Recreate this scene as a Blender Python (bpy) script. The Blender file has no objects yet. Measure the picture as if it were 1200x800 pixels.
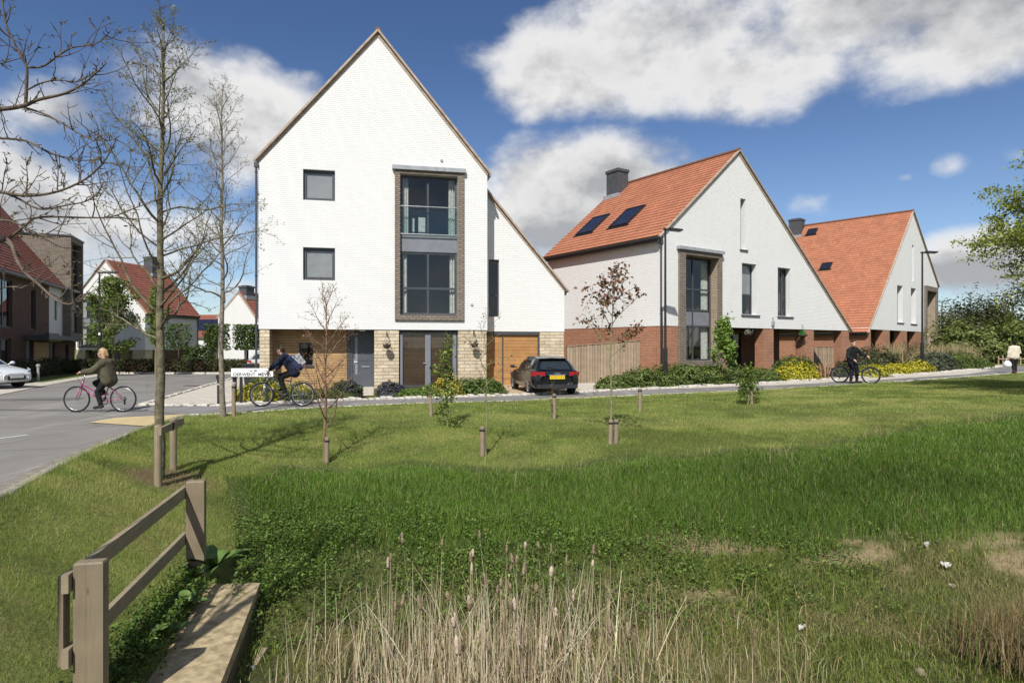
import bpy, bmesh, math, random
import numpy as np
from mathutils import Vector, Matrix, geometry
random.seed(7); RNG = np.random.default_rng(11)
R = math.radians; PI = math.pi
scene = bpy.context.scene
COL = scene.collection

# ---------------------------------------------------------------- helpers
def tag(o, label=None, cat=None, group=None, kind=None):
    if label: o['label'] = label
    if cat: o['category'] = cat
    if group: o['group'] = group
    if kind: o['kind'] = kind
    return o
def thing(name, label, cat, loc=(0, 0, 0), rz=0, group=None, scale=1):
    o = bpy.data.objects.new(name, None); COL.objects.link(o)
    o.location = loc; o.rotation_euler = (0, 0, rz); o.empty_display_size = .2
    o.scale = (scale,) * 3
    return tag(o, label, cat, group)
def link(name, me, parent=None):
    o = bpy.data.objects.new(name, me); COL.objects.link(o)
    if parent: o.parent = parent
    return o
def copy_tree(o, parent=None):
    c = o.copy(); COL.objects.link(c); c.parent = parent
    for ch in o.children: copy_tree(ch, c)
    return c

class MB:
    def __init__(s): s.v = []; s.f = []; s.m = []; s.uv = {}
    def add(s, vs, fs, mi=0):
        b = len(s.v); s.v += [tuple(p) for p in vs]
        for f in fs: s.f.append(tuple(b + i for i in f)); s.m.append(mi)
    def quad(s, a, b, c, d, mi=0, uv=None):
        if uv: s.uv[len(s.f)] = uv
        s.add([a, b, c, d], [(0, 1, 2, 3)], mi)
    def box(s, x0, y0, z0, x1, y1, z1, mi=0):
        s.add([(x0,y0,z0),(x1,y0,z0),(x1,y1,z0),(x0,y1,z0),(x0,y0,z1),(x1,y0,z1),(x1,y1,z1),(x0,y1,z1)],
              [(0,3,2,1),(4,5,6,7),(0,1,5,4),(1,2,6,5),(2,3,7,6),(3,0,4,7)], mi)
    def bar(s, p0, p1, w, h, up=(0,0,1), mi=0):          # rectangular bar between two points
        p0 = Vector(p0); p1 = Vector(p1); d = (p1-p0).normalized(); sd = d.cross(Vector(up))
        if sd.length < 1e-4: sd = d.cross(Vector((1,0,0)))
        sd.normalize(); u = sd.cross(d)
        q = []
        for p in (p0, p1):
            for a, b in ((-1,-1),(1,-1),(1,1),(-1,1)): q.append(p + sd*a*w/2 + u*b*h/2)
        s.add(q, [(0,1,2,3),(7,6,5,4),(0,4,5,1),(1,5,6,2),(2,6,7,3),(3,7,4,0)], mi)
    def tube(s, pts, rad, n=6, mi=0, cap=True):
        pts = [Vector(p) for p in pts]
        if not hasattr(rad, '__len__'): rad = [rad]*len(pts)
        d0 = (pts[1]-pts[0]).normalized()
        ref = Vector((0,0,1)) if abs(d0.z) < .9 else Vector((1,0,0))
        vs = []; L = len(pts)
        for i, p in enumerate(pts):
            d = (pts[min(i+1,L-1)] - pts[max(i-1,0)]).normalized()
            a = d.cross(ref)
            if a.length < 1e-3: a = d.cross(Vector((.3,1,.2)))
            a.normalize(); b = d.cross(a)
            for k in range(n):
                t = 2*PI*k/n; vs.append(p + (a*math.cos(t) + b*math.sin(t))*rad[i])
        fs = [(i*n+k, i*n+(k+1)%n, (i+1)*n+(k+1)%n, (i+1)*n+k) for i in range(L-1) for k in range(n)]
        if cap: fs += [tuple(range(n))[::-1], tuple((L-1)*n+k for k in range(n))]
        s.add(vs, fs, mi)
    def lathe(s, prof, n=24, axis='z', c=(0,0,0), mi=0):   # prof: (r, h)
        vs = []
        for r, h in prof:
            for k in range(n):
                t = 2*PI*k/n; x, y = r*math.cos(t), r*math.sin(t)
                p = (x, y, h) if axis == 'z' else ((x, h, y) if axis == 'y' else (h, x, y))
                vs.append((p[0]+c[0], p[1]+c[1], p[2]+c[2]))
        L = len(prof)
        s.add(vs, [(i*n+k, i*n+(k+1)%n, (i+1)*n+(k+1)%n, (i+1)*n+k) for i in range(L-1) for k in range(n)], mi)
    def ball(s, c, r, n=10, m=6, mi=0):
        rx, ry, rz = r if hasattr(r, '__len__') else (r, r, r)
        vs = [(c[0], c[1], c[2]-rz)]
        for i in range(1, m):
            ph = -PI/2 + PI*i/m
            for k in range(n):
                t = 2*PI*k/n
                vs.append((c[0]+rx*math.cos(ph)*math.cos(t), c[1]+ry*math.cos(ph)*math.sin(t), c[2]+rz*math.sin(ph)))
        vs.append((c[0], c[1], c[2]+rz)); e = len(vs)-1
        fs = [(0, 1+(k+1)%n, 1+k) for k in range(n)]
        fs += [(1+i*n+k, 1+i*n+(k+1)%n, 1+(i+1)*n+(k+1)%n, 1+(i+1)*n+k) for i in range(m-2) for k in range(n)]
        fs += [(e, 1+(m-2)*n+k, 1+(m-2)*n+(k+1)%n) for k in range(n)]
        s.add(vs, fs, mi)
    def wall(s, outer, holes, y=0., reveal=0., mi=0, rmi=None):   # polygon in x,z with rectangular holes and reveals
        loops = [[Vector((a, b, 0)) for a, b in outer]]
        for (x0, z0, x1, z1) in holes: loops.append([Vector(p) for p in ((x0,z0,0),(x0,z1,0),(x1,z1,0),(x1,z0,0))])
        flat = [p for l in loops for p in l]
        for t in geometry.tessellate_polygon(loops):
            s.add([(flat[i].x, y, flat[i].y) for i in t], [(0,1,2)], mi)
        if reveal:
            for (x0, z0, x1, z1) in holes:
                c = [(x0,z0),(x1,z0),(x1,z1),(x0,z1)]
                for i in range(4):
                    a, b = c[i], c[(i+1)%4]
                    s.quad((a[0],y,a[1]),(b[0],y,b[1]),(b[0],y+reveal,b[1]),(a[0],y+reveal,a[1]), mi if rmi is None else rmi)
    def build(s, name, mats, parent=None, smooth=False):
        me = bpy.data.meshes.new(name)
        me.from_pydata(s.v, [], s.f)
        if not isinstance(mats, (list, tuple)): mats = [mats]
        for m in mats: me.materials.append(m)
        me.polygons.foreach_set('material_index', s.m)
        if smooth: me.polygons.foreach_set('use_smooth', [True]*len(s.f))
        if s.uv:
            l = me.uv_layers.new(name='UVMap')
            for fi, uv in s.uv.items():
                for k, li in enumerate(me.polygons[fi].loop_indices): l.data[li].uv = uv[k]
        me.update()
        return link(name, me, parent)

def np_mesh(name, co, quads=None, tris=None, col=None, mat=None, parent=None):
    me = bpy.data.meshes.new(name)
    q = np.zeros((0,4), np.int32) if quads is None else quads
    t = np.zeros((0,3), np.int32) if tris is None else tris
    nl = q.size + t.size; npoly = len(q) + len(t)
    me.vertices.add(len(co)); me.vertices.foreach_set('co', np.ascontiguousarray(co, np.float32).ravel())
    me.loops.add(nl); me.loops.foreach_set('vertex_index', np.concatenate([q.ravel(), t.ravel()]).astype(np.int32))
    me.polygons.add(npoly)
    tot = np.concatenate([np.full(len(q), 4), np.full(len(t), 3)]).astype(np.int32)
    me.polygons.foreach_set('loop_start', np.concatenate([[0], np.cumsum(tot)[:-1]]).astype(np.int32))
    me.polygons.foreach_set('loop_total', tot)
    me.update(calc_edges=True)
    if col is not None:
        a = me.color_attributes.new('Col', 'FLOAT_COLOR', 'POINT')
        c4 = np.ones((len(co), 4), np.float32); c4[:, :3] = col
        a.data.foreach_set('color', c4.ravel())
    if mat: me.materials.append(mat)
    return link(name, me, parent)

# value noise (vectorised) for planting and colour patches
_perm = np.random.default_rng(3).random((64, 64))
def vnoise(x, y):
    xi = np.floor(x).astype(int); yi = np.floor(y).astype(int); fx = x-xi; fy = y-yi
    fx = fx*fx*(3-2*fx); fy = fy*fy*(3-2*fy)
    g = lambda a, b: _perm[a % 64, b % 64]
    return (g(xi,yi)*(1-fx)+g(xi+1,yi)*fx)*(1-fy) + (g(xi,yi+1)*(1-fx)+g(xi+1,yi+1)*fx)*fy
def fbm(x, y, o=3):
    s = 0; a = .5; t = 0
    for _ in range(o): s = s + a*vnoise(x, y); t += a; a *= .5; x = x*2.03+17.1; y = y*2.03+5.7
    return s/t
def sstep(a, b, x): t = np.clip((x-a)/(b-a), 0, 1); return t*t*(3-2*t)

# ---------------------------------------------------------------- materials
class NT:
    def __init__(s, nt): s.nt = nt
    def n(s, typ, ins=None, **kw):
        nd = s.nt.nodes.new(typ)
        for k, v in kw.items(): setattr(nd, k, v)
        for k, v in (ins or {}).items():
            if isinstance(v, bpy.types.NodeSocket): s.nt.links.new(v, nd.inputs[k])
            else: nd.inputs[k].default_value = v
        return nd
    def math(s, op, a, b=None, c=None, clamp=False):
        nd = s.nt.nodes.new('ShaderNodeMath'); nd.operation = op; nd.use_clamp = clamp
        for i, v in enumerate((a, b, c)):
            if v is None: continue
            if isinstance(v, bpy.types.NodeSocket): s.nt.links.new(v, nd.inputs[i])
            else: nd.inputs[i].default_value = v
        return nd.outputs[0]
    def mix(s, f, a, b, blend='MIX'):
        nd = s.nt.nodes.new('ShaderNodeMix'); nd.data_type = 'RGBA'; nd.blend_type = blend
        for i, v in ((0, f), (6, a), (7, b)):
            if isinstance(v, bpy.types.NodeSocket): s.nt.links.new(v, nd.inputs[i])
            else: nd.inputs[i].default_value = v if i == 0 else (*v[:3], 1)
        return nd.outputs[2]
    def ramp(s, f, a, b):
        return s.n('ShaderNodeMapRange', {'Value': f, 'From Min': a, 'From Max': b}, interpolation_type='SMOOTHSTEP').outputs[0]
    def noise(s, vec, scale, detail=4, rough=.55):
        return s.n('ShaderNodeTexNoise', {'Vector': vec, 'Scale': scale, 'Detail': detail, 'Roughness': rough}).outputs['Fac']
    def boxuv(s):
        tc = s.n('ShaderNodeTexCoord')
        p = s.n('ShaderNodeSeparateXYZ', {0: tc.outputs['Object']}); q = s.n('ShaderNodeSeparateXYZ', {0: tc.outputs['Normal']})
        gx = s.math('GREATER_THAN', s.math('ABSOLUTE', q.outputs[0]), .7); gz = s.math('GREATER_THAN', s.math('ABSOLUTE', q.outputs[2]), .7)
        u = s.math('ADD', s.math('MULTIPLY', p.outputs[0], s.math('SUBTRACT', 1, gx)), s.math('MULTIPLY', p.outputs[1], gx))
        v = s.math('ADD', s.math('MULTIPLY', p.outputs[2], s.math('SUBTRACT', 1, gz)), s.math('MULTIPLY', p.outputs[1], gz))
        return s.n('ShaderNodeCombineXYZ', {0: u, 1: v}).outputs[0], tc.outputs['Object']
def newmat(name):
    m = bpy.data.materials.new(name); m.use_nodes = True; nt = m.node_tree
    b = nt.nodes['Principled BSDF']; return m, NT(nt), b
def setc(t, b, col, rough=.7, spec=.3, bump=None, bstr=.5, bdist=.01):
    if isinstance(col, bpy.types.NodeSocket): t.nt.links.new(col, b.inputs['Base Color'])
    else: b.inputs['Base Color'].default_value = (*col, 1)
    b.inputs['Roughness'].default_value = rough; b.inputs['Specular IOR Level'].default_value = spec
    if bump is not None:
        n = t.n('ShaderNodeBump', {'Height': bump, 'Strength': bstr, 'Distance': bdist})
        t.nt.links.new(n.outputs[0], b.inputs['Normal'])
def plain(name, c1, c2=None, scale=6., rough=.7, spec=.3, bstr=.2, bdist=.005, metal=0, detail=5):
    m, t, b = newmat(name)
    tc = t.n('ShaderNodeTexCoord').outputs['Object']
    c2 = c2 or tuple(x*.82 for x in c1)
    f = t.noise(tc, scale, detail)
    setc(t, b, t.mix(t.ramp(f, .3, .7), c1, c2), rough, spec, f if bstr else None, bstr, bdist)
    b.inputs['Metallic'].default_value = metal
    return m
def brickmat(name, c1, c2, mortar, bw=.225, rh=.075, ms=.012, rough=.8, bstr=.6, bdist=.006, var=.12, vscale=.8, bias=0., spec=.25, irr=0., streak=0.):
    m, t, b = newmat(name)
    uv, oc = t.boxuv()
    if irr:
        nz = t.n('ShaderNodeTexNoise', {'Vector': uv, 'Scale': 3., 'Detail': 3.})
        off = t.n('ShaderNodeVectorMath', {0: nz.outputs['Color'], 1: (.5, .5, .5)}, operation='SUBTRACT')
        off = t.n('ShaderNodeVectorMath', {0: off.outputs[0], 1: (irr, irr, 0)}, operation='MULTIPLY')
        uv = t.n('ShaderNodeVectorMath', {0: uv, 1: off.outputs[0]}, operation='ADD').outputs[0]
    br = t.n('ShaderNodeTexBrick', {'Vector': uv, 'Color1': (*c1, 1), 'Color2': (*c2, 1), 'Mortar': (*mortar, 1), 'Scale': 1.,
             'Mortar Size': ms, 'Mortar Smooth': .3, 'Bias': bias, 'Brick Width': bw, 'Row Height': rh})
    f = t.noise(oc, vscale, 6); f2 = t.noise(oc, 22., 4)
    c = t.mix(var*2, br.outputs['Color'], t.mix(t.ramp(f, .3, .75), (1, 1, 1), (1-var*4,)*3), 'MULTIPLY')
    c = t.mix(var*1.2, c, t.mix(f2, (1.3, 1.3, 1.3), (.5, .5, .5)), 'MULTIPLY')
    h = t.math('ADD', t.math('SUBTRACT', 1, br.outputs['Fac']), t.math('MULTIPLY', f2, .5))
    if streak:
        sv = t.n('ShaderNodeMapping', {'Vector': uv, 'Scale': (3.2, .22, 1)}).outputs[0]; s1 = t.noise(sv, 1.6, 6, .6); c = t.mix(streak, c, t.mix(t.ramp(s1, .35, .7), (1.0, 1.0, 1.0), (.72, .71, .67)), 'MULTIPLY')
        z0 = t.n('ShaderNodeSeparateXYZ', {0: uv}).outputs[1]; c = t.mix(t.math('MULTIPLY', t.ramp(t.noise(uv, 2.3, 5), .5, .72), .5), c, t.mix(.6, c, (.93,.92,.88), 'MULTIPLY'))
    setc(t, b, c, rough, spec, h, bstr, bdist)
    return m
def boardmat(name, c1, c2, gap, bw=.14, vertical=False, rough=.65, length=2.6):
    m, t, b = newmat(name)
    uv, oc = t.boxuv()
    if vertical: uv = t.n('ShaderNodeVectorRotate', {0: uv, 'Angle': PI/2}, rotation_type='Z_AXIS').outputs[0]
    br = t.n('ShaderNodeTexBrick', {'Vector': uv, 'Color1': (*c1, 1), 'Color2': (*c2, 1), 'Mortar': (*gap, 1), 'Scale': 1.,
             'Mortar Size': .006, 'Mortar Smooth': .2, 'Brick Width': length, 'Row Height': bw})
    st = t.n('ShaderNodeMapping', {'Vector': uv, 'Scale': (1.2, 26, 1)}).outputs[0]
    g = t.noise(st, 3., 6, .6)
    c = t.mix(.55, br.outputs['Color'], t.mix(g, (1.3, 1.25, 1.2), (.45, .45, .45)), 'MULTIPLY')
    kn = t.n('ShaderNodeTexVoronoi', {'Vector': t.n('ShaderNodeMapping', {'Vector': uv, 'Scale': (2.2, 7., 1)}).outputs[0], 'Scale': 1.}).outputs['Distance']; c = t.mix(t.math('MULTIPLY', t.ramp(kn, .10, .03), .6), c, tuple(x*.35 for x in c2))
    crk = t.noise(t.n('ShaderNodeMapping', {'Vector': uv, 'Scale': (.8, 38, 1)}).outputs[0], 2., 3); c = t.mix(t.math('MULTIPLY', t.ramp(crk, .66, .72), .6), c, tuple(x*.3 for x in c2))
    c = t.mix(.35, c, t.mix(t.ramp(t.noise(oc, 3.5, 5), .3, .7), (1.25,1.22,1.15), (.6,.66,.58)), 'MULTIPLY')
    setc(t, b, c, rough, .3, t.math('SUBTRACT', t.math('MULTIPLY', g, .25), br.outputs['Fac']), .6, .006)
    return m
def tilemat(name, c1, c2, c3):
    m, t, b = newmat(name)
    uv = t.n('ShaderNodeTexCoord').outputs['UV']
    br = t.n('ShaderNodeTexBrick', {'Vector': uv, 'Color1': (*c1, 1), 'Color2': (*c2, 1), 'Mortar': (*c3, 1), 'Scale': 1.,
             'Mortar Size': .006, 'Mortar Smooth': .1, 'Brick Width': .26, 'Row Height': .28})
    f = t.noise(uv, 1.1, 5); f2 = t.noise(uv, 14., 4)
    lich = t.noise(uv, 4.5, 6, .7); c = t.mix(.5, br.outputs['Color'], t.mix(t.ramp(f, .3, .7), (1.08, 1.07, 1.06), (.76, .78, .8)), 'MULTIPLY'); c = t.mix(t.math('MULTIPLY', t.ramp(lich, .58, .75), .16), c, (.30, .24, .17))
    c = t.mix(.3, c, t.mix(f2, (1.3, 1.3, 1.3), (.5, .5, .5)), 'MULTIPLY')
    setc(t, b, c, .75, .25, t.math('SUBTRACT', f2, br.outputs['Fac']), .5, .008)
    return m
def leafmat(name, rough=.5, trans=.35, spec=.25):
    m, t, b = newmat(name)
    at = t.n('ShaderNodeVertexColor', layer_name='Col').outputs['Color']
    f = t.noise(t.n('ShaderNodeTexCoord').outputs['Object'], 1.7, 3)
    c = t.mix(.5, at, t.mix(f, (1.35, 1.3, 1.2), (.6, .65, .7)), 'MULTIPLY')
    setc(t, b, c, rough, spec)
    tr = t.n('ShaderNodeBsdfTranslucent', {'Color': t.mix(.6, c, (.9, 1., .35), 'MULTIPLY')})
    mx = t.n('ShaderNodeMixShader', {0: trans, 1: b.outputs[0], 2: tr.outputs[0]})
    out = [n for n in t.nt.nodes if n.type == 'OUTPUT_MATERIAL'][0]
    t.nt.links.new(mx.outputs[0], out.inputs[0])
    return m
def glassmat(name, tint=(.90, .91, .91), base=.055, boost=1.0):
    m, t, b = newmat(name)
    fr = t.math('POWER', t.n('ShaderNodeLayerWeight', {'Blend': .5}).outputs['Facing'], 4.)
    f = t.math('ADD', t.math('MULTIPLY', fr, boost), base, clamp=True)
    tr = t.n('ShaderNodeBsdfTransparent', {'Color': (*tint, 1)}); gl = t.n('ShaderNodeBsdfGlossy', {'Color': (.95, .97, 1, 1), 'Roughness': .015})
    mx = t.n('ShaderNodeMixShader', {0: f, 1: tr.outputs[0], 2: gl.outputs[0]})
    out = [n for n in t.nt.nodes if n.type == 'OUTPUT_MATERIAL'][0]
    t.nt.links.new(mx.outputs[0], out.inputs[0])
    return m
def paint(name, c, rough=.25, coat=1., metal=0.):
    m, t, b = newmat(name)
    f = t.noise(t.n('ShaderNodeTexCoord').outputs['Object'], 9., 4)
    setc(t, b, t.mix(f, c, tuple(x*.85 for x in c)), rough, .5)
    b.inputs['Coat Weight'].default_value = coat; b.inputs['Coat Roughness'].default_value = .04; b.inputs['Metallic'].default_value = metal
    return m

M = {}
M['white'] = brickmat('whitewashed_brick', (.745,.74,.725), (.71,.705,.69), (.67,.665,.65), var=.06, bstr=.7, bdist=.010, rough=.75, streak=.07, irr=.012)
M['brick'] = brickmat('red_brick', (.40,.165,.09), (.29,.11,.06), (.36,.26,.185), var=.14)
M['brick_dark'] = brickmat('brown_brick', (.135,.066,.045), (.085,.042,.032), (.11,.085,.07), var=.14)
M['brick_grey'] = brickmat('grey_brick', (.29,.24,.19), (.20,.165,.135), (.10,.085,.07), bw=.25, rh=.085, ms=.016, var=.12)
M['stone'] = brickmat('coursed_stone', (.66,.57,.42), (.50,.41,.285), (.36,.29,.2), bw=.46, rh=.135, ms=.012, var=.17, vscale=2.2, bstr=1., bdist=.02, irr=.05)
M['timber'] = boardmat('cedar_cladding', (.47,.30,.155), (.38,.235,.115), (.10,.06,.03), bw=.10)
M['garage'] = boardmat('garage_timber', (.44,.235,.095), (.38,.195,.075), (.10,.05,.02), bw=.30, length=6.)
M['fence'] = boardmat('weathered_fence', (.36,.28,.20), (.28,.215,.155), (.06,.045,.03), bw=.13, vertical=True, length=4.)
M['rail'] = boardmat('weathered_rail', (.27,.225,.155), (.235,.195,.135), (.25,.2,.14), bw=.6, length=9.)
M['postw'] = boardmat('weathered_post', (.235,.19,.13), (.20,.16,.11), (.21,.17,.12), bw=.7, vertical=True, length=9.)
M['stake'] = boardmat('stake_wood', (.29,.235,.165), (.235,.19,.13), (.24,.19,.13), bw=.5, vertical=True, length=9.)
M['tile'] = tilemat('clay_tiles', (.44,.178,.098), (.365,.142,.08), (.18,.085,.052))
M['tile_red'] = tilemat('dark_clay_tiles', (.28,.105,.07), (.215,.08,.055), (.12,.04,.03))
M['verge'] = plain('verge_mortar', (.42,.34,.27), (.30,.23,.18), 5)
M['anth'] = plain('anthracite_metal', (.062,.067,.075), (.05,.054,.06), 3, .45, .4, .05)
M['anth_lt'] = plain('grey_metal', (.19,.20,.225), (.16,.17,.19), 3, .45, .4, .05)
M['doorgrey'] = plain('grey_door_paint', (.085,.095,.11), (.07,.08,.095), 3, .4, .4, .05)
M['glass'] = glassmat('window_glass')
M['glass_rail'] = glassmat('balcony_glass', (.80,.90,.88), .04, .8)
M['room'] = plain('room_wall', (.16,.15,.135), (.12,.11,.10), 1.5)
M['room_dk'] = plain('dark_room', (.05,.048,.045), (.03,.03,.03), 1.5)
M['curtain'] = plain('curtain', (.50,.52,.48), (.34,.36,.33), 9)
M['blind'] = plain('window_blind', (.29,.30,.30), (.24,.25,.25), 2)
M['blind_brown'] = boardmat('brown_slat_blind', (.085,.055,.03), (.065,.04,.022), (.02,.014,.01), bw=.09)
M['cream'] = plain('cream_board', (.55,.48,.36), (.48,.41,.30), 3)
M['steel'] = plain('stainless_steel', (.55,.56,.57), None, 5, .3, .5, .05, metal=.9)
M['black'] = plain('black_metal', (.018,.019,.02), (.013,.013,.014), 6, .42, .5, .05)
M['rubber'] = plain('black_rubber', (.022,.022,.022), (.03,.03,.029), 10, .85, .2, .2)
M['plastic'] = plain('black_plastic', (.028,.028,.03), (.02,.02,.022), 8, .55, .4, .1)
M['lead'] = plain('lead_flashing', (.33,.34,.36), (.25,.26,.28), 5, .6)
M['chimney'] = plain('zinc_chimney', (.075,.078,.085), (.055,.058,.065), 4, .55, .4, .05)
M['solar'] = plain('solar_cell', (.012,.014,.025), (.02,.022,.04), 2, .15, .6, 0)
M['whitep'] = plain('white_paint', (.80,.80,.78), (.74,.74,.72), 4, .5, .4, .05)
M['bark'] = plain('lichen_bark', (.19,.17,.105), (.085,.072,.05), 14, .9, .15, 1., .012, detail=8)
M['bark_grey'] = plain('grey_bark', (.27,.235,.185), (.14,.12,.095), 16, .9, .15, .9, .008, detail=8)
M['twig'] = plain('twig_bark', (.135,.105,.08), (.085,.065,.05), 20, .85, .2, .6, .004)
M['twig_br'] = plain('brown_twig', (.24,.155,.10), (.16,.10,.065), 20, .85, .2, .6, .004)
M['twig_gr'] = plain('green_twig', (.24,.235,.12), (.16,.15,.08), 20, .85, .2, .6, .004)
M['leaf'] = leafmat('leaf'); M['blade'] = leafmat('grass_blade', .45, .4, .3); M['straw'] = leafmat('dry_reed', .7, .25, .2)
M['soil'] = plain('bed_soil', (.10,.075,.05), (.065,.048,.033), 12, .95, .1, 1., .03)
M['conc'] = plain('concrete_slab', (.43,.345,.21), (.22,.175,.10), 9, .9, .2, .8, .012, detail=9)
M['headside'] = boardmat('old_sleeper', (.115,.09,.065), (.085,.065,.048), (.03,.024,.018), bw=.2, length=2.)
M['setts'] = plain('pale_setts', (.56,.52,.46), (.42,.39,.34), 7, .85, .2, .8, .02)
M['terra'] = plain('basket_fibre', (.07,.05,.035), None, 20, .9)

def asphalt(name, a, bcol, patch=True):
    m, t, b = newmat(name)
    oc = t.n('ShaderNodeTexCoord').outputs['Object']
    f = t.noise(oc, .35, 6, .6); g = t.noise(oc, 60., 3, .7)
    st = t.n('ShaderNodeMapping', {'Vector': oc, 'Scale': (1.6, .22, 1), 'Rotation': (0, 0, R(14))}).outputs[0]
    w = t.noise(st, 1.1, 5, .6)
    c = t.mix(t.ramp(f, .35, .65), a, bcol)
    c = t.mix(t.ramp(w, .5, .7), c, tuple(x*1.22 for x in a))
    c = t.mix(.45, c, t.mix(g, (1.5,1.5,1.5), (.45,.45,.45)), 'MULTIPLY')
    vo = t.n('ShaderNodeTexVoronoi', {'Vector': oc, 'Scale': .33}, feature='DISTANCE_TO_EDGE').outputs['Distance']
    c = t.mix(t.math('MULTIPLY', t.math('LESS_THAN', vo, .006), .6), c, tuple(x*.45 for x in bcol))
    setc(t, b, c, .85, .25, g, .5, .006)
    return m
M['road'] = asphalt('road_asphalt', (.205,.195,.178), (.165,.155,.142))
M['path'] = asphalt('path_asphalt', (.20,.19,.185), (.16,.152,.148))
M['paving'] = brickmat('pale_paving', (.50,.46,.39), (.44,.405,.345), (.30,.27,.23), bw=.45, rh=.3, ms=.012, var=.1, bstr=.3)
M['drive'] = brickmat('driveway_paving', (.52,.40,.26), (.44,.33,.21), (.28,.21,.14), bw=.2, rh=.1, ms=.008, var=.12, bstr=.3)
M['tactile'] = brickmat('buff_tactile_paving', (.52,.41,.22), (.47,.37,.20), (.36,.28,.16), bw=.4, rh=.4, ms=.012, var=.12, bstr=.4)

# ---------------------------------------------------------------- camera, sun, sky
cam = bpy.data.cameras.new('camera'); co = bpy.data.objects.new('camera', cam); COL.objects.link(co)
EYE = 1.7; F = 730.
co.location = (0, 0, EYE); co.rotation_euler = (PI/2, 0, 0)
cam.sensor_width = 36; cam.sensor_fit = 'HORIZONTAL'; cam.lens = F/1200*36; cam.shift_y = 5/1200
cam.clip_start = .05; cam.clip_end = 4000; scene.camera = co
AZ, EL = R(11), R(47)                    # sun stands behind the camera, to the left
sun = bpy.data.lights.new('sun', 'SUN'); so = bpy.data.objects.new('sun', sun); COL.objects.link(so)
sun.energy = 4.7; sun.angle = R(.53); sun.color = (1, .965, .905)
dirv = Vector((math.sin(AZ)*math.cos(EL), math.cos(AZ)*math.cos(EL), -math.sin(EL)))
so.rotation_euler = dirv.to_track_quat('-Z', 'Y').to_euler(); so.location = (-10, -20, 30)
W = bpy.data.worlds.new('World'); scene.world = W; W.use_nodes = True
wn = NT(W.node_tree)
bg = W.node_tree.nodes['Background']
sky = wn.n('ShaderNodeTexSky', sky_type='NISHITA', sun_disc=False, sun_elevation=EL, sun_rotation=PI+AZ, air_density=1., dust_density=.3, ozone_density=2.5, altitude=50)
gen = wn.n('ShaderNodeTexCoord').outputs['Generated']
sp = wn.n('ShaderNodeSeparateXYZ', {0: gen})
az = wn.math('ARCTAN2', sp.outputs[0], sp.outputs[1]); el = wn.math('ARCSINE', sp.outputs[2])
ae = wn.n('ShaderNodeCombineXYZ', {0: az, 1: el}).outputs[0]
def px2dir(x, y):
    u = (x-600)/F; return math.atan(u), math.atan((405-y)/F/math.sqrt(1+u*u))
blob = None
for (x, y, rx, ry, pk) in [(790,35,250,112,1.25),(665,75,110,76,1.15),(890,70,150,84,1.2),(1000,10,210,76,1.3),(1150,15,230,98,1.5),(255,145,150,100,1.2),(340,140,70,75,1.0),(90,140,110,52,.85),(60,245,230,95,1.2),
        (200,262,130,55,.85),(270,215,70,45,.6),(690,245,150,86,1.45),(600,225,60,50,.9),(1117,190,50,26,.42),(947,236,56,32,.40),(1185,180,46,22,.34),(1150,315,135,55,1.0),(1060,208,22,10,.4),(620,330,60,25,.6),
        (330,345,150,26,.55),(-80,150,90,80,.8),(1330,250,130,70,.8),(940,330,200,24,.4)]:
    a, e = px2dir(x, y); a2, _ = px2dir(x+rx, y); _, e2 = px2dir(x, y-ry)
    d = wn.n('ShaderNodeVectorMath', {0: ae, 1: (a, e, 0)}, operation='SUBTRACT').outputs[0]
    d = wn.n('ShaderNodeVectorMath', {0: d, 1: (1/(a2-a), 1/max(e2-e, .01), 0)}, operation='MULTIPLY').outputs[0]
    q = wn.n('ShaderNodeVectorMath', {0: d, 1: d}, operation='DOT_PRODUCT').outputs['Value']
    q = wn.math('SUBTRACT', pk, q)
    blob = q if blob is None else wn.math('MAXIMUM', blob, q)
back = wn.math('SUBTRACT', wn.math('MULTIPLY', wn.ramp(wn.math('ABSOLUTE', az), .95, 1.4), 1.35), .9)
blob = wn.math('MAXIMUM', wn.math('MAXIMUM', blob, back), -1.)
def cnoise(off, sc, de=9, ro=.56):
    v = wn.n('ShaderNodeVectorMath', {0: gen, 1: off}, operation='ADD').outputs[0]
    v = wn.n('ShaderNodeVectorMath', {0: v, 1: (1., 1., 1.5)}, operation='MULTIPLY').outputs[0]
    return wn.noise(v, sc, de, ro)
n3 = cnoise((7.,2.,1.), 17., 6, .6); n1 = cnoise((0,0,0), 4.3); n2 = cnoise((-.014,-.02,.04), 4.3)
dens = wn.math('ADD', wn.math('MULTIPLY', blob, .78), wn.math('MULTIPLY', wn.math('SUBTRACT', n1, .53), 2.4)); dens = wn.math('ADD', dens, wn.math('MULTIPLY', wn.math('SUBTRACT', n3, .5), .6))
alpha = wn.ramp(dens, -.02, .72)
light = wn.math('ADD', .70, wn.math('MULTIPLY', wn.math('SUBTRACT', n1, n2), 5.5), clamp=True)
core = wn.ramp(dens, .45, 1.15)
lowf = cnoise((3.1,1.7,.4), 2.6, 4)
light = wn.math('SUBTRACT', light, wn.math('MULTIPLY', core, wn.math('MULTIPLY', wn.ramp(lowf, .3, .62), .55)), clamp=True)
ccol = wn.mix(light, (3.7,3.8,4.0), (7.6,7.55,7.5))
skyc = wn.mix(1., sky.outputs[0], wn.mix(wn.ramp(el, .02, .5), (.90,.95,1.05), (.56,.66,.84)), 'MULTIPLY')
fin = wn.mix(alpha, skyc, ccol)
W.node_tree.links.new(fin, bg.inputs[0]); bg.inputs[1].default_value = .092
vs = scene.view_settings; vs.view_transform = 'Standard'; vs.look = 'None'; vs.gamma = 1; vs.exposure = .31; vs.use_curve_mapping = False
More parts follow.
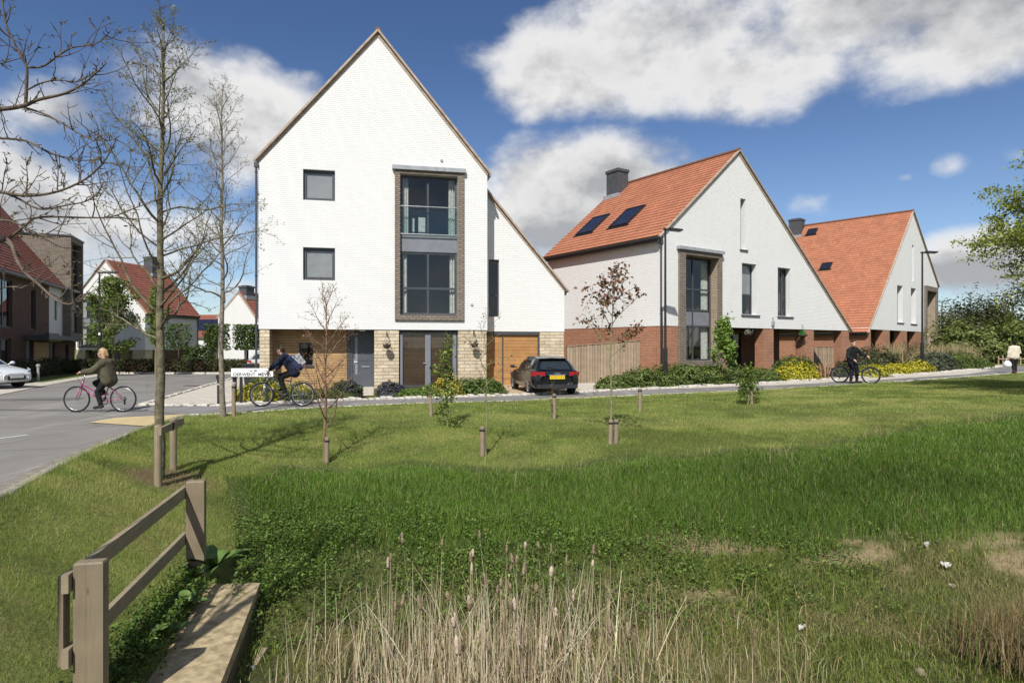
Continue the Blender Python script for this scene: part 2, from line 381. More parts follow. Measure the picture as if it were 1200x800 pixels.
scene.cycles.max_bounces = 6; scene.cycles.transparent_max_bounces = 12; scene.cycles.caustics_reflective = False; scene.cycles.caustics_refractive = False
# ---------------------------------------------------------------- terrain
RX = [-60, 0, 2.8, 5.7, 8.8, 12.4, 17.7, 24, 60, 400]; RZ = [0, 0, .02, .09, .18, .26, .33, .37, .45, 1.]
def base_z(x, y):
    return np.interp(x, RX, RZ) - .6*sstep(36, 52, y)*sstep(-4, -13, x)
KERB = [(-4.2,-3),(-4.4,0),(-5.0,3.5),(-5.73,6.97),(-6.55,9.2),(-7.48,12.4),(-7.86,14.6),(-7.9,15.1)]
PLOW = [(-7.9,15.1),(-6.65,15.9),(-5.3,17.1),(-3,18.2),(0,19.1),(2.8,20.3),(5.7,20.9),(8.8,21.5),(12.4,22.8),(17.7,25.8),(23.5,29.6),(31,35)]
PUP = [(-7.9,17.4),(-7.3,17.9),(-6,18.7),(-4.5,19.4),(-2,20.3),(0,21),(3.08,22.5),(6.4,23.3),(9.9,24.3),(14,26.2),(20.5,29.9),(25.6,34),(33,41)]
EDGE = KERB + PLOW[1:]
LAWN = EDGE + [(40,30),(40,-6),(-4.2,-6)]
def inpoly(x, y, poly):
    r = np.zeros(x.shape, bool); n = len(poly)
    for i in range(n):
        x0, y0 = poly[i]; x1, y1 = poly[(i+1) % n]
        c = ((y0 > y) != (y1 > y)) & (x < (x1-x0)*(y-y0)/((y1-y0) if y1 != y0 else 1e-9)+x0)
        r ^= c
    return r
def dpoly(x, y, pl):
    d = np.full(x.shape, 1e9)
    for (x0,y0),(x1,y1) in zip(pl, pl[1:]):
        dx, dy = x1-x0, y1-y0; t = np.clip(((x-x0)*dx+(y-y0)*dy)/(dx*dx+dy*dy), 0, 1)
        d = np.minimum(d, np.hypot(x-x0-t*dx, y-y0-t*dy))
    return d
_tp = [(x,y,0) for x,y in EDGE[::1]] + [
 (-5.33,9.4,-.3),(-7,15.1,-.02),(-3.42,11.36,-.42),(-.5,11.86,-.4),(2.02,12.6,-.3),(-1.44,14,-.12),(.99,15.3,-.1),(3.35,16.3,-.05),(6.5,17.2,-.03),
 (9.5,14,-.14),(13,15,-.1),(15.5,16.7,-.05),(20,18,-.05),(20,10,-.15),(28,16,0),(38,20,0),
 (-3.75,7.2,-.86),(-3.3,4.6,-.8),(-2.9,2.5,-.75),(-4.5,8,-.58),(-4.6,6,-.42),(-4.1,4.,-.4),(-5.2,7.6,-.22),(-4.4,9.6,-.5),
 (-3.5,9.2,-.8),(-3.3,8.2,-.98),(-3.0,7.6,-1.12),(-2.6,6.6,-1.32),(-2.2,5.4,-1.36),(-1.9,4.,-1.4),(-1.6,2.8,-1.1)]
for X in (-2.2,0,2,4,6): _tp += [(X,9.3,-.75),(X,8.5,-.88),(X,7.8,-1.02),(X,7.1,-1.26),(X,6.3,-1.42),(X,4.6,-1.45)]
for X in (8.5,11.5): _tp += [(X,9.3,-.68),(X,8,-.95),(X,7,-1.15),(X,5,-1.3)]
for X in (-1,2,5,9): _tp += [(X,2.2,-.7),(X,.3,-.2)]
_P = np.array(_tp, float); _n = len(_P)
def _k(r2): return np.where(r2 > 1e-12, r2*np.log(np.maximum(r2, 1e-12)), 0)
_A = np.zeros((_n+3, _n+3)); _d2 = ((_P[:,None,:2]-_P[None,:,:2])**2).sum(-1)
_A[:_n,:_n] = _k(_d2) + np.eye(_n)*.15; _A[:_n,_n:] = np.c_[np.ones(_n), _P[:,:2]]; _A[_n:,:_n] = _A[:_n,_n:].T
_w = np.linalg.solve(_A, np.r_[_P[:,2], 0,0,0])
def T(x, y, detail=True):
    x = np.atleast_1d(np.asarray(x, float)); y = np.atleast_1d(np.asarray(y, float)); out = np.empty(x.shape)
    xf, yf, of = x.ravel(), y.ravel(), out.ravel()
    for i in range(0, len(xf), 40000):
        a, b = xf[i:i+40000], yf[i:i+40000]
        z = _k((a[:,None]-_P[:,0])**2 + (b[:,None]-_P[:,1])**2) @ _w[:_n] + _w[_n] + _w[_n+1]*a + _w[_n+2]*b
        ins = inpoly(a, b, LAWN); d = dpoly(a, b, EDGE)
        m = np.where(ins, sstep(0, .55, d), 0) * (1-sstep(36, 42, a)) * sstep(-5, -2, b)
        z = np.clip(z, -1.5, .02)
        if detail: z = z + .035*(fbm(a*.9, b*.9)-.5)*np.where(b < 9.6, 2.2, 1.)
        of[i:i+40000] = base_z(a, b) + np.where(m > 0, z*m, 0)
    return of.reshape(x.shape)
def t1(x, y): return float(T(x, y)[0])

TB = [(-4.9,10.1),(-4.1,11.1),(-2,11.25),(0,11.35),(1.6,11.8),(5,12.2),(8.1,13.2),(12.5,15.0),(20,17.5)]     # where mown lawn gives way to long grass
def tallb(x): return np.interp(x, [p[0] for p in TB], [p[1] for p in TB])
def zone_tall(x, y):                       # signed distance-like: >0 inside long grass / ditch
    a = tallb(x) + 1.0*(fbm(x*.9, y*.6+9)-.5) + .5*(fbm(x*3.1+5, y*2.1)-.5) - y
    lx = np.interp(y, [0,4.4,7.2,8.2,10.1,11.5], [-1.9,-2.4,-3.25,-3.7,-4.75,-4.6]) ; b = (x-lx)*1.2
    return np.minimum(a, b)

# one ground sheet, finer near the camera, out to the horizon
xs = np.unique(np.concatenate([np.linspace(-900,-60,15), np.linspace(-60,-12,49), np.arange(-12,14,.16), np.arange(14,40,.6), np.linspace(40,900,18)]))
ys = np.unique(np.concatenate([np.linspace(-300,-6,12), np.arange(-6,2,.5), np.arange(2,20,.16), np.arange(20,60,.7), np.linspace(60,1600,24)]))
gx, gy = np.meshgrid(xs, ys); gz = T(gx, gy)
def ground_cols(x, y):
    tz = zone_tall(x, y); n = fbm(x*.7, y*.7); n2 = fbm(x*2.6+40, y*2.6); n3 = fbm(x*.25+8, y*.9+3)
    g = np.array([.13,.155,.045]); dry = np.array([.30,.25,.11]); dk = np.array([.065,.08,.026]); soil = np.array([.25,.195,.115]); dsoil = np.array([.075,.058,.038])
    c = g[None]*(.75+.5*n[:,None]); w = sstep(.48,.75,n3*.6+n2*.4)[:,None]; c = c*(1-w*.6)+dry*w*.6
    it = sstep(-.1,.3,tz)[:,None]; c = c*(1-it) + dk*it
    bank = (sstep(6.6,7.2,y)*sstep(9.2,8.2,y)*sstep(.6,2.2,x))[:,None]                     # bare earth on the bank, right
    s = sstep(.53,.60,fbm(x*1.3+3,y*3.2,4))[:,None]*bank; c = c*(1-s)+soil*s
    fl = (sstep(7.2,6.6,y)*sstep(-2.6,-2.1,x))[:,None]; f2 = sstep(.42,.6,n2)[:,None]; c = c*(1-fl*.6)+(dry*.55*f2+dsoil*(1-f2))*fl*.6
    t0 = sstep(.75,.3,np.hypot((x+5.25)*.8, y-9.5))[:,None]; c = c*(1-t0)+np.array([.15,.105,.065])*t0     # bare ring round the staked tree
    return c
gc = ground_cols(gx.ravel(), gy.ravel())
nx = len(xs); ii = (np.arange(len(ys)-1)[:,None]*nx + np.arange(nx-1)[None]).ravel()
def groundmat():
    m, t, b = newmat('grassy_ground')
    at = t.n('ShaderNodeVertexColor', layer_name='Col').outputs['Color']; oc = t.n('ShaderNodeTexCoord').outputs['Object']
    f = t.noise(oc, 14., 6, .65); g = t.noise(oc, 70., 3)
    c = t.mix(.7, at, t.mix(f, (1.6,1.55,1.5), (.4,.42,.4)), 'MULTIPLY'); c = t.mix(.5, c, t.mix(g, (1.5,1.5,1.5), (.5,.5,.5)), 'MULTIPLY')
    setc(t, b, c, .95, .1, t.math('ADD', f, t.math('MULTIPLY', g, .4)), 1., .04); return m
g = np_mesh('ground', np.c_[gx.ravel(), gy.ravel(), gz.ravel()], np.c_[ii, ii+1, ii+nx+1, ii+nx].astype(np.int32), col=gc, mat=groundmat()); tag(g, kind='structure')
g.data.polygons.foreach_set('use_smooth', [True]*len(g.data.polygons))

def resample(pl, n):
    p = np.array(pl, float); d = np.r_[0, np.cumsum(np.hypot(*np.diff(p, axis=0).T))]; t = np.linspace(0, d[-1], n)
    return np.c_[np.interp(t, d, p[:,0]), np.interp(t, d, p[:,1])]
def sheet(name, A, B, off, mat, n=60, m=10, kind='structure'):
    a = resample(A, n); b = resample(B, n); t = np.linspace(0, 1, m)[:,None,None]
    P = (a[None]*(1-t)+b[None]*t).reshape(-1, 2); z = base_z(P[:,0], P[:,1]) + off
    i = (np.arange(m-1)[:,None]*n + np.arange(n-1)[None]).ravel()
    o = np_mesh(name, np.c_[P, z], np.c_[i, i+1, i+n+1, i+n].astype(np.int32), mat=mat); return tag(o, kind=kind)
def kerbline(name, pl, w, h, mat, unit=.9, jit=0., side=0.):
    """a row of separate kerb stones or setts along a line, one mesh"""
    mb = MB(); p = np.array(pl, float); L = np.hypot(*np.diff(p, axis=0).T).sum(); n = max(2, int(L/unit)); q = resample(pl, n+1)
    for (x0,y0),(x1,y1) in zip(q, q[1:]):
        d = Vector((x1-x0, y1-y0, 0)); l = d.length; d.normalize(); nn = Vector((-d.y, d.x, 0))
        c = Vector(((x0+x1)/2, (y0+y1)/2, 0)) + nn*(side + random.uniform(-jit, jit)*.3); hh = h*(1+random.uniform(-jit, jit)*2.)
        z = float(base_z(np.array([c.x]), np.array([c.y]))[0])
        ww = w*(1+random.uniform(-jit, jit)); l2 = l*(.94 - abs(random.uniform(0, jit)))
        e = min(.02, h*.5); q8 = []
        for zz, s in ((z-.06, 1), (z+hh-e, 1), (z+hh, .84 if jit else .93)):
            for a, b in ((-1,-1),(1,-1),(1,1),(-1,1)): q8.append(c + d*a*l2/2*s + nn*b*ww/2*s + Vector((0,0,zz)))
        mb.add(q8, [(0,1,5,4),(1,2,6,5),(2,3,7,6),(3,0,4,7),(4,5,9,8),(5,6,10,9),(6,7,11,10),(7,4,8,11),(8,9,10,11)])
    return tag(mb.build(name, mat), kind='structure')

RL = [(-11,-6),(-13,4),(-15,14),(-17.6,21.4),(-20,27),(-22.2,32.7),(-24,37.5)]
RR = [(-4.2,-6),(-4.4,0),(-5.0,3.5),(-5.73,6.97),(-6.55,9.2),(-7.48,12.4),(-7.86,14.6),(-7.95,16.2),(-10.5,17.6),(-13.1,27.3),(-14.6,33),(-12,34.2)]
sheet('road', RL, RR, .006, M['road'], 90, 30)
sheet('road_branch', [(-24,37.5),(-12,37.5),(-2,38.5)], [(-24,34.2),(-12,33.4),(-2,34)], .010, M['road'], 30, 8)
sheet('path', PLOW, PUP, .014, M['path'], 90, 8)
sheet('path_mouth', [(-7.9,15.1),(-7.9,16.4),(-7.9,17.4)], [(-9.6,16.2),(-10.1,16.9),(-10.4,17.55)], .0145, M['path'], 8, 6)
sheet('pavement', [(-10.5,17.6),(-13.1,27.3),(-14.6,33),(-13.5,34)], [(-7.55,17.75),(-8.9,21.5),(-9.9,24),(-12,32.5)], .022, M['paving'], 40, 8)
sheet('parking_bay', [(-13,4),(-15,14),(-17.6,21.4),(-20,27),(-22.2,32.7)], [(-24,4),(-24,14),(-25,21.4),(-26,27),(-26.5,32.7)], .018, M['road'], 30, 8)
sheet('pavement_strip', [(-15,14),(-17.6,21.4),(-20,27),(-22.2,32.7),(-23.7,37)], [(-15.9,14),(-18.7,21.2),(-21.3,27),(-23.3,32.4),(-24.8,36.6)], .024, M['paving'], 40, 4)
sheet('verge_lawn', [(-21.5,28.6),(-24.4,36.4)], [(-25.2,28.6),(-26.4,36.6)], .03, plain('verge_grass', (.075,.10,.028), (.12,.13,.045), 9, .95, .1, 1., .04), 12, 8)
# entrance path, driveway, beds
H1O = Vector((-9.56,23.5,0)); H1A = math.atan2(1, 4.66)
def h1(x, y): return (H1O.x + math.cos(H1A)*x - math.sin(H1A)*y, H1O.y + math.sin(H1A)*x + math.cos(H1A)*y)
sheet('entrance_path', [h1(3.2,-3.7), h1(3.2,.92)], [h1(4.25,-3.45), h1(4.25,.92)], .026, M['paving'], 14, 4)
sheet('driveway', [(-.55,21.0),(-1.3,26.6)], [(2.6,22.3),(2.35,27.3)], .026, M['drive'], 18, 10)
sheet('side_yard', [(2.62,22.32),(2.37,27.5)], [(4.3,22.8),(5.6,28.1)], .024, M['paving'], 14, 8)
sheet('bed_soil', [(-9.9,21.9),(-7.2,18.15),(-4.6,19.6)], [(-9.5,23.5),(-8,23.8),h1(3.2,0)], .020, M['soil'], 12, 6)
sheet('bed_soil', [h1(4.3,-3.4),(-2,20.5),(-.55,21.0)], [h1(4.3,0),h1(7,0),h1(8.7,.3)], .020, M['soil'], 12, 6)
sheet('bed_soil', [(4.3,22.8),(6.4,23.6),(9.9,24.6),(14,26.5),(20.5,30.2),(25.6,34.3)], [(6.0,27.6),(7,27.4),(12,30.8),(17,34.5),(23.8,42),(33,50)], .020, M['soil'], 30, 8)
sheet('footway_paving', [(5.6,23.1),(6.4,23.3),(9.9,24.3),(14,26.2),(20.5,29.9),(25.6,34)], [(5.6,23.0),(6.5,22.9),(10.3,23.3),(14.6,25.1),(21.1,28.9),(26.0,33.5)], .022, M['paving'], 50, 5)
kerbline('cobble_edging', PUP, .34, .07, M['setts'], .19, .22, .17)
kerbline('cobble_edging', [(-10.5,17.6),(-7.9,17.4)], .34, .05, M['setts'], .19, .2, .17)
kerbline('path_edging', PLOW, .10, .03, M['setts'], .3, .15)
kerbline('kerb', KERB, .13, .035, plain('kerb_stone', (.33,.31,.27), (.24,.22,.19), 8, .9, .2, .6, .01), .9, .04)
kerbline('kerb', [(-10.5,17.6),(-13.1,27.3),(-14.6,33),(-12.5,34.3)], .14, .07, M['setts'], .9, .04)
kerbline('kerb', [(-24,37.6),(-12,37.6),(-2,38.6)], .16, .12, M['setts'], .9, .04)
sheet('tactile_paving', [(-8.0,15.35),(-9.3,14.55)], [(-7.55,13.0),(-9.3,13.7)], .020, M['tactile'], 8, 6)
rm = plain('worn_road_paint', (.60,.60,.57), (.35,.34,.31), 14, .8)
for x, y in ((-9.25,11.85),(-6.6,4.6)):
    sheet('road_marking', [(x,y),(x+.10,y-.02)], [(x-.55,y-1.55),(x-.45,y-1.57)], .011, rm, 3, 6)

# repairs, gully grates and grit on the tarmac
M['patch'] = asphalt('patch_asphalt', (.135,.128,.12), (.105,.10,.094)); M['grit'] = plain('gutter_grit', (.26,.235,.19), (.16,.145,.12), 9, .95, .1, .6, .01)
sheet('road_patch', [(-10.6,11.2),(-12.6,10.8)], [(-10.9,12.4),(-12.8,12.0)], .0125, M['patch'], 6, 5); sheet('road_patch', [(-13.6,19.5),(-16.2,19.0)], [(-13.9,20.3),(-16.5,19.8)], .0125, M['patch'], 6, 5); sheet('road_patch', [(-9.6,16.0),(-17.2,16.6)], [(-9.6,16.35),(-17.2,16.95)], .0125, M['patch'], 10, 3); sheet('road_patch', [(1.0,20.6),(2.6,21.2)], [(.8,21.2),(2.4,21.9)], .0175, M['patch'], 6, 4)
sheet('gutter_grit', [(-4.45,0),(-5.05,3.5),(-5.79,6.97),(-6.62,9.2),(-7.55,12.3)], [(-4.75,0),(-5.25,3.5),(-6.03,6.97),(-6.80,9.2),(-7.7,12.3)], .0105, M['grit'], 60, 4)
for gx_, gy_ in ((-13.3,26.3),):
    mb = MB(); z = float(base_z(np.array([gx_]), np.array([gy_]))[0])+.013
    for k in range(7): mb.box(gx_-.45, gy_-.2+k*.058, z, gx_, gy_-.2+k*.058+.03, z+.012)
    mb.box(gx_-.48, gy_-.24, z, gx_-.452, gy_+.22, z+.014); mb.box(gx_+.002, gy_-.24, z, gx_+.03, gy_+.22, z+.014); tag(mb.build('drain_grate', plain('cast_iron', (.06,.055,.05), (.09,.07,.05), 8, .7)), kind='structure')

# ---------------------------------------------------------------- grasses
def frustum(x, y, m=1.12): return (y > .8) & (np.abs(x) < .822*y*m + .3)
def samp(x0, x1, y0, y1, n):
    return RNG.uniform(x0, x1, n), RNG.uniform(y0, y1, n)
def blades(name, x, y, h, w, col, lean=.35, two=True, mat=None, z=None, curl=.5):
    n = len(x); z = T(x, y) if z is None else z
    a = RNG.uniform(0, 2*PI, n); b = RNG.uniform(0, 2*PI, n); l = np.abs(RNG.normal(0, lean, n))
    dx = np.cos(a)*w/2; dy = np.sin(a)*w/2; ox = np.cos(b)*np.sin(l)*h; oy = np.sin(b)*np.sin(l)*h; oz = np.cos(np.minimum(l, 1.5))*h
    B = np.c_[x, y, z-.01]
    if two:
        mid = B + np.c_[ox*(.5-.2*curl), oy*(.5-.2*curl), oz*.58]
        V = np.stack([B-np.c_[dx,dy,dx*0], B+np.c_[dx,dy,dx*0], mid-np.c_[dx,dy,dx*0]*.8, mid+np.c_[dx,dy,dx*0]*.8, B+np.c_[ox*(1+.5*curl),oy*(1+.5*curl),oz*(1-.12*curl)]], 1).reshape(-1, 3)
        i = np.arange(n)*5
        o = np_mesh(name, V, np.c_[i,i+1,i+3,i+2].astype(np.int32), np.c_[i+2,i+3,i+4].astype(np.int32), np.repeat(col, 5, 0), mat or M['blade'])
    else:
        V = np.stack([B-np.c_[dx,dy,dx*0], B+np.c_[dx,dy,dx*0], B+np.c_[ox,oy,oz]], 1).reshape(-1, 3); i = np.arange(n)*3
        o = np_mesh(name, V, None, np.c_[i,i+1,i+2].astype(np.int32), np.repeat(col, 3, 0), mat or M['blade'])
    return tag(o, kind='stuff')
def tint(n, cols, wts, var=.22):
    c = np.array(cols)[RNG.choice(len(cols), n, p=np.array(wts)/sum(wts))]
    return c*(1+RNG.normal(0, var, (n,1)))*(1+RNG.normal(0, .06, (n,3))).clip(.5, 1.6)
# mown lawn
parts = []
for (x0,x1,y0,y1,n) in ((-8.5,-2,2.5,10.5,260000),(-9,16,9,14,420000),(-9,26,14,24,420000),(8,32,16,36,90000)):
    x, y = samp(x0,x1,y0,y1,n); k = frustum(x, y) & inpoly(x, y, LAWN) & (dpoly(x, y, EDGE) > .02) & (zone_tall(x, y) < .12)
    x, y = x[k], y[k]
    bare = sstep(.85,.35,np.hypot((x+5.25)*.8, y-9.5)); k = RNG.random(len(x)) > bare*.85; parts.append(np.c_[x[k], y[k]])
P = np.concatenate(parts); x, y = P.T; n = len(x)
pat = fbm(x*.35+8, y*1.1+3); pat2 = fbm(x*1.8+2, y*1.8)
col = tint(n, [(.225,.305,.062),(.31,.36,.088),(.15,.225,.045),(.48,.43,.20)], [5,3,3,1.1])
dryw = sstep(.46,.68,pat*.6+pat2*.4)[:,None]; yel = np.array([.45,.435,.16]); col = col*(1-dryw*.7)+yel*dryw*.7
dkw = sstep(.5,.3,pat*.4+pat2*.6)[:,None]; col = col*(1-dkw*.38)
rough = np.exp(-dpoly(x, y, EDGE)/.12)
h = (.035+.03*pat2+.02*RNG.random(n))*(1+1.0*rough)
near = np.clip(y/8, .55, 2.4)
blades('lawn_grass', x, y, h, .0052*near, col, .55, False)
# long grass on the upper bank
x, y = samp(-6,16,7.6,16,520000); zt = zone_tall(x, y)
up = sstep(7.7,8.9,y+.5*(fbm(x*1.2,y*1.2)-.5))
k = frustum(x, y) & (zt > 0) & (RNG.random(len(x)) < up*(.12+.88*sstep(0,.8,zt))*np.clip(9/y,0,1)); x, y = x[k], y[k]; n = len(x)
pat = fbm(x*.8+5, y*.8); lush = fbm(x*.4+15, y*.5+4)
col = tint(n, [(.125,.215,.034),(.17,.265,.046),(.08,.145,.025),(.33,.34,.13)], [5,4,3,.9])*(.60+.80*lush[:,None])
blades('long_grass', x, y, (.07+.20*pat**1.4+.07*RNG.random(n))*sstep(-.2,1.3,zone_tall(x,y)).clip(.28,1), .0075*np.clip(y/9,.8,1.5), col, .38, True)
# rough grass on the floor of the ditch and on the right bank
x, y = samp(-3,11,3.2,9.2,620000); fl = sstep(9.0,7.2,y); right = sstep(.6,2.6,x)
k = frustum(x, y) & (zone_tall(x, y) > .05) & (RNG.random(len(x)) < fl*(.22+.78*right)*(.45+.55*sstep(.36,.58,fbm(x*1.1+3,y*1.5+.7)))); x, y = x[k], y[k]; n = len(x)
soilm = sstep(.52,.59,fbm(x*1.3+3,y*3.2,4))*sstep(6.6,7.2,y)*sstep(.6,2.2,x); k = RNG.random(n) > soilm*.9; x, y = x[k], y[k]; n = len(x)
d = sstep(.45,.65,fbm(x*1.5+30,y*1.5))[:,None]
col = tint(n, [(.20,.25,.055),(.27,.30,.085),(.12,.16,.038)], [4,3,2])*(1-d*.55)+tint(n, [(.36,.30,.16),(.26,.21,.11)], [2,1])*d*.55
blades('rough_grass', x, y, .05+.11*RNG.random(n)*fbm(x*2,y*2)*1.6, .0065, col, .6, True)
# bright near tufts at the lower right
x, y = samp(1.5,6.5,4.6,5.7,46000); k = frustum(x,y) & (RNG.random(len(x)) < sstep(5.75,5.1,y+.4*fbm(x*2,y))) ; x, y = x[k], y[k]; n = len(x)
blades('long_grass', x, y, .14+.16*RNG.random(n), .007, tint(n, [(.10,.19,.03),(.13,.21,.04)], [1,1]), .4, True)

def leaves(name, c, size, col, up=.55, mat=None, parent=None, stuff=False, asp=1.5, nrm=None):
    """many small folded leaf faces"""
    n = len(c); nr = RNG.normal(0, 1, (n,3)) if nrm is None else nrm + RNG.normal(0, .55, (n,3)); nr[:,2] = nr[:,2] + up
    nr /= np.linalg.norm(nr, axis=1)[:,None]+1e-9
    r = RNG.normal(0, 1, (n,3)); t = np.cross(nr, r); t /= np.linalg.norm(t, axis=1)[:,None]+1e-9; b = np.cross(nr, t)
    s = np.asarray(size)[:,None] if np.ndim(size) else size
    V = np.stack([c-t*s*asp*.5, c+b*s*.42+nr*s*.12, c+t*s*asp*.5-nr*s*.12, c-b*s*.42+nr*s*.12], 1).reshape(-1,3); i = np.arange(n)*4
    o = np_mesh(name, V, None, np.concatenate([np.c_[i,i+1,i+2], np.c_[i,i+2,i+3]]).astype(np.int32), np.repeat(col, 4, 0), mat or M['leaf'], parent)
    return tag(o, kind='stuff') if stuff else o
# nettles and other broad-leaved weeds on the slope
x, y = samp(-4.3,8,6.2,9.4,120000); w = sstep(9.3,8.4,y)*sstep(6.4,7.0,y)*sstep(4.6,1.2,x+.9*(fbm(x*1.4,y*1.4)-.5)*3) + .9*sstep(-1.6,-2.4,x)*sstep(6.0,6.6,y)*sstep(9.6,9.0,y) + .35*sstep(.5,.66,fbm(x*1.5+9,y*1.5))*sstep(6.3,6.8,y)*sstep(9,8.2,y)
k = frustum(x, y) & (zone_tall(x, y) > .06) & (RNG.random(len(x)) < w*.75*(.15+.8*sstep(.32,.6,fbm(x*2.4,y*2.4)))); x, y = x[k], y[k]; n = len(x)
hh = .04+.22*fbm(x*2.2+4,y*2.2)*RNG.random(n)**.6
leaves('weeds', np.c_[x, y, T(x,y)+hh], RNG.uniform(.013,.036,n), tint(n, [(.10,.165,.03),(.14,.215,.042),(.065,.11,.02),(.20,.25,.065)], [4,3,3,1]), 1.1, stuff=True)

# ---------------------------------------------------------------- reeds
def reeds():
    n = 2900; x = RNG.normal(-.22, 1.02, n); y = RNG.uniform(4.3, 6.7, n)
    k = (x > -2.15) & (x < 2.7) & (RNG.random(n) < .35+.7*fbm(x*2.2,y*2)); x, y = x[k], y[k]; n = len(x); z = T(x, y)
    tall = RNG.random(n) < .16
    h = np.where(tall, RNG.uniform(.7,1.18,n), RNG.gamma(3., .135, n).clip(.12,.95)); h *= 1-.28*np.clip(np.abs(x+.15)/2,0,1)
    l = np.abs(RNG.normal(0, np.where(tall,.11,.42))); b = RNG.uniform(0, 2*PI, n); w = np.where(tall, .009, RNG.uniform(.006,.014,n))
    a = RNG.uniform(-.9, .9, n); V = []; pr = np.linspace(0, 1, 5); bend = RNG.uniform(0,.5,n)*(~tall)
    for t in pr:
        off = np.sin(l)*h*(t+bend*t*t); cz = np.cos(l)*h*t*(1-.25*bend*t)
        c = np.c_[x+np.cos(b)*off, y+np.sin(b)*off, z+cz]; ww = w*(1-.75*t)/2
        V += [c-np.c_[np.cos(a)*ww, np.sin(a)*ww, ww*0], c+np.c_[np.cos(a)*ww, np.sin(a)*ww, ww*0]]
    V = np.stack(V, 1).reshape(-1,3); i = np.arange(n)*10
    q = np.concatenate([np.c_[i+2*s,i+2*s+1,i+2*s+3,i+2*s+2] for s in range(4)]).astype(np.int32)
    col = tint(n, [(.50,.425,.29),(.62,.54,.39),(.36,.29,.19),(.18,.135,.085)], [4,4,3,1.5], .18)
    tag(np_mesh('reeds', V, q, None, np.repeat(col, 10, 0), M['straw']), kind='stuff')
    mb = MB(); sel = np.where(tall)[0]; sel = sel[np.argsort(-(h[sel]+z[sel]))][:70:1]; sel = sel[RNG.random(len(sel)) < .7]
    for s in sel:
        top = Vector((x[s]+math.cos(b[s])*math.sin(l[s])*h[s], y[s]+math.sin(b[s])*math.sin(l[s])*h[s], z[s]+math.cos(l[s])*h[s])); d = (top-Vector((x[s],y[s],z[s]))).normalized()
        L = random.uniform(.07,.14); r = random.uniform(.010,.018); N = 7
        pts = [top + d*L*(k/(N-1)-.35) + Vector((random.uniform(-1,1),random.uniform(-1,1),0))*.003 for k in range(N)]
        mb.tube(pts, [r*.5, r*1.0, r*random.uniform(.9,1.4), r*random.uniform(.9,1.5), r*random.uniform(.8,1.3), r*.9, r*.3], 7, random.choice((0,0,1)))
    tag(mb.build('reed_heads', [plain('reed_head_brown', (.29,.225,.15), (.17,.12,.08), 40, .95, .1, 1., .01), plain('reed_head_fluff', (.50,.41,.31), (.35,.27,.2), 40, .95, .1, 1., .01)], smooth=True), kind='stuff')
reeds()
x, y = samp(-4,14,8.2,14,60000); k = frustum(x,y) & (zone_tall(x,y) > .1) & (RNG.random(len(x)) < .13*sstep(.45,.65,fbm(x*.7+3,y*1.1))); x, y = x[k], y[k]
blades('dead_grass', x, y, RNG.uniform(.14,.36,len(x)), .006, tint(len(x), [(.36,.31,.16),(.30,.25,.12)], [1,1]), .5, True, M['straw'])
n = 4200; x = RNG.normal(.9,1.5,n); y = RNG.uniform(4.6,7.2,n); k = (x>-2) & (x<4.5); x, y = x[k], y[k]
blades('dead_grass', x, y, RNG.uniform(.12,.4,len(x)), .006, tint(len(x), [(.42,.34,.2),(.34,.26,.15)], [1,1]), .8, True, M['straw'], curl=1.)
# ---------------------------------------------------------------- building parts (local frame: x along the front, y into the house, z up)
def roof_slope(name, P0, P1, y0, y1, mat, parent, thick=.14, course=.28):
    """tiled slope from eave P0 (x,z) up to ridge P1; every course is a real step"""
    x0, z0 = P0; x1, z1 = P1; L = math.hypot(x1-x0, z1-z0); ux, uz = (x1-x0)/L, (z1-z0)/L
    nx_, nz_ = (-uz, ux) if ux > 0 else (uz, -ux)
    if nz_ < 0: nx_, nz_ = -nx_, -nz_
    mb = MB(); n = max(3, int(round(L/course))); c = L/n
    pt = lambda s, k, y: (x0+ux*s+nx_*k, y, z0+uz*s+nz_*k)
    for i in range(n):
        a, b = i*c, (i+1)*c
        mb.quad(pt(a,.032,y0), pt(a,.032,y1), pt(b,.008,y1), pt(b,.008,y0), 0, [(y0,a),(y1,a),(y1,b-.002),(y0,b-.002)])
        mb.quad(pt(a,.032,y0), pt(a,.0,y0), pt(a,.0,y1), pt(a,.032,y1), 0, [(y0,a),(y0,a),(y1,a),(y1,a)])
    mb.quad(pt(0,-thick,y0), pt(L,-thick,y0), pt(L,-thick,y1), pt(0,-thick,y1), 1)
    for y in (y0, y1): mb.quad(pt(0,-thick,y), pt(L,-thick,y), pt(L,.03,y), pt(0,.03,y), 1)
    mb.quad(pt(0,-thick,y0), pt(0,-thick,y1), pt(0,.0,y1), pt(0,.0,y0), 1)
    return mb.build(name, [mat, M['verge']], parent)
def verge(parent, P0, P1, y, w=.075, h=.13):
    mb = MB(); mb.bar((P0[0], y, P0[1]), (P1[0], y, P1[1]), w, h, (0,1,0)); return mb.build('verge', M['verge'], parent)
def ridge(parent, x, z, y0, y1, mat):
    mb = MB(); n = max(3, int((y1-y0)/.45))
    for i in range(n):
        a = y0+(y1-y0)*i/n; b = y0+(y1-y0)*(i+1)/n-.015; mb.tube([(x,a,z),(x,b,z)], [.115,.105], 8)
    return mb.build('ridge_tiles', mat, parent)
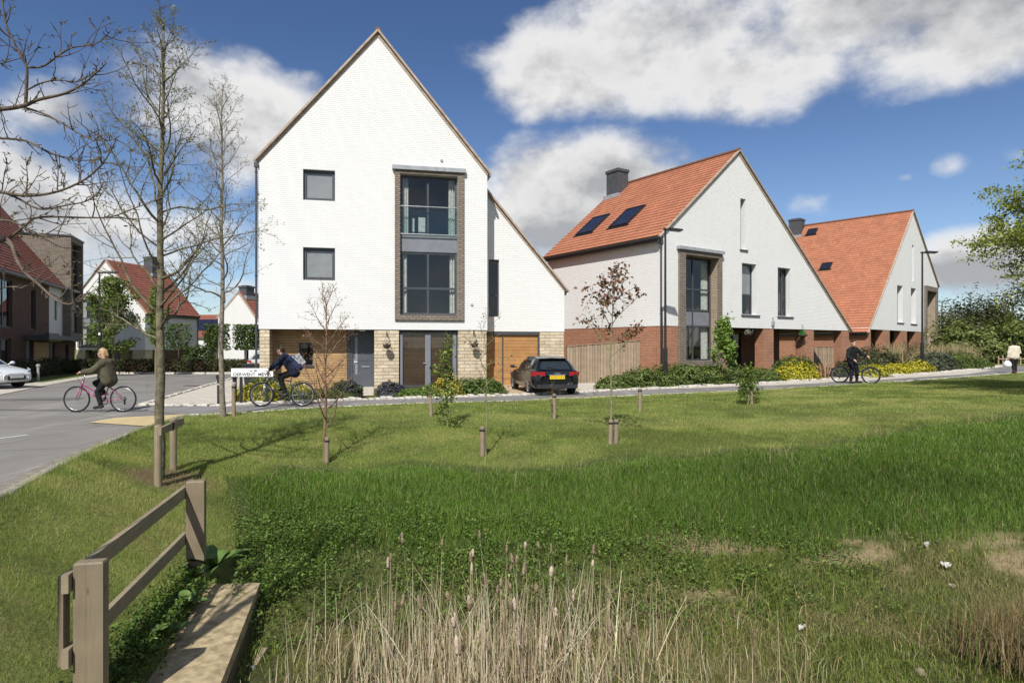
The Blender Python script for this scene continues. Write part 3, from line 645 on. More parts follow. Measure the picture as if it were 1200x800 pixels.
def gutter(parent, x, z, y0, y1, out=-1):
    mb = MB(); mb.box(x+.02*out, y0, z-.20, x-.03*out, y1, z-.02)
    pr = [(math.cos(t)*.06, math.sin(t)*.06) for t in np.linspace(PI, 2*PI, 7)]
    for i in range(6):
        (a,b),(c,d) = pr[i], pr[i+1]; xx = x+.085*out
        mb.quad((xx+a,y0,z-.02+b),(xx+a,y1,z-.02+b),(xx+c,y1,z-.02+d),(xx+c,y0,z-.02+d)); mb.quad((xx+a*.9,y0,z-.02+b*.9),(xx+a*.9,y1,z-.02+b*.9),(xx+c*.9,y1,z-.02+d*.9),(xx+c*.9,y0,z-.02+d*.9))
    return mb.build('gutter', M['anth'], parent)
def downpipe(parent, x, y, z0, z1, r=.04, mat=None):
    mb = MB(); mb.tube([(x,y,z0),(x,y,z1)], r, 10)
    for k in range(3): mb.tube([(x,y,z0+.4+k*(z1-z0-.8)/2),(x,y,z0+.48+k*(z1-z0-.8)/2)], r*1.3, 10)
    mb.box(x-r*1.8, y-r*1.8, z1-.18, x+r*1.8, y+r*1.8, z1)
    return mb.build('downpipe', mat or M['anth'], parent)
def window(parent, x0, z0, x1, z1, y, mx=(), tz=(), panel=(), fw=.055, sill=True, curt=0, blind=None, bmat=None, room=1.6, mat=None, lab=None, rm=None):
    """frame with mullions (mx), transoms (tz) and solid panels; glass, curtains and the room behind are its sub-parts"""
    mat = mat or M['anth']; f = MB(); d = .06
    f.box(x0, y, z0, x0+fw, y+d, z1); f.box(x1-fw, y, z0, x1, y+d, z1); f.box(x0+fw, y, z0, x1-fw, y+d, z0+fw); f.box(x0+fw, y, z1-fw, x1-fw, y+d, z1)
    zs = [z0+fw] + [t for t in tz] + [z1-fw]
    for m_ in mx: f.box(m_-fw*.5, y+.003, z0+fw, m_+fw*.5, y+d-.003, z1-fw)
    xs_ = [x0+fw] + [m_ for m_ in mx] + [x1-fw]
    for t_ in tz:
        for a, b in zip(xs_, xs_[1:]): f.box(a+(fw*.5 if a != xs_[0] else 0), y+.006, t_-fw*.5, b-(fw*.5 if b != xs_[-1] else 0), y+d-.006, t_+fw*.5)
    w = f.build('window', mat, parent)
    if lab: w['label'] = lab
    g = MB(); pn = MB()
    for a, b in zip(xs_, xs_[1:]):
        for i, (c, e) in enumerate(zip(zs, zs[1:])):
            (pn if i in panel else g).quad((a,y+.035,c),(b,y+.035,c),(b,y+.035,e),(a,y+.035,e))
    g.build('glass', M['glass'], w)
    if pn.f: pn.build('panel', M['anth_lt'] if panel else mat, w)
    if sill:
        s = MB(); s.box(x0-.03, y-.10, z0-.05, x1+.03, y+.02, z0-.003); s.build('sill', M['anth'], w)
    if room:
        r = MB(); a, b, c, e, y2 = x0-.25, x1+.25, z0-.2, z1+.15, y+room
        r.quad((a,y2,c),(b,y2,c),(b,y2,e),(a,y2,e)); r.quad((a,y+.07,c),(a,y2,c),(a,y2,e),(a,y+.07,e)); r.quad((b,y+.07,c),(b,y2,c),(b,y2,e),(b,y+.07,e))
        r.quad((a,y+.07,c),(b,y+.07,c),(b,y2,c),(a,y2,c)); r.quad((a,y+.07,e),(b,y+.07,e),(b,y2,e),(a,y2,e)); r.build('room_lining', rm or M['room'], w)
    if curt:
        cw = curt*(x1-x0)
        for s, e in ((x0+.05, x0+.05+cw), (x1-.05-cw, x1-.05)):
            n = max(6, int(cw/.03)); c = MB()
            for k in range(n):
                ya = y+.16+.03*math.sin(k*1.9); yb = y+.16+.03*math.sin((k+1)*1.9); xa = s+(e-s)*k/n; xb = s+(e-s)*(k+1)/n
                c.quad((xa,ya,z0+.05),(xb,yb,z0+.05),(xb,yb,z1-.05),(xa,ya,z1-.05))
            c.build('curtain', M['curtain'], w)
    if blind is not None:
        c = MB(); zb = z1-(z1-z0)*blind
        c.quad((x0+.04,y+.05,zb),(x1-.04,y+.05,zb),(x1-.04,y+.05,z1-.04),(x0+.04,y+.05,z1-.04)); c.build('blind', bmat or M['blind'], w)
    return w
def door(parent, x0, z0, x1, z1, y, mat, lights=(), handle=True, lab=None, letter=False):
    d = MB(); fw = .06
    d.box(x0, y, z0, x0+fw, y+.08, z1); d.box(x1-fw, y, z0, x1, y+.08, z1); d.box(x0+fw, y, z1-fw, x1-fw, y+.08, z1); d.box(x0+fw, y+.03, z0, x1-fw, y+.075, z1-fw)
    d.box(x0+fw, y+.018, z0+(z1-z0)*.47, x1-fw, y+.03, z0+(z1-z0)*.49)
    o = d.build('door', mat, parent)
    if lab: o['label'] = lab
    for (a, c, b, e) in lights:
        g = MB(); g.box(a, y+.016, c, b, y+.03, e); g.build('glass', M['doorglass'], o)
    if handle:
        h = MB(); xh = x0+fw+.07; zh = z0+(z1-z0)*.45; h.box(xh-.02, y+.012, zh-.12, xh+.02, y+.03, zh+.12); h.tube([(xh,y+.012,zh),(xh,y-.04,zh),(xh+.12,y-.04,zh)], .012, 6); h.build('handle', M['steel'], o)
    if letter:
        h = MB(); xm = (x0+x1)/2+.12; h.box(xm-.16, y+.01, z0+.80, xm+.16, y+.03, z0+.88); h.build('letterbox', M['steel'], o)
    return o
M['doorglass'] = plain('frosted_glass', (.24,.27,.28), (.20,.23,.24), 3, .15, .6, 0)
def chimney(parent, x, y, z0, z1, sx, sy):
    c = MB(); c.box(x-sx/2, y-sy/2, z0, x+sx/2, y+sy/2, z1); c.box(x-sx/2-.05, y-sy/2-.05, z1-.16, x+sx/2+.05, y+sy/2+.05, z1-.003)
    c.box(x-sx/2+.12, y-sy/2+.12, z1, x+sx/2-.12, y+sy/2-.12, z1+.06)
    o = c.build('chimney', M['chimney'], parent)
    f = MB(); f.box(x-sx/2-.16, y-sy/2-.16, z0, x+sx/2+.16, y+sy/2+.1, z0+.30); f.build('flashing', M['lead'], o); return o
def skylight(parent, P0, P1, s0, s1, y0, y1):
    x0, z0 = P0; x1, z1 = P1; L = math.hypot(x1-x0, z1-z0); ux, uz = (x1-x0)/L, (z1-z0)/L; n = (-uz, ux) if ux > 0 else (uz, -ux)
    pt = lambda s, k, y: (x0+ux*s+n[0]*k, y, z0+uz*s+n[1]*k)
    f = MB(); g = MB(); w = .09
    def bx(sa, sb, ya, yb, k0, k1, mb):
        mb.add([pt(sa,k0,ya),pt(sb,k0,ya),pt(sb,k0,yb),pt(sa,k0,yb),pt(sa,k1,ya),pt(sb,k1,ya),pt(sb,k1,yb),pt(sa,k1,yb)], [(0,3,2,1),(4,5,6,7),(0,1,5,4),(1,2,6,5),(2,3,7,6),(3,0,4,7)])
    bx(s0,s0+w,y0,y1,-.02,.11,f); bx(s1-w,s1,y0,y1,-.02,.11,f); bx(s0+w,s1-w,y0,y0+w,-.02,.11,f); bx(s0+w,s1-w,y1-w,y1,-.02,.11,f)
    bx(s0-.14,s0,y0-.1,y1+.1,.0,.055,f)
    o = f.build('skylight', M['black'], parent); bx(s0+w,s1-w,y0+w,y1-w,.0,.085,g); g.build('pane', M['solar'], o); return o
def frame_ring(name, parent, outer, inner, y0, y1, mat):
    (a,c,b,e), (p,q,r,s) = outer, inner; f = MB()
    f.box(a,y0,c,p,y1,e); f.box(r,y0,c,b,y1,e); f.box(p,y0,c,r,y1,q); f.box(p,y0,s,r,y1,e); return f.build(name, mat, parent)
def pier(parent, x0, y0, z0, x1, y1, z1, mat, name='pier'):
    m_ = MB(); m_.box(x0,y0,z0,x1,y1,z1); return m_.build(name, mat, parent)

# ---------------------------------------------------------------- tall gabled house, centre left
A1 = H1A
h = thing('house', 'tall white gabled house with a brick framed double window and lower garage wing', 'house', H1O, A1)
T1 = math.tan(R(50)); B0 = 2.33
mb = MB()
mb.wall([(0,B0),(8.75,B0),(8.75,8.77),(4.4,13.95),(0,8.77)], [(1.60,7.28,2.78,8.46),(1.60,4.22,2.78,5.47),(5.26,2.92,7.53,8.48)], 0, .20)
mb.quad((0,0,B0),(0,10,B0),(0,10,8.77),(0,0,8.77)); mb.quad((8.75,0,B0),(8.75,10,B0),(8.75,10,8.77),(8.75,0,8.77)); mb.wall([(0,0),(8.75,0),(8.75,8.77),(4.4,13.95),(0,8.77)], [], 10)
mb.quad((0,0,B0),(8.75,0,B0),(8.75,.03,B0),(0,.03,B0))
mb.build('wall', M['white'], h)
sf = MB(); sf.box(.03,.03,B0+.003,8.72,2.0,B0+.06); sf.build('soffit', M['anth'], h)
lw = MB(); lw.quad((.03,.38,-.3),(.03,10,-.3),(.03,10,B0),(.03,.38,B0)); lw.build('lower_wall', M['stone'], h); lw = MB(); lw.quad((8.72,.38,-.3),(8.72,1.2,-.3),(8.72,1.2,B0),(8.72,.38,B0)); lw.build('lower_wall', M['stone'], h)
for a, b in ((.03,.38),(4.26,5.21),(7.56,8.72)): pier(h, a, .025, -.3, b, .95, B0-.002, M['stone'])
# entrance recess
tw = MB(); tw.wall([(.38,-.3),(3.18,-.3),(3.18,B0),(.38,B0)], [(1.36,.90,1.90,1.82)], .80, .1); tw.build('timber_wall', M['timber'], h)
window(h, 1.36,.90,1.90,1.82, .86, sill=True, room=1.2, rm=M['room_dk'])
sd = MB(); sd.box(3.18,.78,-.3,3.34,.9,B0-.003); sd.build('door_surround', M['anth'], h)
door(h, 3.34,.02,4.25,B0-.01,.80, M['doorgrey'], [(3.50,.55,3.60,2.05)], letter=True, lab='grey front door with a slim light and letterbox')
st = MB(); st.box(3.3,.30,-.2,4.24,.80,.05); st.build('doorstep', M['paving'], h)
lt = MB(); lt.lathe([(0,-.05),(.11,-.05),(.13,-.02),(.13,0)], 16, c=(3.8,.45,B0-.002)); lt.build('porch_light', M['whitep'], h)
# french windows
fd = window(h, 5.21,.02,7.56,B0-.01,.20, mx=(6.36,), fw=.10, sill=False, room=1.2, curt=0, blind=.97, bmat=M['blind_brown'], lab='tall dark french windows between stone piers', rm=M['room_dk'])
fm = MB(); fm.box(6.25,.17,.02,6.47,.198,B0-.12); fm.box(5.25,.17,.02,5.36,.198,B0-.12); fm.box(7.36,.17,.02,7.50,.198,B0-.12); fm.build('door_stile', M['anth_lt'], fd)
hd = MB(); hd.tube([(6.27,.17,1.0),(6.27,.11,1.0),(6.16,.11,1.0)], .014, 6); hd.build('handle', M['steel'], fd)
# square windows
window(h, 1.60,7.28,2.78,8.46,.12, fw=.11, blind=.93, sill=False, lab='upper square window with a pale blind'); window(h, 1.60,4.22,2.78,5.47,.12, fw=.11, blind=.9, sill=False, lab='lower square window with a pale blind')
# brick box window
frame_ring('brick_frame', h, (5.05,2.71,7.79,8.63), (5.26,2.92,7.53,8.48), -.085, .02, M['brick_grey'])
cp = MB(); cp.box(4.95,-.17,8.632,7.86,.0,8.79); cp.build('frame_cap', M['lead'], h)
sp_ = MB(); sp_.box(5.27,.10,5.44,7.52,.16,6.09); sp_.build('spandrel_panel', M['anth_lt'], h)
window(h, 5.27,6.09,7.52,8.47,.16, mx=(6.36,), fw=.08, sill=False, curt=.12, room=2.4, lab='upper french windows with pale curtains')
lw2 = window(h, 5.27,2.93,7.52,5.44,.14, mx=(6.36,), tz=(3.99,), fw=.085, sill=False, curt=.10, room=2.4, lab='lower four pane window')
ch_ = MB(); ch_.box(6.02,.75,6.2,6.30,.80,6.95); ch_.box(5.75,.75,6.2,5.86,.80,6.9); ch_.build('chair_back', M['curtain'], lw2)
bal = MB(); bal.quad((5.28,-.02,6.14),(7.51,-.02,6.14),(7.51,-.02,7.2),(5.28,-.02,7.2)); br_ = MB(); br_.tube([(5.27,-.02,7.22),(7.52,-.02,7.22)], .022, 8); br_.tube([(5.27,-.02,6.12),(7.52,-.02,6.12)], .02, 8)
b_ = br_.build('balcony_rail', M['steel'], h); bal.build('glass', M['glass_rail'], b_)
for x, z in ((6.9,9.1),(8.12,3.35)):
    vt = MB(); vt.lathe([(0,-.03),(.05,-.03),(.06,0)], 12, 'y', (x,0,z)); vt.build('vent', M['lead'], h)
# roof
rfL = roof_slope('roof', (-.10,8.77-.10*T1+.06), (4.4,14.02), -.03, 10.1, M['tile'], h); rfR = roof_slope('roof', (8.85,8.77-.10*T1+.06), (4.4,14.02), -.03, 10.1, M['tile'], h)
verge(rfL, (-.14,8.66), (4.4,14.03), -.06); verge(rfR, (8.89,8.66), (4.4,14.03), -.06); ridge(h, 4.4, 14.03, -.10, 10.1, M['tile'])
gutter(h, -.04, 8.68, .0, 10, -1); gutter(h, 8.79, 8.68, .0, 10, 1)
downpipe(h, -.08, -.02, 0, 8.6)
# garage wing
g_ = MB(); YW = 1.2
g_.wall([(8.75,2.31),(12.38,2.31),(12.38,4.22),(8.75,8.47)], [(9.02,2.94,9.47,5.38)], YW, .16); g_.quad((12.38,YW,2.31),(12.38,8,2.31),(12.38,8,4.22),(12.38,YW,4.22)); g_.quad((8.76,YW,2.31),(12.38,YW,2.31),(12.38,YW+.1,2.31),(8.76,YW+.1,2.31))
g_.build('wing_wall', M['white'], h)
window(h, 9.02,2.94,9.47,5.38,YW+.10, tz=(3.85,), fw=.05, sill=False, room=1.2, rm=M['room_dk'], lab='tall slit window on the garage wing')
tp = MB(); tp.quad((8.74,YW+.12,-.2),(9.62,YW+.12,-.2),(9.62,YW+.12,2.2),(8.74,YW+.12,2.2)); tp.build('timber_panel', M['garage'], h)
gd = MB()
for k in range(8):
    z0 = -.02+k*.275; gd.box(9.66,YW+.12,z0+.008,11.20,YW+.17,z0+.27)
gd.build('garage_door', M['garage'], h)
gl = MB(); gl.box(8.74,YW+.03,2.17,11.24,YW+.2,2.305); gl.box(9.62,YW+.06,-.2,9.66,YW+.2,2.17); gl.box(11.20,YW+.04,-.2,11.27,YW+.2,2.17); gl.build('garage_frame', M['anth'], h)
pier(h, 11.27,YW+.02,-.3,12.36,YW+.6,2.305, M['stone'])
lw3 = MB(); lw3.quad((12.36,YW+.6,-.3),(12.36,8,-.3),(12.36,8,2.31),(12.36,YW+.6,2.31)); lw3.build('lower_wall', M['stone'], h)
rw = roof_slope('roof', (12.50,4.22-.06), (8.75,8.52), YW-.03, 8.1, M['tile'], h); verge(rw, (12.54,4.08), (8.76,8.52), YW-.07); gutter(h, 12.46, 4.12, YW, 8, 1)

M['brick_sunlit'] = brickmat('sunlit_tinted_brick', (.46,.37,.28), (.37,.29,.21), (.2,.16,.12), var=.1)  # reveal brick paler than the frame: sunlit look put into its colour
M['brick_arc_shaded'] = brickmat('shade_darkened_brick', (.24,.105,.065), (.17,.075,.045), (.22,.16,.115), var=.14)  # red brick darkened for the arcade wall: recess shade put into its colour
# ---------------------------------------------------------------- second white house, arcade on the ground floor
A2 = R(34.555)
h = thing('house', 'wide white gabled house with red brick piers and two large skylights', 'house', (6.55,27,0), A2)
B0 = 2.57; D2 = 8.15
mb = MB(); holes = [(5.56,3.22,6.72,5.71),(8.55,3.22,9.68,5.71),(5.44,6.37,5.86,8.82)]
mb.wall([(0,B0),(.99,B0),(.99,5.94),(3.90,5.94),(3.90,B0),(15.65,B0),(5.29,11.0),(0,6.62)], holes, 0, .32)
mb.quad((0,0,B0),(0,D2,B0),(0,D2,6.62),(0,0,6.62)); mb.wall([(0,0),(15.6,0),(15.65,B0),(5.29,11.0),(0,6.62)], [], D2); mb.quad((3.9,0,B0),(15.65,0,B0),(15.65,.05,B0),(3.9,.05,B0))
mb.build('wall', M['white'], h)
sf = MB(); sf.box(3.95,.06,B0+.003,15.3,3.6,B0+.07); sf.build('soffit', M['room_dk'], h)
lw = MB(); lw.quad((.02,.4,-.1),(.02,D2,-.1),(.02,D2,B0),(.02,.4,B0)); lw.build('lower_wall', M['brick'], h)
for a, b in ((.02,.99),(3.93,4.54),(7.34,8.21),(10.93,11.93),(14.85,15.63)): pier(h, a, .02, -.1, b, .50 if a > 4 else .42, B0-.002, M['brick'])
bw = MB(); bw.wall([(4.0,-.1),(13.6,-.1),(13.6,B0),(4.0,B0)], [(5.9,.2,6.9,2.4),(8.6,.2,9.9,2.4)], 3.1, .12); bw.quad((4.2,.4,-.1),(4.2,3.1,-.1),(4.2,3.1,B0),(4.2,.4,B0)); bw.quad((13.6,3.1,-.1),(13.6,D2,-.1),(13.6,D2,B0),(13.6,3.1,B0)); bw.build('arcade_wall', M['brick_arc_shaded'], h)
door(h, 5.9,.2,6.9,2.4,3.16, M['doorgrey'], [(6.1,1.0,6.25,2.1)]); window(h, 8.6,.2,9.9,2.4,3.16, mx=(9.2,), fw=.06, sill=False, room=1.5, rm=M['room_dk'])
fl = MB(); fl.box(4.2,.1,.05,14.8,3.1,.20); fl.build('porch_floor', M['path'], h)
# brick box window
frame_ring('brick_frame', h, (.97,.78,3.93,5.96), (1.36,1.0,3.70,5.76), -.11, .0, M['brick_grey'])
rv = MB(); rv.box(.99,.0,.80,1.36,.46,5.93); rv.box(3.70,.0,.80,3.90,.46,5.93); rv.box(1.36,.0,5.76,3.70,.46,5.93); rv.box(1.36,.0,.80,3.70,.46,1.0); rv.build('brick_reveal', M['brick_sunlit'], h)
cp = MB(); cp.box(.86,-.20,5.962,4.0,.0,6.10); cp.build('frame_cap', M['lead'], h)
window(h, 1.36,1.01,3.70,5.75,.38, mx=(2.42,), tz=(2.60,3.34,4.30), panel=(1,), fw=.075, sill=True, curt=.2, room=2.2, lab='double height window inside a brick frame')
window(h, 5.56,3.22,6.72,5.71,.26, tz=(4.22,), fw=.065, blind=.6, lab='tall window with a pale blind'); window(h, 8.55,3.22,9.68,5.71,.26, tz=(4.22,), mx=(9.3,), fw=.065, lab='tall window without a blind')
window(h, 5.44,6.37,5.86,8.82,.28, fw=.04, room=.8, rm=M['room_dk'], lab='narrow slit window in the gable')
for x0, x1, z in ((5.50,6.98,3.17),(8.49,9.92,3.17),(5.38,6.0,6.32)):
    s = MB(); s.box(x0,-.06,z-.03,x1,.02,z+.03); s.build('outer_sill', M['anth'], h)
sk = math.atan2(11.0-6.62, 5.29)
P0, P1 = (-.28,6.62-.28*math.tan(sk)+.06), (5.29,11.08)
rf = roof_slope('roof', P0, P1, -.03, D2+.05, M['tile'], h); rf2 = roof_slope('roof', (15.75,B0+.02), P1, -.03, D2+.05, M['tile'], h)
verge(rf, (P0[0]-.02,P0[1]-.06), (5.29,11.09), -.05, .06, .12); verge(rf2, (15.80,B0-.04), (5.29,11.09), -.05, .06, .12); ridge(h, 5.29, 11.10, -.08, D2+.05, M['tile'])
for y0, y1 in ((5.75,7.05),(3.2,4.5)): skylight(rf, P0, P1, 1.75, 3.45, y0, y1)
gutter(h, -.24, 6.40, 0, D2, -1); downpipe(h, -.07, .05, .1, 6.3); chimney(rf, 4.6, 7.55, 10.0, 11.75, .8, .95)
al = MB(); al.box(7.98,-.09,2.72,8.16,.0,2.95); al.ball((8.07,-.05,3.10), .04); al.tube([(8.07,-.05,2.95),(8.07,-.05,3.1)], .012, 6); al.build('security_light', M['lead'], h)

# ---------------------------------------------------------------- third white house beyond
A3 = R(42.38)
h = thing('house', 'farthest white gabled house on the right with a broad orange roof and slim windows', 'house', (24.04,42,0), A3)
B0 = 2.82; D3 = 13
mb = MB(); mb.wall([(0,B0),(12.75,B0),(12.75,6.6),(16.3,6.6),(16.3,B0),(16.7,B0),(16.7,6.94),(9.78,12.12)], [(6.0,3.44,7.3,6.19),(9.3,3.42,10.6,6.19),(9.6,6.72,10.05,9.55)], 0, .40)
mb.quad((0,0,B0),(0,D3,B0),(0,D3,B0+.1),(0,0,B0+.1)); mb.quad((16.7,0,B0),(16.7,D3,B0),(16.7,D3,6.94),(16.7,0,6.94)); mb.wall([(0,0),(16.7,0),(16.7,6.94),(9.78,12.12),(0,B0)], [], D3); mb.quad((0,0,B0),(12.75,0,B0),(12.75,.05,B0),(0,.05,B0))
mb.build('wall', M['white'], h)
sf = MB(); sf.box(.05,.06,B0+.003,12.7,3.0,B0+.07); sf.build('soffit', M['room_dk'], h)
for a, b in ((.02,.5),(2.95,4.4),(6.95,8.4),(10.6,12.75)): pier(h, a, .02, -.1, b, .5, B0-.002, M['brick'])
lw = MB(); lw.quad((.02,.5,-.1),(.02,D3,-.1),(.02,D3,B0),(.02,.5,B0)); lw.quad((.3,2.6,-.1),(16.68,2.6,-.1),(16.68,2.6,B0),(.3,2.6,B0)); lw.quad((16.68,.1,-.1),(16.68,D3,-.1),(16.68,D3,B0),(16.68,.1,B0)); lw.build('lower_wall', M['brick'], h)
window(h, 1.2,.4,2.6,2.5,2.50, mx=(1.9,), fw=.07, sill=False, room=0); door(h, 5.0,.3,6.0,2.5,2.5, M['doorgrey'])
for x0, z0, x1, z1, l in ((6.0,3.44,7.3,6.19,'left tall window'),(9.3,3.42,10.6,6.19,'right tall window')):
    window(h, x0, z0, x1, z1, .34, tz=(4.4,), fw=.065, room=1.2, rm=M['room_dk'], lab=l); s = MB(); s.box(x0-.06,-.06,z0-.08,x1+.25,.02,z0-.02); s.build('outer_sill', M['anth'], h)
window(h, 9.6,6.72,10.05,9.55,.36, fw=.04, room=.8, rm=M['room_dk'])
frame_ring('brick_frame', h, (12.75,.1,16.3,6.6), (13.15,.5,16.0,6.2), -.15, .0, M['brick_grey']); rv = MB(); rv.box(12.77,0,.1,13.15,1.0,6.58); rv.box(16.0,0,.1,16.28,1.0,6.58); rv.box(13.15,0,6.2,16.0,1.0,6.58); rv.box(13.15,0,.1,16.0,1.0,.5); rv.build('brick_reveal', M['brick_sunlit'], h)
window(h, 13.15,.5,16.0,6.2,.95, mx=(14.5,), tz=(2.6,3.4,4.4), panel=(1,), fw=.08, room=1.5, curt=.2)
P0, P1 = (-.25,B0-.20), (9.78,12.2)
rf = roof_slope('roof', P0, P1, -.03, D3+.05, M['tile'], h); rf2 = roof_slope('roof', (16.95,6.80), P1, -.03, D3+.05, M['tile'], h)
verge(rf, (P0[0]-.02,P0[1]-.06), (9.78,12.21), -.05, .06, .12); verge(rf2, (17.0,6.74), (9.78,12.21), -.05, .06, .12); ridge(h, 9.78, 12.22, -.08, D3, M['tile']); gutter(h, -.22, 2.62, 0, D3, -1)
skylight(rf, P0, P1, 12.35, 13.15, 6.9, 7.7); skylight(rf, P0, P1, 7.3, 8.1, 4.35, 5.15); chimney(rf, 9.2, 8.7, 11.0, 12.75, .9, 1.0); downpipe(h, 16.78, .02, 0, 6.8)

# ---------------------------------------------------------------- brown brick house on the left, across the street
o_ = Vector((-23.2,22.9,-.1)); d_ = Vector((-.397,1,0)).normalized()
AL = math.atan2(-d_.y, -d_.x)              # front faces the street: local x runs back towards the camera, y into the plot
far = Vector((-32.3,46,-.3))
h = thing('house', 'brown brick house with a dark red roof and pale brick tower across the street', 'house', far, AL); h.scale = (1,-1,1)
# local x=0 at the far right-hand end in view, growing towards the camera
L_ = 25; EV = 6.2
mb = MB(); mb.wall([(5.9,-.2),(L_,-.2),(L_,EV),(5.9,EV)], [(8.4,3.0,9.2,5.4),(12.2,3.0,14.4,5.6),(16.5,3.0,18.5,5.6),(12.4,.2,14.6,2.4),(8.9,.2,10.0,2.3)], 0, .18); mb.wall([(0,-.2),(5.9,-.2),(5.9,2.3),(0,2.3)], [(1.4,.6,2.2,2.1),(4.6,.1,5.6,2.2)], .02, .15)
mb.quad((0,0,-.2),(0,9,-.2),(0,9,2.3),(0,0,2.3)); mb.build('wall', M['brick_dark'], h)
mb = MB(); mb.wall([(0,2.3),(5.9,2.3),(5.9,EV),(0,EV)], [(4.2,3.7,4.75,5.0)], -.01, .15); mb.quad((0,-.01,2.3),(0,9,2.3),(0,9,EV),(0,-.01,EV)); mb.build('white_panel_wall', M['white'], h)
window(h, 4.2,3.7,4.75,5.0,.08, fw=.05, room=.8, sill=False); window(h, 8.4,3.0,9.2,5.4,.10, fw=.06, room=.8, rm=M['room_dk']); window(h, 12.2,3.0,14.4,5.6,.10, mx=(13.3,), fw=.07, room=1, rm=M['room_dk']); window(h, 16.5,3.0,18.5,5.6,.10, mx=(17.5,), fw=.07, room=1, rm=M['room_dk'])
window(h, 12.4,.2,14.6,2.4,.10, mx=(13.5,), fw=.07, sill=False, room=1, rm=M['room_dk']); window(h, 1.4,.6,2.2,2.1,.10, fw=.05, room=.8, rm=M['room_dk']); door(h, 8.9,.0,10.0,2.3,.10, M['doorgrey']); door(h, 4.6,.0,5.6,2.2,.1, M['doorgrey'])
tp = MB(); tp.box(6.0,-.03,-.2,8.8,.0,2.2); tp.build('timber_panel', M['timber'], h)
cn = MB(); cn.box(2.6,-1.0,2.35,10.4,-.02,2.62); cn.box(8.6,-1.25,2.36,10.5,-1.002,2.75); cn.build('canopy', M['anth'], h)
tb = MB(); tb.wall([(-.2,2.3),(3.0,2.3),(3.0,9.6),(-.2,9.6)], [(.1,2.9,2.7,9.3)], -.5, .35); tb.quad((3.0,-.5,2.3),(3.0,4,2.3),(3.0,4,9.6),(3.0,-.5,9.6)); tb.quad((-.2,-.5,2.3),(-.2,4,2.3),(-.2,4,9.6),(-.2,-.5,9.6)); tb.quad((-.2,-.5,9.6),(3.0,-.5,9.6),(3.0,4,9.6),(-.2,4,9.6)); tb.quad((-.2,-.5,2.3),(3.0,-.5,2.3),(3.0,0,2.3),(-.2,0,2.3))
tw_ = tb.build('tower', M['brick_grey'], h); cp = MB(); cp.box(-.26,-.56,9.6,3.06,4,9.72); cp.build('coping', M['anth'], tw_)
window(h, .1,2.9,2.7,9.3,-.18, mx=(1.4,), tz=(4.6,5.4,7.6), panel=(1,), fw=.07, sill=False, room=1, rm=M['room_dk'])
TA = math.tan(R(52)); P0 = (-.3,EV-.3*TA+.1)
def swap_slope(name, y0, z0, y1, z1, xa, xb, mat, parent):       # slope running into the plot instead of along the front
    r = roof_slope(name, (y0,z0), (y1,z1), xa, xb, mat, parent)
    for v in r.data.vertices: v.co = (v.co.y, v.co.x, v.co.z)
    return r
rf = swap_slope('roof', -.3, EV-.3*TA+.1, 4.5, EV+4.5*TA, -.1, L_, M['tile_red'], h); swap_slope('roof', 9.3, EV-.3*TA+.1, 4.5, EV+4.5*TA, -.1, L_, M['tile_red'], h)
gb = MB(); gb.add([(0,0,EV),(0,9,EV),(0,4.5,EV+4.5*TA)], [(0,1,2)]); gb.build('gable', M['brick_dark'], h)
for x0, s0 in ((8.0,2.2),(11.2,2.2),(7.6,4.6)):
    s = skylight(rf, (-.3,EV-.3*TA+.1), (4.5,EV+4.5*TA), s0, s0+1.1, x0, x0+.8)
    for c in [s]+list(s.children):
        for v in c.data.vertices: v.co = (v.co.y, v.co.x, v.co.z)
gt = MB(); gt.box(-.1,-.42,EV-.35,L_,-.28,EV-.2); gt.build('gutter', M['anth'], h)

# ---------------------------------------------------------------- white gabled house at the back of the junction
g2 = Vector((.98,-.2,0)); A4 = math.atan2(-.2,.98)
h = thing('house', 'white gabled house behind the young green trees at the far end of the street', 'house', (-36.4,52,-.6), A4)
W4 = 6.7; B0 = 1.95
mb = MB(); mb.wall([(0,B0),(W4,B0),(W4,5.15),(2.9,9.35),(0,6.4)], [(.35,2.3,2.3,6.2)], 0, .25); mb.quad((W4,0,B0),(W4,6.2,B0),(W4,6.2,5.15),(W4,0,5.15)); mb.quad((0,0,B0),(0,6.2,B0),(0,6.2,6.0),(0,0,6.0)); mb.wall([(0,0),(W4,0),(W4,4.3),(2.9,9.35),(0,6.0)], [], 6.2); mb.build('wall', M['white'], h)
window(h, .35,2.3,2.3,6.3,.12, mx=(1.3,), tz=(3.9,4.6), panel=(1,), fw=.07, sill=False, room=1, curt=.2)
frame_ring('brick_frame', h, (.2,2.15,2.5,6.45), (.35,2.3,2.3,6.3), -.06, .02, M['brick_grey'])
for a, b in ((.02,.9),(5.5,W4-.02)): pier(h, a, .02, -.3, b, .8, B0-.002, M['stone'])
tp = MB(); tp.quad((2.6,.55,-.3),(5.5,.55,-.3),(5.5,.55,B0),(2.6,.55,B0)); tp.build('timber_wall', M['timber'], h)
window(h, .9,.1,2.6,B0-.02,.4, mx=(1.7,), fw=.07, sill=False, room=1, rm=M['room_dk']); door(h, 3.0,.0,3.7,1.8,.45, M['doorgrey']); window(h, 4.8,.4,5.3,1.8,.45, fw=.05, sill=False, room=.6, rm=M['room_dk'])
lw = MB(); lw.quad((W4-.02,.8,-.3),(W4-.02,6.2,-.3),(W4-.02,6.2,B0),(W4-.02,.8,B0)); lw.build('lower_wall', M['brick_dark'], h)
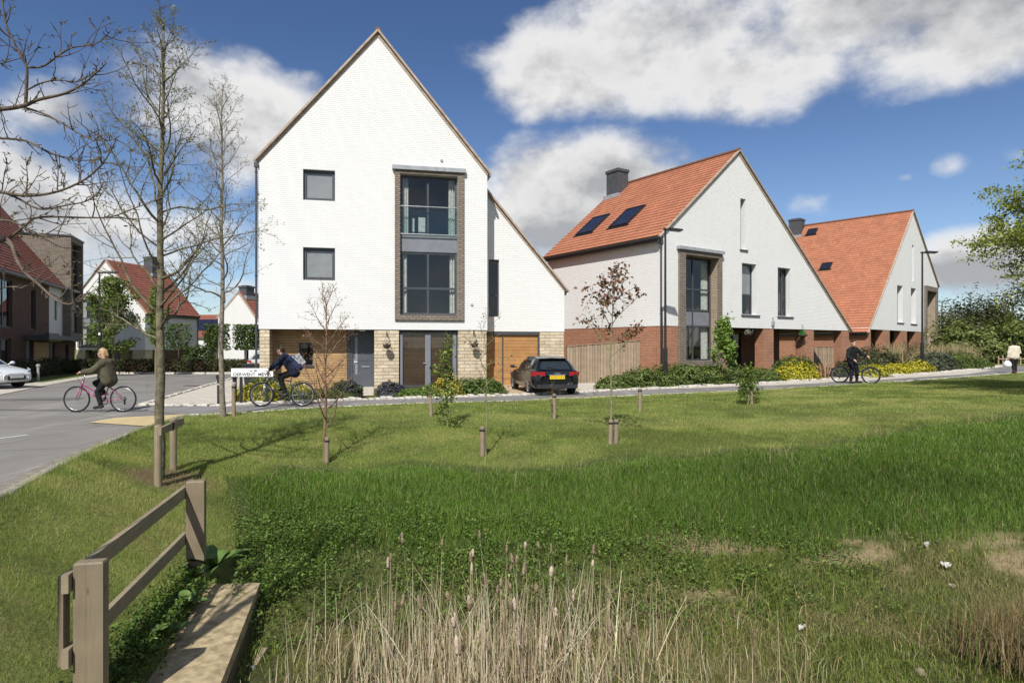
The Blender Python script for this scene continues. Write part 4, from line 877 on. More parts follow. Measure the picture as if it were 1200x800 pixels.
rf = roof_slope('roof', (W4+.2,5.15-.2), (2.9,9.42), -.03, 6.3, M['tile_red'], h); rf2 = roof_slope('roof', (-.2,6.4-.2), (2.9,9.42), -.03, 6.3, M['tile_red'], h); verge(rf, (W4+.22,4.88), (2.9,9.43), -.05, .06); verge(rf2, (-.22,6.14), (2.9,9.43), -.05, .06)
chimney(rf, 3.3, 4.6, 8.4, 10.2, .9, 1.0); downpipe(h, W4+.07, 6.1, 0, 4.9); gutter(h, W4+.14, 4.9, 0, 6.2, 1)

# ---------------------------------------------------------------- white house glimpsed beside the tall house, and the long low house with solar panels
h = thing('house', 'white gable end with a dark chimney glimpsed left of the tall white house', 'house', (-25.0,53,-.4), R(-20))
W5 = 5.6
mb = MB(); mb.wall([(0,.1),(W5,.1),(W5,2.6),(2.2,6.6),(0,4.6)], [(2.9,.1,3.25,2.6)], 0, .2); mb.quad((0,0,.1),(0,9,.1),(0,9,4.6),(0,0,4.6)); mb.quad((W5,0,.1),(W5,9,.1),(W5,9,2.6),(W5,0,2.6)); mb.build('wall', M['white'], h)
window(h, 2.9,.1,3.25,2.6,.1, fw=.05, sill=False, room=.6, rm=M['room_dk'])
rf = roof_slope('roof', (W5+.15,2.5), (2.2,6.68), -.03, 9, M['tile_red'], h); roof_slope('roof', (-.2,4.5), (2.2,6.68), -.03, 9, M['tile_red'], h); verge(rf, (W5+.15,2.44), (2.2,6.68), -.05, .06); chimney(rf, 2.3, .8, 6.0, 7.15, .8, .9)
h = thing('house', 'long low house with solar panels on its dark red roof', 'house', (-44,66,-.6), R(-3))
mb = MB(); mb.wall([(0,0),(17,0),(17,3.4),(0,3.4)], [(9,.6,10.6,2.4),(12.2,.6,13.8,2.4)], 0, .2); mb.quad((17,0,0),(17,8,0),(17,8,3.4),(17,0,3.4)); mb.build('wall', M['white'], h)
window(h, 9,.6,10.6,2.4,.1, mx=(9.8,), fw=.06, room=.6, rm=M['room_dk']); window(h, 12.2,.6,13.8,2.4,.1, mx=(13.,), fw=.06, room=.6, rm=M['room_dk'])
rf = swap_slope('roof', -.3, 3.2, 4., 5.75, -.2, 17.2, M['tile_red'], h); swap_slope('roof', 8.3, 3.2, 4., 5.75, -.2, 17.2, M['tile_red'], h)
for k in range(8):
    x0 = 8.2+k*1.02; s = MB(); pt = lambda x, q, e: (x, -.3+4.3*q, 3.2+2.55*q+e)
    s.add([pt(x0,.25,.07),pt(x0+.98,.25,.07),pt(x0+.98,.72,.07),pt(x0,.72,.07),pt(x0,.25,.14),pt(x0+.98,.25,.14),pt(x0+.98,.72,.14),pt(x0,.72,.14)], [(0,3,2,1),(4,5,6,7),(0,1,5,4),(1,2,6,5),(2,3,7,6),(3,0,4,7)]); s.build('solar_panel', M['solar'], rf)

# ---------------------------------------------------------------- walls, fences, street furniture
def wallthing(label, cat, pts, hgt, th, mat, name='garden_wall', capm=None):
    p0 = Vector((*pts[0], 0)); t = thing(name, label, cat, (p0.x,p0.y,0)); mb = MB(); cp = MB()
    for (x0,y0),(x1,y1) in zip(pts, pts[1:]):
        z = min(t1(x0,y0), t1(x1,y1)); a = Vector((x0,y0,0))-p0; b = Vector((x1,y1,0))-p0; d = (b-a).normalized(); n = Vector((-d.y,d.x,0))*th/2; zt = z+hgt
        for (p,q,lo,hi,w,m_) in ((a,b,z-.4,zt,1.,mb),(a,b,zt,zt+.06,1.25,cp)):
            m_.add([p-n*w+Vector((0,0,lo)),q-n*w+Vector((0,0,lo)),q+n*w+Vector((0,0,lo)),p+n*w+Vector((0,0,lo)),p-n*w+Vector((0,0,hi)),q-n*w+Vector((0,0,hi)),q+n*w+Vector((0,0,hi)),p+n*w+Vector((0,0,hi))], [(0,3,2,1),(4,5,6,7),(0,1,5,4),(1,2,6,5),(2,3,7,6),(3,0,4,7)])
    mb.build('brickwork' if capm else 'masonry', mat, t); cp.build('coping', capm or mat, t); return t
wallthing('low brown brick garden wall in front of the brown brick house', 'wall', [(-24.9,29.),(-27.6,39.5)], .68, .3, M['brick_dark'], capm=M['brick_dark'])
wallthing('low brick wall behind the hedge at the far kerb', 'wall', [(-27,43.5),(-15,45)], .95, .3, M['brick_dark'], capm=M['brick_dark'])
wallthing('short pale stone wall before the white gabled house', 'wall', [(-27.2,44.4),(-23.9,44.6)], .55, .3, M['stone'], capm=M['stone'])
def board_fence(label, p0, p1, h0, h1, name='wooden_fence', bw=.15):
    t = thing(name, label, 'fence', (p0[0],p0[1],0)); d = Vector((p1[0]-p0[0],p1[1]-p0[1],0)); L = d.length; t.rotation_euler = (0,0,math.atan2(d.y,d.x)); n = int(L/bw); bd = MB()
    for k in range(n):
        x = k*L/n; hh = h0+(h1-h0)*k/n + random.uniform(-.012,.012); bd.box(x+.004, -.012+.01*(k%2), .02, x+L/n-.004, .012+.01*(k%2), hh)
    bd.build('boards', M['fence'], t)
    for x in (0, L*.5, L-.1):
        p = MB(); p.box(x,.03,-.2,x+.1,.13,h0+(h1-h0)*x/L+.03); p.build('post', M['fence'], t)
    r = MB(); r.box(-.02,-.03,max(h0,h1)*0+h0-.02,.001,.03,h0); 
    c = MB(); c.bar((0,0,h0+.02),(L,0,h1+.02),.08,.03); c.build('capping', M['fence'], t); return t
board_fence('weathered board fence behind the black car', (2.42,27.42), (5.78,28.12), 1.66, 1.92)
def h2(x, y): return (6.55+math.cos(A2)*x-math.sin(A2)*y, 27+math.sin(A2)*x+math.cos(A2)*y)
board_fence('pale board fence glimpsed beyond the brick arcade', (18.4,38.5), (21.6,39.3), 1.62, 1.62)
def street_lamp(x, y, H, label, ang=0, arm=.55, base=1.5):
    z = t1(x, y); t = thing('street_lamp', label, 'street lamp', (x,y,z), ang, 'black street lamps along the road'); p = MB()
    p.lathe([(.085,-.1),(.085,base),(.05,base+.03),(.045,H*.6),(.038,H)], 14); p.build('post', M['black'], t)
    b = MB(); b.lathe([(.12,0),(.12,.02),(.1,.04),(.092,.3)], 14); b.box(-.05,-.10,.5,.05,-.08,.95); b.build('base_sleeve', M['black'], t)
    a = MB(); a.box(-.06,-.05,H-.02,arm*.45,.05,H+.05); a.add([(arm*.4,-.11,H+.0),(arm*1.5,-.13,H+.03),(arm*1.5,.13,H+.03),(arm*.4,.11,H+.0),(arm*.4,-.07,H+.10),(arm*1.5,-.09,H+.09),(arm*1.5,.09,H+.09),(arm*.4,.07,H+.10)], [(0,3,2,1),(4,5,6,7),(0,1,5,4),(1,2,6,5),(2,3,7,6),(3,0,4,7)])
    hd = a.build('lamp_head', M['black'], t); l = MB(); l.box(arm*.6,-.09,H-.015,arm*1.4,.09,H+.012); l.build('lens', M['blind'], hd); 
    s = MB(); s.lathe([(.048,2.2),(.048,2.32)], 14); s.build('number_band', M['whitep'], t); return t
def Tz(x, y): return t1(x, y)
street_lamp(5.98,24.3,6.12, 'tall black street lamp at the corner of the wide white house', R(28))
street_lamp(20.55,31.2,6.0, 'tall black street lamp in front of the farthest white gabled house', R(10))
street_lamp(49,71,6.3, 'far small street lamp beside the right hand thicket', R(8))
street_lamp(-19.6,29.6,5.15, 'black street lamp behind the rider of the pink bicycle', R(6))
def bollard(name, x, y, hgt, r, mat, label, group=None):
    t = thing(name, label, 'bollard', (x,y,t1(x,y)), 0, group); p = MB(); p.lathe([(r,-.1),(r,hgt-.12)], 14); p.build('shaft', mat, t); c = MB(); c.lathe([(r*1.5,hgt-.12),(r*1.5,hgt-.02),(r*1.2,hgt),(0,hgt)], 14); c.build('cap', mat, t)
    b = MB(); b.lathe([(r*1.04,hgt-.3),(r*1.04,hgt-.24)], 14); b.build('reflective_band', M['lead'], t)
bollard('bollard', -22.4,29.45,.83,.055, plain('galvanised_post', (.42,.42,.39), (.3,.3,.28), 6, .6), 'pale slim bollard on the verge beside the white car')
bollard('bollard', -8.48,18.05,.86,.06, M['black'], 'black bollard standing nearer the street on the pale pavement', 'black bollards at the path mouth'); bollard('bollard', -8.28,18.6,.86,.06, M['black'], 'black bollard half hidden by the slim bare tree trunk', 'black bollards at the path mouth')
# street name plate
SX, SY = -8.27, 18.35
t = thing('street_sign', 'white street name plate reading DERWENT MEWS on two black posts', 'street sign', (SX,SY,0), R(2))
p = MB(); p.box(0,-.012,.79,1.22,.012,1.035); plate = p.build('plate', M['whitep'], t)
for x in (.27,1.02):
    q = MB(); q.box(x-.035,.014,-.1,x+.035,.07,.98); q.build('post', M['black'], t)
def text_mesh(body, size, loc, mat, parent, name='lettering', rot=(PI/2,0,0), sx=1.):
    cu = bpy.data.curves.new('tmp_text', 'FONT'); cu.body = body; cu.size = size; cu.align_x = 'CENTER'; cu.extrude = .002; cu.offset = size*.012
    ob = bpy.data.objects.new('tmp_text', cu); COL.objects.link(ob); bpy.context.view_layer.update()
    me = bpy.data.meshes.new_from_object(ob.evaluated_get(bpy.context.evaluated_depsgraph_get())); bpy.data.objects.remove(ob); bpy.data.curves.remove(cu)
    me.materials.clear(); me.materials.append(mat); me.name = name; o = link(name, me, parent); o.location = loc; o.rotation_euler = rot; o.scale = (sx,1,1); return o
ink = plain('sign_ink', (.03,.03,.045), None, 5, .6, .3, 0)
text_mesh('DERWENT  MEWS', .125, (.61,-.016,.815), ink, plate, sx=1.08); text_mesh('1 to 38', .085, (.61,-.016,.935), ink, plate, sx=1.1)
# wheelie bin
t = thing('wheelie_bin', 'dark wheelie bin standing behind the street name plate', 'bin', (-10.15,24.3,0), R(12)); b = MB()
b.add([(-.2,-.25,.08),(.2,-.25,.08),(.2,.2,.08),(-.2,.2,.08),(-.28,-.33,.95),(.28,-.33,.95),(.28,.33,.95),(-.28,.33,.95)], [(0,3,2,1),(4,5,6,7),(0,1,5,4),(1,2,6,5),(2,3,7,6),(3,0,4,7)]); b.build('body', M['plastic'], t)
l = MB(); l.box(-.3,-.36,.952,.3,.36,1.0); l.tube([(-.26,.40,.97),(.26,.40,.97)], .02, 8); l.build('lid', M['plastic'], t)
for s in (-.24,.24):
    w = MB(); w.lathe([(0,-.03),(.1,-.03),(.1,.03),(0,.03)], 16, 'x', (s,.26,.1)); w.build('wheel', M['rubber'], t)
# hanging baskets
def basket(root_fn, x, z, A, O, label, leafcol, y=-.02, n=120, r=.15):
    ca, sa = math.cos(A), math.sin(A); t = thing('hanging_basket', label, 'hanging basket', (O[0]+ca*x-sa*y, O[1]+sa*x+ca*y, z), A, 'hanging baskets on the houses')
    b = MB(); b.tube([(0,0,.42),(0,0,.62)], .012, 6); b.tube([(0,0,.58),(0,-.12,.62),(0,-.26,.60),(0,-.28,.56)], .011, 6); b.tube([(0,0,.46),(0,-.14,.59)], .009, 6); b.build('bracket', M['black'], t)
    c = MB()
    for k in range(3): c.tube([(0,-.28,.56),(.14*math.cos(k*2.1+.5),-.28+.14*math.sin(k*2.1+.5),.10)], .005, 4, cap=False)
    c.build('chain', M['black'], t)
    w = MB(); w.lathe([(.03,-.08),(.10,-.05),(r-.01,.02),(r,.09),(r-.02,.09)], 16, c=(0,-.28,0)); w.build('bowl', M['terra'], t)
    if n:
        p = RNG.normal(0,.075,(n,3))+np.array([0,-.28,.11]); leaves('planting', p, RNG.uniform(.03,.06,n), tint(n,[leafcol],[1]), .4, parent=t)
    return t
O1 = (H1O.x,H1O.y); basket(None, 4.74, 1.66, A1, O1, 'dark hanging basket on the stone pier left of the french windows', (.06,.06,.03), n=40); basket(None, 8.18, 1.70, A1, O1, 'dark hanging basket on the stone pier beside the garage wing', (.05,.06,.03), n=40)
O2 = (6.55,27); basket(None, 6.05, 2.22, A2, O2, 'grey white hanging basket left under the brick arcade', (.36,.38,.34), y=.3, r=.2, n=260); basket(None, 10.7, 2.20, A2, O2, 'bright green hanging basket under the brick arcade', (.07,.30,.08), y=.2, r=.24, n=420)
# black bracket on the left stone pier without a basket
# timber rail beside the ditch
t = thing('timber_barrier', 'weathered two rail timber barrier with two thick posts beside the ditch', 'barrier', (-3.02,4.47,-.85))
v = Vector((-.58,2.63,0)); u = v.normalized(); nrm = Vector((-u.y,u.x,0))
def opost(c, w, d, z1):
    m_ = MB(); q = []
    for z, e in ((-.35,0),(z1-.012,0),(z1,.008)):
        for a, b in ((-1,-1),(1,-1),(1,1),(-1,1)): q.append(c+nrm*a*(w/2-e)+u*b*(d/2-e)+Vector((0,0,z)))
    m_.add(q, [(0,1,5,4),(1,2,6,5),(2,3,7,6),(3,0,4,7),(4,5,9,8),(5,6,10,9),(6,7,11,10),(7,4,8,11),(8,9,10,11)]); return m_
opost(Vector((0,0,0)),.19,.10,1.01).build('post', M['postw'], t); opost(v,.19,.10,1.015).build('post', M['postw'], t)
def railbar(z, hh, y0, y1):
    m_ = MB(); a = nrm*.125 - u*y0 + Vector((0,0,z)); b = v + nrm*.125 + u*y1 + Vector((0,0,z+.005)); m_.bar(a, b, .045, hh); m_.build('rail', M['rail'], t)
railbar(.885,.13,.10,.03); railbar(.36,.13,.10,.03)
m_ = MB(); m_.bar(nrm*.165-u*.02+Vector((0,0,.30)), nrm*.165-u*.02+Vector((0,0,.93)), .035, .10, tuple(u)); m_.build('cleat', M['postw'], t)
# headwall of the culvert
t = thing('culvert_headwall', 'flat topped concrete and sleeper headwall catching the rail shadow by the ditch', 'headwall', (-2.6,4.8,-1.0)); m_ = MB(); a = Vector((-3.45,7.09,0))-Vector((-2.6,4.8,0)); b = Vector((-2.88,7.12,0))-Vector((-2.6,4.8,0)); c = Vector((-2.2,4.45,0))-Vector((-2.6,4.8,0)); d = Vector((-2.80,4.45,0))-Vector((-2.6,4.8,0))
nn = 26; mm = 8; vs_ = []; fs_ = []
for i in range(nn+1):
    for j in range(mm+1):
        p = (d+(a-d)*i/nn)*(1-j/mm)+(c+(b-c)*i/nn)*(j/mm); e = .02 if j in (0,mm) or i == nn else 0; vs_.append((p.x,p.y,.0-e*.5+.012*(vnoise(np.array([p.x*6.]),np.array([p.y*6.]))[0]-.5)))
for i in range(nn):
    for j in range(mm): k = i*(mm+1)+j; fs_.append((k,k+1,k+mm+2,k+mm+1))
m_.add(vs_, fs_)
for p, q in ((c,b),(b,a),(a,d)): m_.quad(p+Vector((0,0,-.008)), q+Vector((0,0,-.008)), q+Vector((0,0,-.13)), p+Vector((0,0,-.13)))
m_.build('slab', M['conc'], t)
for k in range(3):
    m_ = MB(); o2 = Vector((-.03-.012*k,0,-.235-.19*k)); m_.bar(c+o2, b+o2+Vector((-.02,-.05,0)), .09, .18); m_.build('sleeper', M['headside'], t)
m_ = MB(); q = (c*.55+b*.45)+Vector((.05,0,-.32)); m_.bar(q+Vector((.0,-.55,-.18)), q+Vector((.02,.5,.0)), .05, .10); m_.build('side_rail', M['rail'], t)
m_ = MB(); m_.lathe([(0,-.02),(.03,-.02),(.035,.02),(.0,.03)], 10, 'x', tuple(q+Vector((.03,.18,.0)))); m_.build('bolt', M['steel'], t)
# ---------------------------------------------------------------- trees and shrubs
def rv(s=1.): return Vector((random.gauss(0,s), random.gauss(0,s), random.gauss(0,s)))
def limb(mb, p, d, L, r, lvl, tips, up=.12, wig=.13, kids=(7,4,2), ratio=.42, minr=.0025, spread=55, n0=None, first=.25):
    n = n0 or max(3, int(L/.16) if lvl == 0 else 4); d = d.normalized(); pts = [p.copy()]; q = p.copy(); ds = []
    for i in range(n):
        d = (d + rv(wig) + Vector((0,0,up))).normalized(); q = q + d*(L/n); pts.append(q.copy()); ds.append(d.copy())
    rad = [max(minr, r*(1-.82*i/n)) for i in range(n+1)]
    mb.tube(pts, rad, 6 if r > .012 else (5 if r > .006 else 4), cap=False)
    tips.append((pts[-1], ds[-1], lvl))
    if lvl < len(kids) and L > .08:
        k = kids[lvl]; k = max(1, int(round(k*random.uniform(.75,1.25))))
        for j in range(k):
            f = first + (1-first)*(j+random.random()*.8)/k; i = min(n-1, int(f*n)); b = pts[i].lerp(pts[i+1], f*n-i)
            ax = ds[i].cross(rv()).normalized(); a = R(random.gauss(spread, 12)); nd = (ds[i]*math.cos(a)+ax*math.sin(a))
            limb(mb, b, nd, L*ratio*random.uniform(.6,1.25)*(1.15-.55*f), max(minr, rad[i]*.55), lvl+1, tips, up, wig*1.15, kids, ratio, minr, spread, first=.15)
def trunk_pts(H, bend=.05, n=14, lean=(0,0)):
    pts = []; x = y = 0
    for i in range(n+1):
        f = i/n; pts.append(Vector((x+lean[0]*f, y+lean[1]*f, H*f))); x += random.gauss(0,bend)*.4; y += random.gauss(0,bend)*.4
    return pts
def at(pts, f):
    f = min(max(f,0),.999)*(len(pts)-1); i = int(f); return pts[i].lerp(pts[i+1], f-i)
def bare_tree(name, label, x, y, H, r, z0, nl, Lf, bark, twig, group, seed, budcol, up=.10, kids=(8,5,2), elev=(12,62), nbud=1):
    random.seed(seed); zb = t1(x,y); t = thing(name, label, 'tree', (x,y,zb), 0, group); pts = trunk_pts(H, .045); n = len(pts)
    mb = MB(); mb.tube([Vector((0,0,-.2))]+pts, [r*1.25]+[r*(1.12-.08*0 if i == 0 else 1)*(1-.86*(i/(n-1))**1.15) for i in range(n)], 12); mb.build('trunk', bark, t, True)
    br = MB(); tips = []; az = random.random()*6
    for k in range(nl):
        f = z0/H + (1-z0/H)*((k+random.random()*.6)/nl)**.92*.97; az += 2.4+random.gauss(0,.35); g = (f*H-z0)/(H-z0); e = R(elev[0]+(elev[1]-elev[0])*g**.7+random.gauss(0,7))
        L = Lf(g)*random.uniform(.75,1.2); d = Vector((math.cos(az)*math.cos(e), math.sin(az)*math.cos(e), math.sin(e)))
        limb(br, at(pts,f), d, L, r*(.34-.20*g)*random.uniform(.7,1.15), 0, tips, up, .16, kids, .40, .0020)
    br.build('branches', twig, t, True)
    c = []
    for p, d, l in tips:
        for _ in range(nbud): c.append(p - d*random.random()*.10 + rv(.008))
    c = np.array([tuple(v) for v in c]); leaves('buds', c, RNG.uniform(.010,.026,len(c)), tint(len(c), budcol, [1]*len(budcol)), .5, parent=t, asp=2., stuff=True)
    return t, pts
BARE = 'bare lichen covered street trees'
bare_tree('bare_tree', 'bare tree with lichen covered trunk held by two stakes and a crossbar', -5.33, 9.4, 6.95, .072, 2.0, 40, lambda g: 1.75*(1-g)**.75+.30, M['bark'], M['bark'], BARE, 21, [(.20,.21,.08),(.26,.25,.12)], kids=(9,5,1), elev=(2,60), up=.07)
bare_tree('bare_tree', 'slimmer bare grey tree beside the street name plate', -7.0, 15.1, 8.0, .066, 2.6, 36, lambda g: 1.55*(1-g)**.7+.25, M['bark_grey'], M['bark_grey'], BARE, 5, [(.25,.24,.12),(.3,.27,.16)], kids=(8,5,1), elev=(20,60))

# overhanging bare tree, trunk just outside the frame at the left; limbs at their own distances
def overhang():
    random.seed(33); tx, ty = -3.66, 2.4; zb = t1(tx,ty); t = thing('bare_tree', 'near bare tree reaching its dark limbs in from the left edge', 'tree', (tx,ty,zb))
    pts = [Vector((0,0,-.2)),Vector((.02,0,.8)),Vector((.0,.03,1.8)),Vector((.06,.0,3.0)),Vector((.05,.05,4.4)),Vector((.12,.1,6.2))]; mb = MB(); mb.tube(pts, [.12,.10,.09,.075,.055,.02], 12); mb.build('trunk', M['bark'], t, True)
    br = MB(); tips = []
    def w(px, py, Y): return Vector(((px-600)/F*Y-tx, Y-ty, EYE+(405-py)/F*Y-zb))
    def main(pp, r0, r1, Y0, Y1, zt=None, kids=9, tw=.20):
        q = [w(px,py,Y0+(Y1-Y0)*i/(len(pp)-1)) for i,(px,py) in enumerate(pp)]
        if zt is not None: q = [Vector((.04,.03,zt-zb))] + q
        P = []
        for i in range(len(q)-1):
            for s in range(4):
                f = s/4; a, b = q[i], q[i+1]; p0 = q[max(i-1,0)]; p3 = q[min(i+2,len(q)-1)]
                P.append(.5*((2*a)+(b-p0)*f+(2*p0-5*a+4*b-p3)*f*f+(3*a-p0-3*b+p3)*f**3))
        P.append(q[-1]); n = len(P); br.tube(P, [r0+(r1-r0)*(i/(n-1))**.8 for i in range(n)], 7, cap=False)
        for k in range(kids):
            f = .22+.78*(k+random.random())/kids; i = min(n-2,int(f*(n-1))); d = (P[i+1]-P[i]).normalized(); ax = d.cross(rv()).normalized(); a = R(random.gauss(58,14)); d2 = d*math.cos(a)+ax*math.sin(a)+Vector((0,0,.25))
            limb(br, P[i], d2, tw*random.uniform(.35,1.5), .0042, 1, tips, .10, .16, (0,2,0), .45, .0018)
        for k in range(kids*2):                                          # short spurs
            f = .15+.85*random.random(); i = min(n-2,int(f*(n-1))); d = (P[i+1]-P[i]).normalized(); ax = d.cross(rv()).normalized(); br.tube([P[i],P[i]+ax*.018+d*.01,P[i]+ax*.03+d*.03], [.0035,.003,.0015], 4, cap=False)
    main([(-70,132),(0,128),(28,124),(45,117),(75,110),(95,100),(110,88),(124,75)], .022, .003, 4.3, 4.0, 3.0)
    main([(30,123),(31,100),(31,78),(24,65),(14,45),(7,28),(4,10),(0,-20)], .012, .004, 4.25, 4.2)
    main([(33,79),(50,78),(70,64),(85,56),(105,53),(118,48),(129,37)], .008, .0025, 4.22, 3.9, kids=7)
    main([(33,105),(50,97),(70,94),(90,96),(105,89),(120,80)], .006, .0025, 4.24, 4.1, kids=7)
    main([(28,126),(50,133),(70,143),(90,155),(110,164),(125,165),(136,162)], .008, .0025, 4.25, 3.9, kids=7)
    main([(-60,158),(0,162),(30,165),(50,175),(75,185),(90,188),(116,187)], .012, .0025, 4.4, 4.2, 2.8)
    main([(-60,220),(0,225),(25,229),(50,228),(75,222),(100,210),(115,197),(125,185),(136,164)], .014, .003, 4.0, 3.8, 2.6)
    main([(0,224),(20,232),(40,243),(55,245),(75,241),(100,236),(115,226),(121,214)], .008, .003, 4.0, 3.85, kids=8)
    main([(-50,300),(0,283),(12,278),(30,264),(40,256),(60,254),(100,255),(130,254),(155,245),(186,233)], .013, .003, 4.1, 3.9, 2.3, kids=10)
    main([(-50,262),(0,258),(20,262),(35,271),(50,276),(70,278)], .011, .003, 3.9, 3.8, 2.5)
    main([(10,280),(15,290),(20,305),(30,320),(45,333),(58,345),(70,354),(85,356),(95,346),(107,343)], .014, .003, 4.0, 3.7, kids=8)
    main([(-40,345),(0,338),(12,336),(28,338)], .008, .002, 4.3, 4.3, 2.0, kids=4)
    main([(2,226),(5,205),(9,190)], .004, .002, 4, 3.98, kids=3, tw=.1)
    for x, a, b in ((31,228,184),(67,222,181),(92,216,188),(118,196,172)): main([(x,a),(x+1,(a+b)/2),(x-1,b)], .0042, .002, 3.9, 3.88, kids=3, tw=.08)
    main([(0,12),(-3,40),(-8,70)], .006, .003, 4.2, 4.2, kids=4); main([(-30,60),(2,75),(10,62)], .006, .002, 4.4, 4.3, kids=5)
    br.build('branches', M['twig'], t, True)
    c = np.array([tuple(p-d*random.random()*.05) for p,d,l in tips for _ in range(1)]); leaves('buds', c, RNG.uniform(.008,.018,len(c)), tint(len(c), [(.17,.13,.08),(.22,.2,.09)], [2,1]), .4, parent=t, asp=2.2, stuff=True)
    return t
overhang()

def stake(x, y, h_, r, label, group='tree stakes on the lawn', tie=True):
    t = thing('tree_stake', label, 'stake', (x,y,t1(x,y)), random.random()*3, group); t.rotation_euler = (random.gauss(0,.025),random.gauss(0,.025),t.rotation_euler.z); r *= .82; m_ = MB(); m_.lathe([(r,-.3),(r,h_-.01),(r*.85,h_),(0,h_+.004)], 12); m_.build('post', M['stake'], t, False)
    if tie:
        k = MB(); k.lathe([(r*1.04,h_-.09),(r*1.08,h_-.085),(r*1.08,h_-.055),(r*1.04,h_-.05)], 12); k.build('tie', M['rubber'], t)
    return t
# two stakes and a crossbar of the lichen tree
zs_ = t1(-5.33,9.4); t = thing('stake_frame', 'pair of round stakes joined by a crossbar round the lichen covered tree', 'stakes', (-5.33,9.4,zs_))
for (x,y) in ((.16,-.30),(-.08,.55)):
    m_ = MB(); zz = t1(-5.33+x,9.4+y)-zs_; m_.lathe([(.052,zz-.3),(.052,.83),(.045,.845),(0,.85)], 14, c=(x,y,0)); m_.build('post', M['stake'], t)
m_ = MB(); m_.bar((.25,-.42,.77),(.0,.68,.79),.045,.11); m_.build('crossbar', M['stake'], t); m_ = MB(); m_.bar((.135,.09,.775),(.115,.17,.777),.053,.12); m_.build('tie', M['rubber'], t)
stake(-6.78,15.18,.78,.055,'round stake beside the slimmer grey tree by the street sign')

def sapling(x, y, H, r, label, leafcol=None, nl=12, L=.55, nleaf=0, lsize=(.03,.06), seed=1, twig='twig_br', z0=.5, elev=(35,65), up=.12, kids=(5,2), keep=1., leafz=0., cluster=6, name='sapling', cat='sapling', spreadl=.05, Lf=None):
    random.seed(seed); t = thing(name, label, cat, (x,y,t1(x,y)), 0); pts = trunk_pts(H, .03, 12); n = len(pts); mb = MB(); mb.tube([Vector((0,0,-.1))]+pts, [r*1.2]+[r*(1-.85*(i/(n-1))) for i in range(n)], 8); mb.build('trunk', M[twig], t, True)
    br = MB(); tips = []; az = random.random()*6
    for k in range(nl):
        f = (z0+(H-z0)*(k+random.random()*.5)/nl*.97)/H; az += 2.4+random.gauss(0,.4); g = (f*H-z0)/(H-z0); e = R(elev[0]+(elev[1]-elev[0])*g+random.gauss(0,9)); Lk = (Lf(g) if Lf else L*(1-.55*g))*random.uniform(.7,1.25)
        limb(br, at(pts,f), Vector((math.cos(az)*math.cos(e),math.sin(az)*math.cos(e),math.sin(e))), Lk, r*.42*(1-.5*g)+.002, 0, tips, up, .12, kids, .5, .002)
    br.build('branches', M[twig], t, True)
    if leafcol:
        c = []
        for p, d, l in tips:
            if p.z > leafz and random.random() < keep:
                for _ in range(cluster): c.append(p - d*random.random()*.16 + rv(spreadl))
        c = np.array([tuple(v) for v in c]); leaves('leaves', c, RNG.uniform(*lsize,len(c)), tint(len(c), leafcol, [1]*len(leafcol)), .5, parent=t)
    return t
BR = [(.20,.10,.06),(.27,.14,.08)]
sapling(-3.42,11.36,3.0,.032,'bare brown twigged sapling in front of the grey front door',BR,20,.95,1,(.014,.028),4,'twig_br',.55,(42,66),.14,(6,3),.6,cluster=2,spreadl=.03)
stake(-3.36,11.30,.47,.05,'short round stake of the bare sapling before the front door')
sapling(-.5,11.86,2.55,.020,'thin bare sapling with few brown leaves in front of the garage wing',BR,13,.75,1,(.03,.05),9,'twig_gr',1.0,(20,55),.05,(4,2),.12,cluster=2)
stake(-.56,11.82,.57,.062,'round stake with a black tie carrying the thin sapling before the garage')
sapling(2.02,12.6,3.2,.026,'copper leaved sapling standing before the board fence',[(.20,.10,.06),(.25,.125,.075),(.14,.065,.045)],11,.9,1,(.04,.08),12,'twig_gr',1.75,(38,62),.07,(4,2),.8,1.2,6,spreadl=.055,Lf=lambda g: 1.0*(1-.5*g))
stake(1.98,12.55,.50,.055,'left post of the pair at the foot of the copper leaved sapling'); stake(2.10,12.58,.50,.055,'right post of the pair at the foot of the copper leaved sapling')
sapling(-1.44,14.0,2.1,.018,'bushy green leaved sapling in front of the french windows',[(.16,.22,.045),(.23,.29,.07),(.10,.15,.03)],15,.45,1,(.04,.075),17,'twig_gr',.06,(15,60),.05,(4,2),1.,cluster=4,spreadl=.055,Lf=lambda g: .40*(1-g)+.10)
stake(-2.0,15.4,.62,.06,'stake with grey cap left of the bushy green sapling')
sapling(.99,15.3,.95,.02,'dark stump of a sapling in a guard before the black car',[(.09,.06,.03)],6,.22,1,(.03,.05),3,'twig',.1,(30,60),.1,(3,),.6,cluster=2)
stake(1.04,15.26,.62,.055,'stake in front of the black car'); stake(3.35,16.3,.61,.06,'stake on the lawn in front of the board fence and tall street lamp')
sapling(6.5,17.2,1.0,.02,'small bushy green sapling by the path in front of the brick arcade',[(.14,.20,.04),(.11,.16,.03)],15,.34,1,(.04,.075),23,'twig_gr',.12,(15,60),.05,(4,2),1.,cluster=5,spreadl=.06)
stake(6.6,17.15,.6,.05,'stake behind the small bushy sapling by the path')
sapling(8.75,25.6,2.5,.03,'upright young tree with bright green leaves against the brick arcade',[(.17,.27,.05),(.21,.31,.07)],20,.5,1,(.07,.13),31,'twig_gr',.7,(25,60),.08,(4,2),1.,cluster=6,spreadl=.10,name='young_tree',cat='tree')

